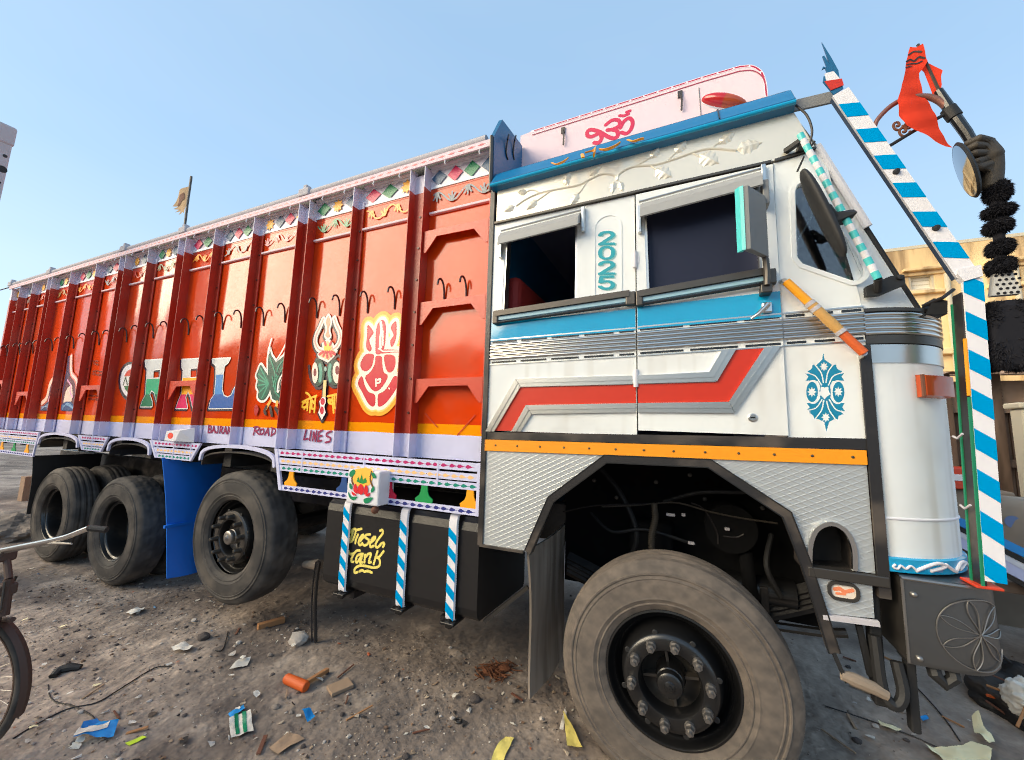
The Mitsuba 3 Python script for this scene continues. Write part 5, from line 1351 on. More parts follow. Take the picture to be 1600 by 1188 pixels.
# striped post: leaning upper part along the windscreen, upright foot on the bumper
yp = -.05
def pl_(pts): return [at(*p, yp) for p in pts]
upL = pl_([(1301, 146), (1400, 330), (1497, 432)]); upR = pl_([(1326, 140), (1440, 309), (1526, 425)])
a0 = (upL[0] + upR[0]) / 2; a1 = (upL[2] + upR[2]) / 2
w_up = .062
d = (a1 - a0) / np.linalg.norm(a1 - a0)
foot = np.array([at(1553, 908, yp)[0], 1.128])
ST_ = group_key(TR, 'striped_post')
def strip(k, a, b, w, y0, y1, nstripes, first, slope, matA='white_paint', matB='stripe_blue'):
    a, b = np.asarray(a), np.asarray(b); Ln = np.linalg.norm(b - a); t = (b - a) / Ln; nrm = np.array([-t[1], t[0]])
    if nrm[0] < 0: nrm = -nrm
    g = Polygon([a - nrm * w / 2, a + nrm * w / 2, b + nrm * w / 2, b - nrm * w / 2])
    put(k, 'post_leg', slab(g, y0, y1), matA, smooth=False)
    step = Ln / nstripes
    for i in range(int(first), nstripes, 2):
        q = lambda s, o: a + t * (s * step) + nrm * o
        h = slope * w / step / 2
        s = Polygon([q(i - h, -w / 2), q(i + h, w / 2), q(i + 1 + h, w / 2), q(i + 1 - h, -w / 2)]).intersection(g)
        put(k, 'blue_stripe', slab(s, y0 - .0025, y0), matB, smooth=False)
    return t, nrm
strip(ST_, a0, a1, w_up, yp, yp + .012, 13, 1, .62)
nrm_ = np.array([-d[1], d[0]]); nrm_ = nrm_ if nrm_[0] > 0 else -nrm_
put(ST_, 'back_edge', slab(Polygon([a0 - nrm_ * .031, a0 - nrm_ * .028, a1 - nrm_ * .028, a1 - nrm_ * .031]), yp + .0005, yp + .036), 'post_slate', smooth=False)
b0 = a1 + d * -.01
knee = at(1519, 436, yp); foot = at(1555, 910, yp)
strip(ST_, knee, foot, .054, yp - .004, yp + .01, 15, 0, .75)
put(ST_, 'knee_wrap', hull([(a1[0] + dx, y, a1[1] + dz) for dx, dz in ((-.030, .018), (.034, .028), (.036, -.016), (-.016, -.03), (-.032, .0)) for y in (yp - .012, yp + .02)]), 'white_paint', smooth=False)
# the foot's back: black channel with green and yellow edging
ft, fb = at(1507, 478, yp)[0] - .006, at(1536, 880, yp)[0] - .006
def upright(y0, y1, z0, z1, t0=0.0, t1=.012):
    f = lambda z: fb + (ft - fb) * (z - 1.15) / 1.0
    return M([(f(z) + dx, y, z) for z in (z0, z1) for dx, y in ((t0, y0), (t1, y0), (t1, y1), (t0, y1))], [(0, 1, 5, 4), (1, 2, 6, 5), (2, 3, 7, 6), (3, 0, 4, 7), (4, 5, 6, 7), (0, 3, 2, 1)])
xb_ = fb
put(ST_, 'black_channel', upright(yp + .003, yp + .056, 1.13, 2.20), 'black_paint', smooth=False)
put(ST_, 'green_edge', upright(yp + .055, yp + .064, 1.13, 2.17, -.004, .010), 'green_paint', smooth=False)
put(ST_, 'green_edge', upright(yp - .003, yp + .003, 1.13, 1.80, -.004, .004), 'green_paint', smooth=False)
put(ST_, 'yellow_edge', upright(yp - .003, yp + .003, 1.805, 2.02, -.004, .004), 'tape_yellow', smooth=False)
putm(ST_, 'post_tie', [tube([(xb_ - .010, yp + .06, z), (xb_ - .012, yp + .03, z - .008), (xb_ - .010, yp, z + .010)], .004, 6) for z in (1.40, 1.655)], 'rail_grey')
putm(ST_, 'post_bolt', [moved(lathe([(.001, -.014), (.010, -.012), (.012, 0)], 10), (q[0], yp, q[1])) for q in (at(1400, 269, yp), at(1462, 357, yp))], 'rubber_black')
put(ST_, 'foot_plate', bx(fb - .02, fb + .05, yp - .006, yp + .09, 1.127, 1.136, .002), 'red_shelf', smooth=False)
# torn sheet-metal tip and the grey stay from the roof
tp = [(1284, 66), (1296, 92), (1310, 118), (1315, 136), (1303, 146), (1286, 124), (1290, 112), (1288, 92)]
put(ST_, 'torn_tip', slab(PG([(1303, 148), (1286, 128), (1287, 119), (1296, 122), (1289, 106), (1284, 109), (1286, 104), (1292, 106), (1285, 88), (1288, 87), (1296, 100), (1284, 66), (1299, 90), (1310, 110), (1312, 122), (1318, 138)], yp), yp, yp + .006), 'ear_blue', smooth=False)
put(ST_, 'red_tag', slab(PG([(1288, 128), (1315, 124), (1318, 134), (1298, 142)], yp), yp - .004, yp - .001), 'red_stripe', smooth=False)
put(ST_, 'white_tag', slab(PG([(1288, 116), (1302, 112), (1312, 124), (1292, 130)], yp), yp - .003, yp - .0005), 'white_paint', smooth=False)
s0, s1 = at(1222, 166, .03), at(1306, 151, .03)
put(TR, 'roof_stay', bar((s0[0], .05, s0[1]), (s1[0], .03, s1[1]), .012, .055), 'grey_paint', smooth=False)
s0 = at(1205, 166, .06)
put(TR, 'stay_mount', bx(s0[0] - .05, s0[0] + .06, .03, .10, s0[1] - .03, s0[1] + .04, .01), 'grey_paint', smooth=False)
put(TR, 'windscreen_wire', tube([(.90, .08, 2.19), (.95, .05, 2.21), (1.0, .08, 2.25)], .007, 6), 'wire_black')
put(TR, 'nose_bracket', hull([(x, y, z) for x, z in ((.90, 2.15), (.965, 2.145), (.97, 2.20), (.93, 2.215)) for y in (.06, .14)]), 'grime', smooth=False)

# mirror bracket forward of the post: curved tube, straight rod, grip, round mirror
ym = -.03
cu = [at(*p, ym) for p in ((1366, 200), (1372, 186), (1392, 166), (1416, 154), (1446, 151), (1468, 158), (1484, 172))]
MB = group_key(TR, 'mirror_bracket')
put(MB, 'curved_tube', tube([(p[0], ym, p[1]) for p in cu], [.008, .009, .010, .010, .011, .013, .014], 12, smooth=5), 'bronze')
r_ = [at(*p, ym) for p in ((1387, 230), (1428, 205), (1478, 178))]
put(MB, 'straight_rod', tube([(p[0], ym, p[1]) for p in r_], .007, 8), 'rubber_black')
for cx, cy, R in ((1402, 196, 9), (1412, 205, 10), (1418, 196, 6)):
    sp_ = [at(cx + R * (1 - t / 9.5) * math.cos(t), cy + R * (1 - t / 9.5) * math.sin(t), ym) for t in np.linspace(0, 9, 26)]
    put(MB, 'scroll', tube([(p[0], ym, p[1]) for p in sp_], .005, 6), 'rust')
rd = [at(*p, ym) for p in ((1466, 142), (1486, 175), (1510, 208), (1524, 232))]
put(MB, 'bracket_rod', tube([(p[0], ym, p[1]) for p in rd], [.014, .019, .018, .016], 10), 'gloss_black')
put(MB, 'rod_collar', tube([(*(q := at(1481, 170, ym))[:1], ym, q[1]), (*(q2 := at(1492, 184, ym))[:1], ym, q2[1])], .024, 12), 'rubber_black')
mcx = at(1505, 271, ym)
axm = np.array([.80, -.35, .48]); axm /= np.linalg.norm(axm)
dm = lathe([(.001, -.006), (.06, -.006), (.086, -.006), (.091, .0), (.086, .006), (.05, .012), (.001, .016)], 40)
v = np.array(dm.vertices); longax = at(1521, 312, ym) - at(1483, 236, ym); la = np.array([longax[0], 0, longax[1]]); lh = np.linalg.norm(la) / 2; la /= np.linalg.norm(la)
# its glass looks back along the truck, so that from the side it is seen at a slant
vw = np.array([mcx[0], ym - .02, mcx[1]]) - CAM; vw /= np.linalg.norm(vw)
eo = np.cross(la, vw); eo /= np.linalg.norm(eo); eo = -eo if eo[0] > 0 else eo
nd = -(math.cos(math.radians(13)) * eo - math.sin(math.radians(13)) * vw); nd -= la * (la @ nd); nd /= np.linalg.norm(nd); wa = np.cross(la, nd)
def orient(m, c, sc): w = np.array(m.vertices); return trimesh.Trimesh(c + np.outer(w[:, 0] * sc, la) + np.outer(w[:, 1], nd) + np.outer(w[:, 2] * sc, wa), m.faces[:, ::-1] if False else m.faces, process=False)
sc_ = lh / .09; c3 = np.array([mcx[0], ym - .02, mcx[1]])
put(MB, 'round_mirror', orient(dm, c3, sc_), 'rubber_black')
put(MB, 'mirror_face', orient(lathe([(.001, -.0105), (.055, -.0090), (.083, -.0065)], 40), c3, sc_), 'mirror')

# ------------------------------------------------------------------ things hung on the truck
def fuzz(c, rx, ry, rz, n, ln, rnd, thick=.0035, sq=2.0, core=.86):
    """A yarn ball: a core and very many short strands."""
    b = trimesh.creation.icosphere(3, 1.0); v = np.array(b.vertices)
    v = np.sign(v) * np.abs(v) ** (2 / sq); v *= (core + .06 * (meshkit.noise(v * 5, 3)[:, None] - .5))
    V = [np.array(c) + v * [rx, ry, rz]]; Fc = [np.array(b.faces)]; k = len(v)
    d = rnd.normal(size=(n, 3)); d /= np.linalg.norm(d, axis=1, keepdims=True)
    d = np.sign(d) * np.abs(d) ** (2 / sq)
    p0 = np.array(c) + d * core * .95 * np.array([rx, ry, rz])
    o = d * np.array([rx, ry, rz]); o /= np.linalg.norm(o, axis=1, keepdims=True)
    o = o + rnd.normal(size=(n, 3)) * .45; o /= np.linalg.norm(o, axis=1, keepdims=True); o[:, 2] -= .25
    L_ = ln * rnd.uniform(.5, 1.15, (n, 1))
    a = np.cross(o, rnd.normal(size=(n, 3))); a /= np.linalg.norm(a, axis=1, keepdims=True); bq = np.cross(o, a)
    q = [p0 + thick * a, p0 + thick * (-.5 * a + .87 * bq), p0 + thick * (-.5 * a - .87 * bq), p0 + o * L_]
    V.append(np.stack(q, 1).reshape(-1, 3)); idx = k + np.arange(n)[:, None] * 4
    Fc += [np.hstack([idx, idx + 1, idx + 3]), np.hstack([idx + 1, idx + 2, idx + 3]), np.hstack([idx + 2, idx, idx + 3])]
    return trimesh.Trimesh(np.vstack(V), np.vstack(Fc), process=False)


R_ = np.random.default_rng(5)
yg = -.03
GAR = 'yarn_garland'; used.add(GAR)
lab(GAR, 'garland of black yarn pompoms with a large square black tassel hanging from the mirror bracket', 'garland')
def px2(w): return w * .00382
for (cx, cy, rx, ry, sq) in ((1558, 300, 25, 24, 2), (1560, 330, 30, 12, 2.2), (1559, 354, 25, 14, 2.2), (1562, 387, 21, 14, 2.6), (1563, 416, 22, 15, 3)):
    q = at(cx, cy, yg); put(GAR, 'pompom', fuzz((q[0], yg, q[1]), rx * .00150, .045, ry * .00205, 1700, .015, R_, thick=.0025, sq=sq), 'yarn', smooth=False)
q = at(1565, 443, yg); q1 = at(1565, 428, yg); q2 = at(1570, 462, yg)
band_ = M([(q1[0] - .024, yg - .012, q1[1]), (q1[0] + .024, yg - .012, q1[1]), (q2[0] + .036, yg - .012, q2[1]), (q2[0] - .040, yg - .012, q2[1]), (q1[0] - .024, yg + .012, q1[1]), (q1[0] + .024, yg + .012, q1[1]), (q2[0] + .036, yg + .012, q2[1]), (q2[0] - .040, yg + .012, q2[1])], [(0, 3, 2, 1), (4, 5, 6, 7), (0, 4, 7, 3), (1, 2, 6, 5)])
bk_ = put(GAR, 'spotted_band', band_, 'tarp_pale', smooth=False)
put(bk_, 'black_spots', join([slab(Point(q1[0] + (j - 1.3 + .5 * (i % 2)) * .017, q1[1] - .010 - i * .017).buffer(.0048), yg - .0135, yg - .012) for i in range(5) for j in range(4)]), 'yarn', smooth=False)
q = at(1570, 523, yg)
put(GAR, 'square_tassel', fuzz((q[0] + .012, yg + .02, q[1]), .062, .045, .138, 5200, .018, R_, sq=6, core=.92), 'yarn', smooth=False)
put(GAR, 'core_cord', tube([(at(1552, 270, yg)[0], yg, at(1552, 270, yg)[1]), (at(1560, 350, yg)[0], yg, at(1560, 350, yg)[1]), (at(1564, 424, yg)[0], yg, at(1564, 424, yg)[1])], .016, 8), 'yarn')
# fist-shaped holder that grips the bracket rod
import manifold3d as m3
def chain(pts, rs):
    out = None
    for (a, ra), (b, rb) in zip(zip(pts[:-1], rs[:-1]), zip(pts[1:], rs[1:])):
        sph = lambda p, r: trimesh.creation.icosphere(2, r).apply_translation(p).vertices
        h = trimesh.convex.convex_hull(np.vstack([sph(a, ra), sph(b, rb)]))
        mm = m3.Manifold(m3.Mesh(np.asarray(h.vertices, np.float32), np.asarray(h.faces, np.uint32)))
        out = mm if out is None else out + mm
    return out
def hp(px, py, y): q = at(px, py, y); return np.array([q[0], y, q[1]])
hand = chain([hp(1550, 288, -.03), hp(1551, 262, -.03), hp(1545, 245, -.03)], [.030, .032, .038]) + chain([hp(1545, 245, -.035), hp(1538, 230, -.035)], [.040, .032])
for i, (x0, y0, x1, y1, x2, y2, r) in enumerate(((1546, 222, 1530, 217, 1514, 224, .0145), (1544, 230, 1524, 228, 1511, 235, .0145), (1542, 240, 1524, 240, 1513, 245, .0140), (1540, 250, 1526, 253, 1517, 256, .013))):
    hand = hand + chain([hp(x0, y0, -.045), hp(x1, y1, -.078), hp(x2, y2, -.062), hp(x2 + 4, y2 + 4, -.03)], [r * 1.1, r, r * .95, r * .85])
hand = hand + chain([hp(1544, 258, -.05), hp(1530, 262, -.07), hp(1520, 258, -.075)], [.017, .014, .012])
hm = hand.to_mesh(); hm = trimesh.Trimesh(hm.vert_properties[:, :3], hm.tri_verts)
trimesh.smoothing.filter_taubin(hm, iterations=4)
put(MB, 'hand_shaped_holder', hm, 'hand_brown', smooth=True)


def cloth(poly, yf, size=.012, push=None):
    v, f = trimesh.creation.triangulate_polygon(poly, engine='earcut')
    v3 = np.c_[v, np.zeros(len(v))]
    v3, f = trimesh.remesh.subdivide_to_size(v3, f, size, max_iter=30)
    return trimesh.Trimesh(np.c_[v3[:, 0], yf(v3[:, 0], v3[:, 1]), v3[:, 1]], f)


# red pennant tied at the top of the bracket
FL = 'red_flag'; used.add(FL); lab(FL, 'bright red cloth pennant tied to the bracket above the round mirror', 'flag')
yf0 = -.05
lobe = PG([(1425, 68), (1434, 70), (1443, 67), (1447, 80), (1451, 93), (1446, 102), (1437, 113), (1444, 136), (1452, 158), (1464, 185), (1474, 206), (1489, 231), (1476, 231), (1458, 222), (1434, 206), (1416, 197), (1404, 182), (1399, 163), (1405, 146), (1412, 124), (1414, 108), (1420, 86)], yf0)
lx, lz = lobe.centroid.x, lobe.centroid.y
put(FL, 'cloth', cloth(lobe, lambda x, z: yf0 + .012 * np.sin((x - lx) * 30 + (z - lz) * 9) + .007 * np.sin((z - lz) * 34 + (x - lx) * 20) + .003 * np.sin((z - lz) * 80)), 'flag_red', smooth=True)
lobe2 = PG([(1440, 88), (1451, 92), (1462, 99), (1475, 107), (1473, 116), (1475, 128), (1473, 138), (1477, 152), (1468, 154), (1462, 142), (1455, 124), (1448, 107), (1442, 101)], yf0)
put(FL, 'folded_cloth', cloth(lobe2, lambda x, z: yf0 + .012 + .010 * np.sin((x - lx) * 30 + (z - lz) * 8)), 'flag_red', smooth=True)
put(FL, 'dark_print', join([cloth(ST(p, .007, yf0), lambda x, z: yf0 - .003 + .012 * np.sin((x - lx) * 30 + (z - lz) * 9) + .007 * np.sin((z - lz) * 34 + (x - lx) * 20) + .003 * np.sin((z - lz) * 80)) for p in ([(1422, 82), (1430, 77), (1440, 79)], [(1418, 94), (1424, 90), (1430, 92)], [(1432, 91), (1438, 86), (1446, 88)], [(1418, 100), (1426, 97), (1434, 97)], [(1436, 96), (1442, 93)], [(1415, 107), (1424, 103)])]), 'rubber_black', smooth=True)
fp = [at(*p, -.03) for p in ((1434, 70), (1452, 110), (1470, 148))]
put(FL, 'flag_stick', tube([(p[0], -.03, p[1]) for p in fp], .006, 6), 'hand_brown')
# small faded flag on the cargo body
FL2 = 'faded_flag'; used.add(FL2); lab(FL2, 'small faded tattered flag on a thin pole above the cargo body', 'flag')
f2 = [at(*p, .05) for p in ((299, 276), (293, 318), (287, 368))]
put(FL2, 'flag_pole', tube([(f2[0][0], .05, f2[0][1]), (f2[1][0], .05, f2[1][1]), (f2[2][0], .05, 3.50)], .012, 8), 'dark_steel')
lo2 = PG([(297, 288), (284, 297), (275, 309), (270, 323), (276, 322), (271, 327), (277, 327), (273, 332), (280, 329), (277, 335), (284, 331), (289, 334), (293, 322)], .05)
put(FL2, 'cloth', cloth(lo2, lambda x, z: .05 + .014 * np.sin(x * 22 + z * 12), .03), 'flag_old', smooth=True)
put(FL2, 'torn_patch', cloth(PG([(290, 302), (282, 308), (275, 322), (284, 318), (291, 312)], .05), lambda x, z: .044 + .014 * np.sin(x * 22 + z * 12), .03), 'rust', smooth=True)
put('', 'overhead_wire', tube([(XE + .02, .03, 3.50), (-11, .1, 3.58), (-16, .4, 3.9)], .008, 6), 'wire_black'); lab('overhead_wire', 'thin dark wire running left from the rear top corner of the cargo body', 'wire')

# ------------------------------------------------------------------ ground
def gz(x, y):
    p = np.stack([np.asarray(x, float), np.asarray(y, float), 0 * np.asarray(x, float)], -1)
    h = .045 * (meshkit.fbm(p * .7, 3, 1) - .5) + .020 * (meshkit.fbm(p * 5, 3, 2) - .5) + .016 * (meshkit.fbm(p * 19, 3, 3) - .5)
    near = np.exp(-((np.asarray(y) - .2) / 4) ** 2)
    return h * near - .006


def axis(a, b, step, lo, hi):
    core = list(np.arange(a, b + step / 2, step)); s = step; out = []; x = core[-1]
    while x < hi: s *= 1.18; x += s; out.append(min(x, hi))
    s = step; x = core[0]; pre = []
    while x > lo: s *= 1.18; x -= s; pre.append(max(x, lo))
    return np.array(pre[::-1] + core + out)


gx, gy = axis(-7.0, 2.0, .02, -600, 600), axis(-1.5, 1.1, .02, -600, 600)
X, Y = np.meshgrid(gx, gy, indexing='ij'); Z = gz(X, Y)
nx, ny = len(gx), len(gy)
i, j = np.meshgrid(np.arange(nx - 1), np.arange(ny - 1), indexing='ij'); a = (i * ny + j).ravel()
put('', 'ground', M(np.stack([X, Y, Z], -1).reshape(-1, 3), np.stack([a, a + ny, a + ny + 1, a + 1], -1)), 'dirt', smooth=True)
lab('ground', 'trodden grey brown dirt littered with scraps', 'ground', kind='structure')


def onland(px, py):
    p = onground(px, py)
    for _ in range(3): p = onground(px, py, float(gz(p[0], p[1])))
    return p


scene['m_gravel'] = pm({'type': 'mesh_attribute', 'name': 'vertex_color'}, .95, spec=.15)
R_ = np.random.default_rng(8)
ico = trimesh.creation.icosphere(1, 1.0); iv, if_ = np.array(ico.vertices), np.array(ico.faces)
iv0 = np.array(trimesh.creation.icosahedron().vertices); if0 = np.array(trimesh.creation.icosahedron().faces)
V, Fc, Cc = [], [], []; k = 0
tones = [L(126, 114, 106), L(96, 88, 84), L(168, 156, 144), L(112, 92, 78), L(74, 68, 66), L(188, 178, 168)]
for t in range(15000):
    if t < 13500: x, y = R_.uniform(-6.5, 1.6), R_.uniform(-1.45, .7)
    else: x, y = R_.uniform(-9, 2.5), R_.uniform(.5, 3)
    cl_ = meshkit.fbm(np.array([[x * 1.3, y * 1.3, 4.0]]), 3, 9)[0]
    if R_.uniform() > (cl_ * 1.5) ** 2.5: continue
    s = .0026 * math.exp(R_.exponential(.52)); s = min(s, .016)
    q = iv0 * R_.uniform(.55, 1.25, (12, 3)) * [1, 1, .6] * s
    an = R_.uniform(0, 6.28); ca, sa = math.cos(an), math.sin(an)
    q = np.c_[q[:, 0] * ca - q[:, 1] * sa, q[:, 0] * sa + q[:, 1] * ca, q[:, 2]]
    V.append(q + [x, y, float(gz(x, y)) + s * .25]); Fc.append(if0 + k); k += 12
    Cc.append(np.tile(tones[int(R_.integers(6))], (12, 1)))
put('', 'gravel', M(np.vstack(V), np.vstack(Fc)), 'gravel', smooth=False, color=np.vstack(Cc))
lab('gravel', 'loose gravel and small crumbs of rubble strewn over the dirt', 'gravel', kind='stuff')

# ------------------------------------------------------------------ litter
R_ = np.random.default_rng(77); V, Fc, Cc = [], [], []; k = 0
ct = [L(190, 184, 176), L(206, 198, 184), L(150, 130, 110), L(90, 78, 70), L(120, 96, 78), L(60, 56, 54), L(176, 160, 140), L(96, 130, 160), L(170, 90, 60)]
for t in range(4200):
    x, y = R_.uniform(-6.5, 1.5), R_.uniform(-1.4, .8)
    if meshkit.fbm(np.array([[x * 1.7, y * 1.7, 1.0]]), 3, 4)[0] < .44: continue
    s_ = .005 * math.exp(R_.exponential(.55)); s_ = min(s_, .022); m_ = int(R_.integers(4, 7)); an = np.sort(R_.uniform(0, 6.28, m_))
    el = R_.uniform(.25, 1.0); ro = R_.uniform(0, 3.14); px_, py_ = s_ * np.cos(an), s_ * el * np.sin(an)
    xx, yy = x + px_ * math.cos(ro) - py_ * math.sin(ro), y + px_ * math.sin(ro) + py_ * math.cos(ro)
    zz = gz(xx, yy) + .002 + R_.uniform(0, .5 * s_, m_)
    V.append(np.vstack([np.c_[xx, yy, zz], [[x, y, float(gz(x, y)) + .003 + .3 * s_]]])); Fc.append(np.array([(k + i, k + (i + 1) % m_, k + m_) for i in range(m_)])); k += m_ + 1
    Cc.append(np.tile(ct[int(R_.choice(9, p=[.13, .12, .18, .16, .12, .12, .12, .02, .03]))], (m_ + 1, 1)))
put('', 'litter_crumbs', M(np.vstack(V), np.vstack(Fc)), 'gravel', smooth=False, color=np.vstack(Cc))
lab('litter_crumbs', 'tiny crumbs of paper wood and plastic trodden into the dirt', 'litter', kind='stuff')

def scrap_mesh(xy, h, seed, lift=.004, size=.02):
    pg = Polygon(xy).buffer(0); pg = polys(pg)[0]
    v, f = trimesh.creation.triangulate_polygon(pg, engine='earcut')
    v3, f = trimesh.remesh.subdivide_to_size(np.c_[v, np.zeros(len(v))], f, size, max_iter=30)
    z = gz(v3[:, 0], v3[:, 1]) + lift - .006 + 2.2 * h * meshkit.fbm(np.c_[v3[:, 0] * 12, v3[:, 1] * 12, 0 * v3[:, 0] + seed], 2, seed)
    t = trimesh.Trimesh(np.c_[v3[:, 0], v3[:, 1], z], f); 
    if t.face_normals[:, 2].mean() < 0: t.invert()
    return t


def scrap(name, label, cat, pts, mat, h=.02, seed=1, group=None, parent='', lift=.004):
    xy = [onland(*p)[:2] for p in pts]
    k = put(parent, name, scrap_mesh(xy, h, seed, lift), mat, smooth=True)
    if not parent: lab(k, label, cat, group)
    return k


def gp(px, py, dz=0.0): p = onland(px, py); return np.array([p[0], p[1], p[2] + dz])


HM = 'broken_mallet'; used.add(HM); lab(HM, 'orange wooden mallet head with a stub of brown handle lying on the rubble', 'mallet')
a, b = gp(446, 1068, .03), gp(478, 1082, .03)
put(HM, 'head', tube([a, a + (b - a) * .05, a + (b - a) * .95, b], [.024, .029, .031, .026], 14), 'orange_wood')
put(HM, 'handle', bar(gp(478, 1075, .03), gp(512, 1052, .022), .028, .024, .004), 'raw_wood', smooth=False)
k = put('', 'wood_block', bar(gp(514, 1084, .012), gp(548, 1070, .014), .10, .02, .003), 'cardboard', smooth=False); lab(k, 'flat dark edged piece of board beside the orange mallet', 'board')
k = put('', 'wood_block', bar(gp(402, 984, .02), gp(444, 972, .02), .05, .04, .004), 'raw_wood', smooth=False); lab(k, 'tan offcut of timber lying below the raised wheel', 'wood')
k = put('', 'tyre_scrap', tube([gp(82, 1060, .012), gp(92, 1052, .018), (gp(108, 1048, .02)), gp(126, 1046, .014)], [.022, .028, .028, .018], 8, flat=.7, smooth=3), 'rubber_black'); lab(k, 'short black curved piece of rubber on the dirt at left', 'rubber')
WR = group_key('', 'plastic_wrapper')
scrap('wrapper_sheet', '', '', [(112, 1166), (128, 1142), (150, 1132), (184, 1138), (176, 1158), (140, 1162)], 'plastic_blue', .03, 3, parent=WR)
scrap('white_panel', '', '', [(112, 1166), (122, 1150), (150, 1150), (170, 1142), (166, 1150), (138, 1160)], 'paper', .03, 3, parent=WR, lift=.008)
lab(WR, 'crumpled blue and white plastic wrapper near the bottom left corner', 'wrapper')
scrap('plastic_strip', 'lime green plastic strip lying right of the blue wrapper', 'strip', [(195, 1162), (222, 1151), (229, 1155), (202, 1167)], 'plastic_lime', .006, 4)
scrap('plastic_scrap', 'small bright blue plastic scrap below the orange mallet', 'plastic', [(470, 1122), (484, 1117), (492, 1124), (480, 1134)], 'plastic_blue', .03, 5)
scrap('plastic_scrap', 'small blue plastic shred just above the checked cloth', 'plastic', [(356, 1118), (380, 1106), (382, 1112), (360, 1124)], 'plastic_blue', .02, 6)
scrap('plastic_scrap', 'small blue plastic scrap under the front bumper', 'plastic', [(1438, 1124), (1448, 1121), (1452, 1128), (1443, 1132)], 'plastic_blue', .015, 6)
CH = group_key('', 'checked_cloth'); lab(CH, 'scrap of pale cloth with green checks on the ground', 'cloth')
scrap('cloth_sheet', '', '', [(357, 1130), (390, 1116), (396, 1146), (360, 1160)], 'paper', .02, 7, parent=CH)
for dx in (8, 20):
    scrap('green_check', '', '', [(357 + dx, 1128 - dx * .4), (363 + dx, 1125 - dx * .4), (366 + dx, 1155 - dx * .35), (360 + dx, 1158 - dx * .35)], 'green_paint', .02, 7, parent=CH, lift=.007)
scrap('yellow_ribbon', 'pale yellow strip of foam at the bottom edge of the picture', 'strip', [(764, 1200), (772, 1176), (790, 1152), (803, 1155), (790, 1182), (782, 1205)], 'paper_yellow', .008, 8)
scrap('yellow_ribbon', 'yellow strip beside the front tyre', 'strip', [(880, 1118), (893, 1140), (910, 1175), (886, 1172)], 'paper_yellow', .008, 8, lift=.02)
scrap('white_strip', 'narrow white strip leaning by the front tyre', 'strip', [(874, 1148), (882, 1110), (886, 1115), (880, 1150)], 'paper', .02, 9)
scrap('cardboard_sheet', 'torn flat piece of brown cardboard near the bottom edge', 'cardboard', [(420, 1170), (452, 1146), (476, 1157), (434, 1182)], 'cardboard', .012, 10)
scrap('paper_sheet', 'cream paper sheet at the bottom right of the picture', 'paper', [(1446, 1168), (1480, 1172), (1520, 1164), (1552, 1176), (1548, 1200), (1480, 1200)], 'paper_cream', .02, 11)
scrap('paper_sheet', 'small cream paper lying behind the big cream sheet', 'paper', [(1372, 1130), (1390, 1136), (1410, 1146), (1402, 1148), (1376, 1138)], 'paper_cream', .015, 12)
scrap('paper_sheet', 'curled cream paper at the lower right edge', 'paper', [(1520, 1138), (1532, 1140), (1556, 1170), (1548, 1176), (1524, 1156)], 'paper_cream', .05, 13)
scrap('paper_sheet', 'pale folded paper frame on the dirt in front of the raised wheel', 'paper', [(356, 1050), (372, 1034), (392, 1030), (386, 1042)], 'paper', .012, 14)
scrap('paper_sheet', 'grey paper lying where the three rear wheels begin', 'paper', [(196, 960), (214, 952), (226, 953), (218, 960), (204, 964)], 'paper', .02, 15)
scrap('paper_sheet', 'pale paper scrap left of the dark stone', 'paper', [(266, 1018), (288, 1010), (302, 1014), (294, 1022), (270, 1022)], 'paper', .02, 16)
def stone(px, py, r, mat, seed, fl=.7):
    q = iv * (1 + .5 * (meshkit.noise(iv * 2.2 + seed * 3.1, seed) - .5)[:, None]) * [1, .85, fl] * r
    p = gp(px, py, r * fl * .45); return M(q + p, if_)
k = put('', 'white_stone', stone(466, 1004, .075, 'stone_pale', 3), 'stone_pale', smooth=25); lab(k, 'pale fist sized stone under the hanging cables', 'stone')
k = put('', 'dark_stone', stone(318, 998, .045, 'stone_dark', 4), 'stone_dark', smooth=25); lab(k, 'small dark stone on the dirt left of the pale stone', 'stone')
k = put('', 'dark_stone', stone(742, 1096, .035, 'stone_dark', 6), 'stone_dark', smooth=25); lab(k, 'round dark stone in front of the fuel tank', 'stone')
k = put('', 'metal_ring', moved(trimesh.creation.torus(.017, .005, 20, 8), gp(716, 1128, .006)), 'dark_steel', smooth=True); lab(k, 'small rusty metal ring on the bare dirt', 'ring')
R_ = np.random.default_rng(14)
pm_ = []
for t in range(60):
    c_ = gp(772 + R_.normal() * 16, 1048 + R_.normal() * 7, .008); pm_.append(tube([c_, c_ + R_.normal(size=3) * [.03, .03, .008], c_ + R_.normal(size=3) * [.05, .04, .012]], .004, 4))
k = put('', 'husk_heap', join(pm_ + [stone(762, 1052, .04, '', 5, .4), stone(788, 1046, .045, '', 9, .4)]), 'brown_pulp', smooth=False); lab(k, 'small heap of brown fibrous husk beside the mud flap', 'husk')
for pts, lb in (([(20, 1156), (60, 1132), (105, 1110), (150, 1100), (185, 1080), (240, 1046), (268, 1043)], 'long thin black wire curving over the dirt at lower left'), ([(75, 1072), (78, 1090), (90, 1100), (112, 1104), (140, 1118), (148, 1126)], 'short looped black wire beside the rubber scrap'), ([(356, 988), (352, 1006), (346, 1018), (336, 1018)], 'bent stick of wire below the raised wheel'), ([(1290, 1105), (1360, 1128), (1420, 1150), (1470, 1172)], 'dark cable running along the dirt at lower right'), ([(1425, 1068), (1455, 1100), (1480, 1130), (1500, 1160)], 'thin dark cord under the bumper')):
    k = put('', 'wire', tube([gp(*p, .006) for p in pts], .0035, 6, smooth=5), 'wire_black'); lab(k, lb, 'wire')
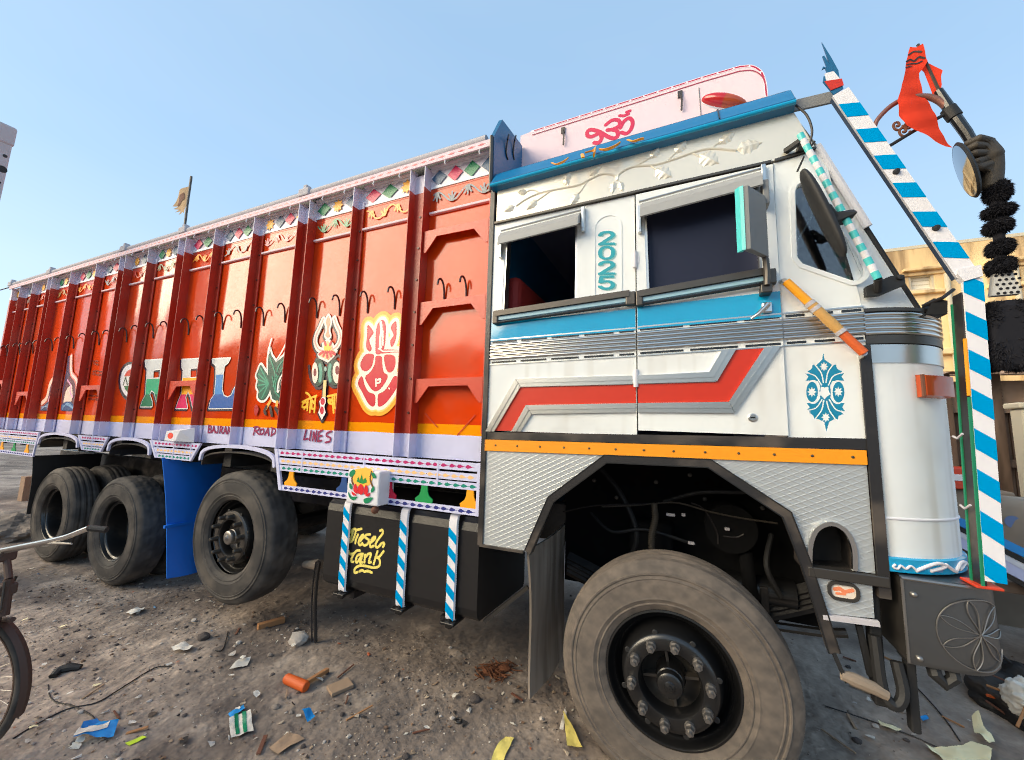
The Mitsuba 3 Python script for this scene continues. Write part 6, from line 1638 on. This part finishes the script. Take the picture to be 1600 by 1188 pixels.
# loose look-alikes: scraps of paper, stones, splinters
def inframe(n, lo, hi, seed):
    r = np.random.default_rng(seed); out = []
    while len(out) < n:
        px, py = r.uniform(20, 1560), r.uniform(lo, hi)
        if py < 960 and px > 480: continue
        if 850 < px < 1280 or (500 < px < 860 and py < 1010): continue
        if px < 480 and py < 905 + (px > 60) * 40 - .0 * px: continue
        out.append((px, py))
    return out
r = np.random.default_rng(21)
for px, py in inframe(34, 940, 1180, 31):
    c_ = gp(px, py); s = r.uniform(.012, .03); n = 7
    xy = [(c_[0] + s * r.uniform(.5, 1.2) * math.cos(a), c_[1] + s * r.uniform(.4, 1.1) * math.sin(a)) for a in np.linspace(0, 2 * math.pi, n, endpoint=False)]
    k = put('', 'paper_scrap', scrap_mesh(xy, .02, int(r.integers(99)), .003, .012), ['paper', 'paper', 'paper_cream', 'stone_pale'][int(r.integers(4))], smooth=True)
    lab(k, 'small pale torn scrap of paper lying on the dirt', 'paper', 'paper scraps strewn over the dirt')
for px, py in inframe(30, 945, 1185, 37):
    k = put('', 'stone', stone(px, py, r.uniform(.010, .024), '', int(r.integers(99)), .6), ['stone', 'stone', 'stone_dark', 'stone_pale'][int(r.integers(4))], smooth=False)
    lab(k, 'small rough stone lying loose on the dirt', 'stone', 'stones strewn over the dirt')
for px, py in inframe(22, 950, 1185, 41):
    a = r.uniform(0, 3.14); l = r.uniform(.03, .09); c_ = gp(px, py, .006); d = np.array([math.cos(a), math.sin(a), 0]) * l
    k = put('', 'splinter', bar(c_ - d, c_ + d + [0, 0, .008], r.uniform(.006, .02), .006, .001), ['raw_wood', 'cardboard', 'rust'][int(r.integers(3))], smooth=False)
    lab(k, 'thin wooden splinter lying on the dirt', 'wood', 'splinters strewn over the dirt')

# ------------------------------------------------------------------ the bicycle at the left edge
BI = 'bicycle'; used.add(BI); lab(BI, 'old rusty bicycle with a bright bent handlebar at the left edge', 'bicycle')
by = -1.22
h_ = lambda px, py, y=by: np.array([at(px, py, y)[0], y, at(px, py, y)[1]])
wc = np.array([-3.22, by - .03, .335])
def biwheel(c, ang):
    k = group_key(BI, 'wheel')
    o = lambda m: moved(moved(m, rot=([0, 0, 1], ang)), c)
    th = np.linspace(0, 2 * math.pi, 49)
    put(k, 'tyre', o(lathe([(.318 + .018 * math.cos(t), .018 * math.sin(t)) for t in np.linspace(0, 2 * math.pi, 11)[:-1]], 48, True)), 'tyre_dark', smooth=40)
    put(k, 'rim', o(lathe([(.302, -.012), (.292, -.010), (.288, 0), (.292, .010), (.302, .012)], 48)), 'rust_dark', smooth=40)
    sp = []
    for i in range(28):
        t = i * 2 * math.pi / 28; s = .022 * (1 if i % 2 else -1)
        sp.append(tube([(.02 * math.cos(t + .9), s, .02 * math.sin(t + .9)), (.29 * math.cos(t), 0, .29 * math.sin(t))], .0013, 4, caps=False))
    lab(put(k, 'spokes', o(join(sp)), 'steel', smooth=False), kind='stuff')
    put(k, 'hub', o(tube([(0, -.045, 0), (0, .045, 0)], .016, 10)), 'dark_steel')
    return k
biwheel(wc, 20)
wc2 = wc + np.array([-1.02, -.42, 0]); biwheel(wc2, 22)
o = lambda m: moved(moved(m, rot=([0, 0, 1], 20)), wc)
fen = []
for t in np.linspace(-.3, 2.6, 26): fen.append([(.350 * math.cos(t), -.022, .350 * math.sin(t)), (.359 * math.cos(t), 0, .359 * math.sin(t)), (.350 * math.cos(t), .022, .350 * math.sin(t))])
Vf = np.array(fen).reshape(-1, 3)
put(BI, 'mudguard', o(M(Vf, [(i * 3 + j, i * 3 + j + 1, i * 3 + j + 4, i * 3 + j + 3) for i in range(25) for j in (0, 1)])), 'rust_dark', smooth=40)
ht = h_(14, 905); hb = h_(6, 962)
putm(BI, 'fork_blade', [tube([wc + [0, s * .055, 0], wc + [-.05, s * .05, .25], hb + [0, s * .03, -.03]], .012, 8, smooth=3) for s in (-1, 1)], 'rust_dark')
put(BI, 'stem', join([tube([ht, h_(10, 868)], .014, 10), bx(*(lambda q: (q[0] - .03, q[0] + .03, by - .03, by + .03, q[2] - .03, q[2] + .02, .01))(h_(10, 866)))]), 'rust_dark')
put(BI, 'head_tube', tube([hb, ht], .018, 10), 'rust_dark')
put(BI, 'lamp_bracket', bx(ht[0] - .04, ht[0] + .02, by - .03, by + .03, ht[2] - .07, ht[2] - .02, .008), 'rust_dark', smooth=False)
putm(BI, 'brake_rod', [tube([ht + [.03, -.02, .0], h_(12, 950) + [0, -.02, 0], wc + [.1, -.04, .30]], .005, 6), tube([ht + [-.03, .03, .0], h_(2, 950), h_(-6, 1010)], .006, 6)], 'dark_steel')
hbp = [h_(-60, 880), h_(-10, 864), h_(30, 855), h_(70, 847), h_(95, 841), h_(110, 834), h_(121, 828)]
hbp = [p + np.array([0, .02 * i - .06, 0]) * .6 for i, p in enumerate(hbp)]
put(BI, 'handlebar', tube(hbp, .0115, 12, smooth=4), 'chrome')
put(BI, 'brake_lever', tube([h_(-10, 868) + [0, -.02, 0], h_(60, 852), h_(85, 849), h_(112, 850)], [.006, .006, .007, .004], 8, smooth=4), 'steel')
put(BI, 'grip', tube([hbp[-1], hbp[-1] + (hbp[-1] - hbp[-2]) * .5 + [.03, .03, -.02]], .013, 10), 'rubber_black')
put(BI, 'frame', join([tube([hb + [0, 0, .04], wc2 + [.38, .16, -.02]], .018, 10), tube([ht + [0, 0, -.04], wc2 + [.2, .08, .5]], .016, 10), tube([wc2 + [.2, .08, .5], wc2 + [.38, .16, -.02]], .016, 10), tube([wc2 + [.2, .08, .45], wc2], .01, 8), tube([wc2, wc2 + [.38, .16, -.02]], .011, 8)]), 'rust_dark')
put(BI, 'saddle', hull([wc2 + np.array(p) for p in ((.12, -.07, .62), (.12, .19, .62), (.10, -.02, .66), (.10, .14, .66), (.42, .15, .64), (.42, .19, .62), (.2, .08, .58))]), 'rubber_black')

# white steel corner post of a neighbouring body at the left edge
PO = 'steel_post'; used.add(PO); lab(PO, 'white steel corner post with round bolt holes at the upper left edge', 'post')
px_, pz_ = at(26, 201, -.80)
lean = lambda m: moved(m, rot=([0, 1, 0], 3.6), about=(px_, -.85, pz_))
put(PO, 'shaft', lean(bx(px_ - .30, px_, -1.0, -.80, -.3, pz_ - .06, .012)), 'rail_grey', smooth=False)
put(PO, 'top_cap', lean(bx(px_ - .31, px_ + .010, -1.01, -.79, pz_ - .20, pz_ + .0, .02)), 'rail_grey', smooth=False)
for dz, rr in ((-.32, .016), (-.46, .034), (-.60, .013)):
    put(PO, 'bolt_hole', lean(moved(moved(lathe([(.001, -.001), (rr, -.001), (rr, .004)], 18), rot=([0, 0, 1], 90)), (px_ + .0006, -.832, pz_ + dz))), 'rubber_black')
put(PO, 'bracket', lean(bx(px_ - .10, px_ + .03, -.99, -.93, pz_ - .86, pz_ - .78, .006)), 'rust', smooth=False)

# ------------------------------------------------------------------ beyond the truck, at the right
AB = 'apartment_building'; used.add(AB); lab(AB, 'tan plastered flat roofed building with shuttered windows behind the truck front', 'building')
yw = 9.0
def wpt(px, py): return at(px, py, yw)
zt = 5.80
wins = []
w1a, w1b = wpt(1419, 432), wpt(1462, 452)
for x0 in (w1a[0] - 3.4, w1a[0] - 1.7, w1a[0], wpt(1516, 0)[0] if False else w1a[0] + 1.28, w1a[0] + 2.75, w1a[0] + 4.4):
    wins.append((x0, x0 + (w1b[0] - w1a[0]), w1b[1], w1a[1] + .02))
wallp = sbox(-.5, -.05, 12.5, zt).difference(unary_union([sbox(a, c, b, d) for a, b, c, d in wins])).difference(unary_union([sbox(a, c - 3.0, b, d - 3.0) for a, b, c, d in wins]))
put(AB, 'wall', slab(wallp, yw, yw + .25), 'wall', smooth=False)
putm(AB, 'side_wall', [bx(-.5, -.25, yw + .25, yw + 8, -.05, zt), bx(12.25, 12.5, yw + .25, yw + 8, -.05, zt), bx(-.25, 12.25, yw + 7.75, yw + 8, -.05, zt)], 'wall', smooth=False)
RFK = put(AB, 'roof', bx(-.5, 12.5, yw - .01, yw + 8.1, zt, zt + .07), 'wall_pale', smooth=False)
put(AB, 'parapet_band', bx(-.5, 12.5, yw - .05, yw - .001, zt - .62, zt - .54, .01), 'wall', smooth=False)
for a, b, c, d in wins:
    k = group_key(AB, 'window')
    put(k, 'shutter', bx(a, b, yw + .12, yw + .15, c, d), 'shutter', smooth=False)
    putm(k, 'slat_line', [bx(a, b, yw + .114, yw + .121, z, z + .012) for z in np.arange(c + .06, d, .09)], 'wall_pale', smooth=False)
    put(k, 'frame', slab(sbox(a, c, b, d).difference(sbox(a + .04, c + .04, b - .04, d - .04)), yw + .02, yw + .11), 'wall_pale', smooth=False)
    put(k, 'sunshade', bx(a - .12, b + .12, yw - .16, yw - .002, d + .05, d + .11, .012), 'wall', smooth=False)
    put(k, 'sill', bx(a - .10, b + .10, yw - .10, yw - .001, c - .09, c - .02, .01), 'wall', smooth=False)
    k = group_key(AB, 'window')
    put(k, 'frame', slab(sbox(a, c - 3, b, d - 3).difference(sbox(a + .05, c - 2.95, b - .05, d - 3.05)), yw + .02, yw + .10), 'wall_pale', smooth=False)
    put(k, 'pane', bx(a, b, yw + .12, yw + .14, c - 3, d - 3), 'window_dark', smooth=False)
for px in (1478, 1586):
    q = wpt(px, 450); put(AB, 'drain_pipe', tube([(q[0], yw - .07, .1), (q[0], yw - .07, zt - .65)], .045, 10), 'wall_pale')
put(AB, 'ledge', bx(-.5, 12.5, yw - .12, yw - .001, 3.42, 3.55, .02), 'wall', smooth=False)

# plank shed and fence in front of that building
SH = 'plank_shed'; used.add(SH); lab(SH, 'weathered plank shed with a rusty sheet metal front behind the bumper', 'shed')
ys = 4.6
sx0, sx1 = 1.6, 6.4
rs = np.random.default_rng(4)
x = sx0
while x < sx1:
    w_ = rs.uniform(.13, .20); z1 = 2.35 + rs.uniform(-.12, .10)
    put(SH, 'plank', bx(x, x + w_ - .012, ys + rs.uniform(-.012, .012), ys + .03, -.03, z1, .004), 'wood', smooth=False); x += w_
for z in (.55, 1.35, 2.1): put(SH, 'cross_rail', bx(sx0, sx1, ys - .06, ys - .016, z, z + .09, .006), 'wood', smooth=False)
put(SH, 'roof_sheet', M([(sx0 - .3 + i * .05, y, z + .018 * math.cos(i * 1.9)) for i in range(110) for y, z in ((ys - .5, 2.42), (ys + 2.5, 2.75))], [(2 * i, 2 * i + 2, 2 * i + 3, 2 * i + 1) for i in range(109)]), 'rust_sheet', smooth=True)
put(SH, 'back_wall', join([bx(sx0, sx1, ys + 2.3, ys + 2.34, -.03, 2.6), bx(sx0, sx0 + .04, ys + .03, ys + 2.3, -.03, 2.4)]), 'wood', smooth=False)
q0, q1 = at(1498, 590, ys - .08), at(1600, 640, ys - .08)
put(SH, 'front_sheet', M([(q0[0] - .9 + i * .04, ys - .09 + .012 * math.sin(i * 1.7), z) for i in range(90) for z in (1.98, 2.36)], [(2 * i, 2 * i + 1, 2 * i + 3, 2 * i + 2) for i in range(89)]), 'rust_sheet', smooth=True)
for px in (1478, 1556):
    q = at(px, 700, ys - .12); put(SH, 'post', bx(q[0] - .07, q[0] + .07, ys - .20, ys - .08, -.03, 2.45, .01), 'wood', smooth=False)
PL = 'plaster_pillar'; used.add(PL); lab(PL, 'mottled cream plaster wall pier at the right edge of the picture', 'pillar')
q = at(1586, 720, 3.78)
pier = bx(q[0], q[0] + .8, 3.6, 3.78, -.03, 1.98, .02)
put(PL, 'shaft', pier, 'wall_pale', smooth=False); put(PL, 'cap', bx(q[0] - .03, q[0] + .83, 3.57, 3.81, 1.981, 2.04, .015), 'wall_pale', smooth=False)
# a parked handcart with decorated boards, a sack and odds and ends
HC = 'decorated_cart'; used.add(HC); lab(HC, 'low cart with slanting blue white and black boards behind the bumper', 'cart')
def pb(px0, py0, px1, py1, y, w, mat, name, dy=.0):
    a, b = at(px0, py0, y), at(px1, py1, y + dy); return put(HC, name, bar((a[0], y, a[1]), (b[0], y + dy, b[1]), .05, w), mat, smooth=False)
yc = 1.9
for i, (mat, off, w_) in enumerate((('plastic_blue', 0, .055), ('rubber_black', 11, .03), ('white_paint', 18, .04), ('lavender', 30, .07), ('gloss_black', 42, .03))):
    pb(1480, 806 + off, 1640, 884 + off * 1.25, yc + i * .004, w_, mat, 'board')
a = at(1560, 905, yc)
put(HC, 'bed', bx(a[0] - .6, a[0] + 1.6, yc + .06, yc + 1.0, a[1] - .10, a[1] - .02, .01), 'wood', smooth=False)
for dx in (1.0,):
    put(HC, 'cart_wheel', moved(lathe([(.30, -.03), (.33, -.02), (.33, .02), (.30, .03), (.27, .0), (.05, .01), (.001, .03)], 28), (a[0] + dx, yc - .02, .33)), 'tyre_dark', smooth=30)
q = at(1578, 822, 2.4); SKK = 'printed_sack'; used.add(SKK); lab(SKK, 'grey printed sack with a red disc standing on the cart', 'sack')
sm = trimesh.creation.icosphere(3, 1.0); v = np.array(sm.vertices); v = np.sign(v) * np.abs(v) ** .7
sackm = trimesh.Trimesh(v * [.26, .14, .22] * (1 + .12 * (meshkit.noise(v * 3, 2)[:, None] - .5)) + [q[0] + .06, 2.4, q[1]], sm.faces, process=False)
put(SKK, 'bag', sackm, 'tarp', smooth=True)
art(SKK, 'red_disc', [(Point(q[0] + .10, q[1] - .05).buffer(.08), L(216, 60, 44)), (Point(q[0] - .05, q[1] + .05).buffer(.045), L(90, 110, 150))], 2.4 - .135)
q = at(1498, 748, 3.2); k = put('', 'red_crate', join([bx(q[0] - .2, q[0] + .2, 3.2, 3.5, q[1] - .10, q[1] + .10, .01)]), 'red_shelf', smooth=False)
put(k, 'white_band', bx(q[0] - .201, q[0] + .201, 3.194, 3.2, q[1] - .02, q[1] + .04), 'white_paint', smooth=False); lab(k, 'red box with a pale band showing behind the striped post', 'crate')
st = put('', 'crate_stack', join([bx(q[0] - .35, q[0] + .4, 3.25, 3.9, -.03, q[1] - .102, .02)]), 'tarp', smooth=False); lab(st, 'stack of tarpaulin covered goods under the red box', 'stack')
# rubbish heap with a plastic bag beyond the bumper
HP = 'rubbish_heap'; used.add(HP); lab(HP, 'dark heap of rubbish and rags on the ground beyond the bumper', 'heap')
g0 = onground(1575, 1120); rr = np.random.default_rng(2)
hv = np.array(trimesh.creation.icosphere(4, 1.0).vertices); hf = trimesh.creation.icosphere(4, 1.0).faces
hv2 = hv * [.30, .34, .22] * (1 + .5 * (meshkit.fbm(hv * 2.5, 3, 4)[:, None] - .5))
put(HP, 'mound', trimesh.Trimesh(hv2 + [g0[0] + .20, g0[1] + .12, .02], hf, process=False), 'grime', smooth=False)
for t in range(16):
    c_ = np.array([g0[0] + rr.uniform(-.02, .4), g0[1] + rr.uniform(-.15, .2), rr.uniform(.02, .22)]); dd = rr.normal(size=3) * [.10, .06, .05]
    put(HP, 'stick', tube([c_ - dd, c_ + dd], rr.uniform(.004, .009), 5), ['rust', 'raw_wood', 'orange_wood', 'wire_black'][t % 4], smooth=False)
pb_ = hv * [.10, .09, .11] * (1 + .7 * (meshkit.fbm(hv * 3.5, 3, 7)[:, None] - .5))
q = onground(1596, 1140); k = put('', 'plastic_bag', trimesh.Trimesh(pb_ + [q[0] + .05, q[1] + .02, .16], hf, process=False), 'paper', smooth=True); lab(k, 'crumpled white plastic bag lying on the rubbish heap', 'bag')

TW = 'tin_wall'; used.add(TW); lab(TW, 'dark sheet metal wall along the far side of the truck, seen under its body', 'wall')
rs = np.random.default_rng(12); x = -9.5
while x < 1.5:
    w_ = rs.uniform(.7, .95); n_ = 16
    V = [(x + w_ * i / n_, 4.5 + .012 * math.cos(i * math.pi / 2) + rs.uniform(-.002, .002), z) for i in range(n_ + 1) for z in (-.04, 2.2 + .1 * math.sin(x * 3))]
    put(TW, 'sheet', M(V, [(2 * i, 2 * i + 2, 2 * i + 3, 2 * i + 1) for i in range(n_)]), 'tin', smooth=True); x += w_ - .03
put(TW, 'rail', bx(-9.5, 1.5, 4.54, 4.60, 1.4, 1.48), 'wood', smooth=False)

# ------------------------------------------------------------------ far left, seen under the cargo body
LB = 'roadside_wall'; used.add(LB); lab(LB, 'low grey roadside wall far behind the rear wheels', 'wall')
put(LB, 'wall', bx(-30, 30, 14.0, 14.25, -.05, 1.1), 'grey_paint', smooth=False)
k = put('', 'pipe_stack', join([tube([(-12.4, 1.6 + .3 * i, .55 + .1 * (i % 2)), (-9.9, 1.2 + .3 * i, .50 + .1 * (i % 2))], .10, 12) for i in range(3)] + [bx(-11.8, -11.6, 1.2, 2.4, -.02, .45), bx(-10.6, -10.4, 1.0, 2.2, -.02, .40)]), 'rust_sheet', smooth=30); lab(k, 'brown pipes lying on trestles behind the rear of the truck', 'pipe')
k = put('', 'rubble_pile', trimesh.Trimesh(hv * [.7, .5, .28] * (1 + .6 * (meshkit.fbm(hv * 3, 3, 5)[:, None] - .5)) + [-8.6, .4, .0], hf, process=False), 'stone', smooth=False); lab(k, 'grey pile of rubble behind the rearmost wheel', 'rubble')
k = put('', 'green_sack', trimesh.Trimesh(hv * [.28, .2, .12] * (1 + .4 * (meshkit.fbm(hv * 3, 3, 6)[:, None] - .5)) + [-6.5, -.55, .06], hf, process=False), 'sack_green', smooth=True); lab(k, 'dull green crumpled sack on the ground behind the bicycle handlebar', 'sack')

# ------------------------------------------------------------------ across the lane behind the viewer (mirrored in the paint)
def house(name, label, x0, x1, y0, y1, h, mat, nwin, storeys):
    used.add(name); lab(name, label, 'building')
    ws = []
    for s in range(storeys):
        for i in range(nwin):
            cx = x0 + (i + .5) * (x1 - x0) / nwin; zb = .9 + s * 3.0
            ws.append((cx - .55, cx + .55, zb, zb + 1.3))
    wp = sbox(x0, -.05, x1, h).difference(unary_union([sbox(a, c, b, d) for a, b, c, d in ws]))
    put(name, 'wall', join([slab(wp, y0 - .25, y0), bx(x0, x0 + .2, y1, y0 - .25, -.05, h), bx(x1 - .2, x1, y1, y0 - .25, -.05, h), bx(x0, x1, y1 - .2, y1, -.05, h)]), mat, smooth=False)
    put(name, 'roof', bx(x0 - .15, x1 + .15, y1 - .2, y0 + .3, h, h + .15), 'wall_pale', smooth=False)
    for a, b, c, d in ws:
        k = group_key(name, 'window')
        put(k, 'pane', bx(a, b, y0 - .16, y0 - .14, c, d), 'window_dark', smooth=False)
        put(k, 'frame', slab(sbox(a, c, b, d).difference(sbox(a + .06, c + .06, b - .06, d - .06)), y0 - .13, y0 - .04), 'wall_pale', smooth=False)
        put(k, 'sunshade', bx(a - .15, b + .15, y0 + .003, y0 + .45, d + .08, d + .16), 'wall_pale', smooth=False)
house('lane_mill', 'long brick red mill across the lane far to the left behind the viewer', -70.0, -26.0, -21, -32, 8.6, 'brick_red', 9, 2)
house('lane_house', 'brick red two storey house across the lane behind the viewer', -25.0, -13.5, -21, -28, 7.2, 'brick_red', 4, 2)
house('lane_shop', 'tan single storey shop across the lane behind the viewer', -12.5, -2.2, -22, -28, 5.2, 'wall', 5, 1)
house('lane_block', 'pale two storey block across the lane behind the viewer', -1.0, 11.5, -23, -30, 6.2, 'wall_pale', 5, 2)
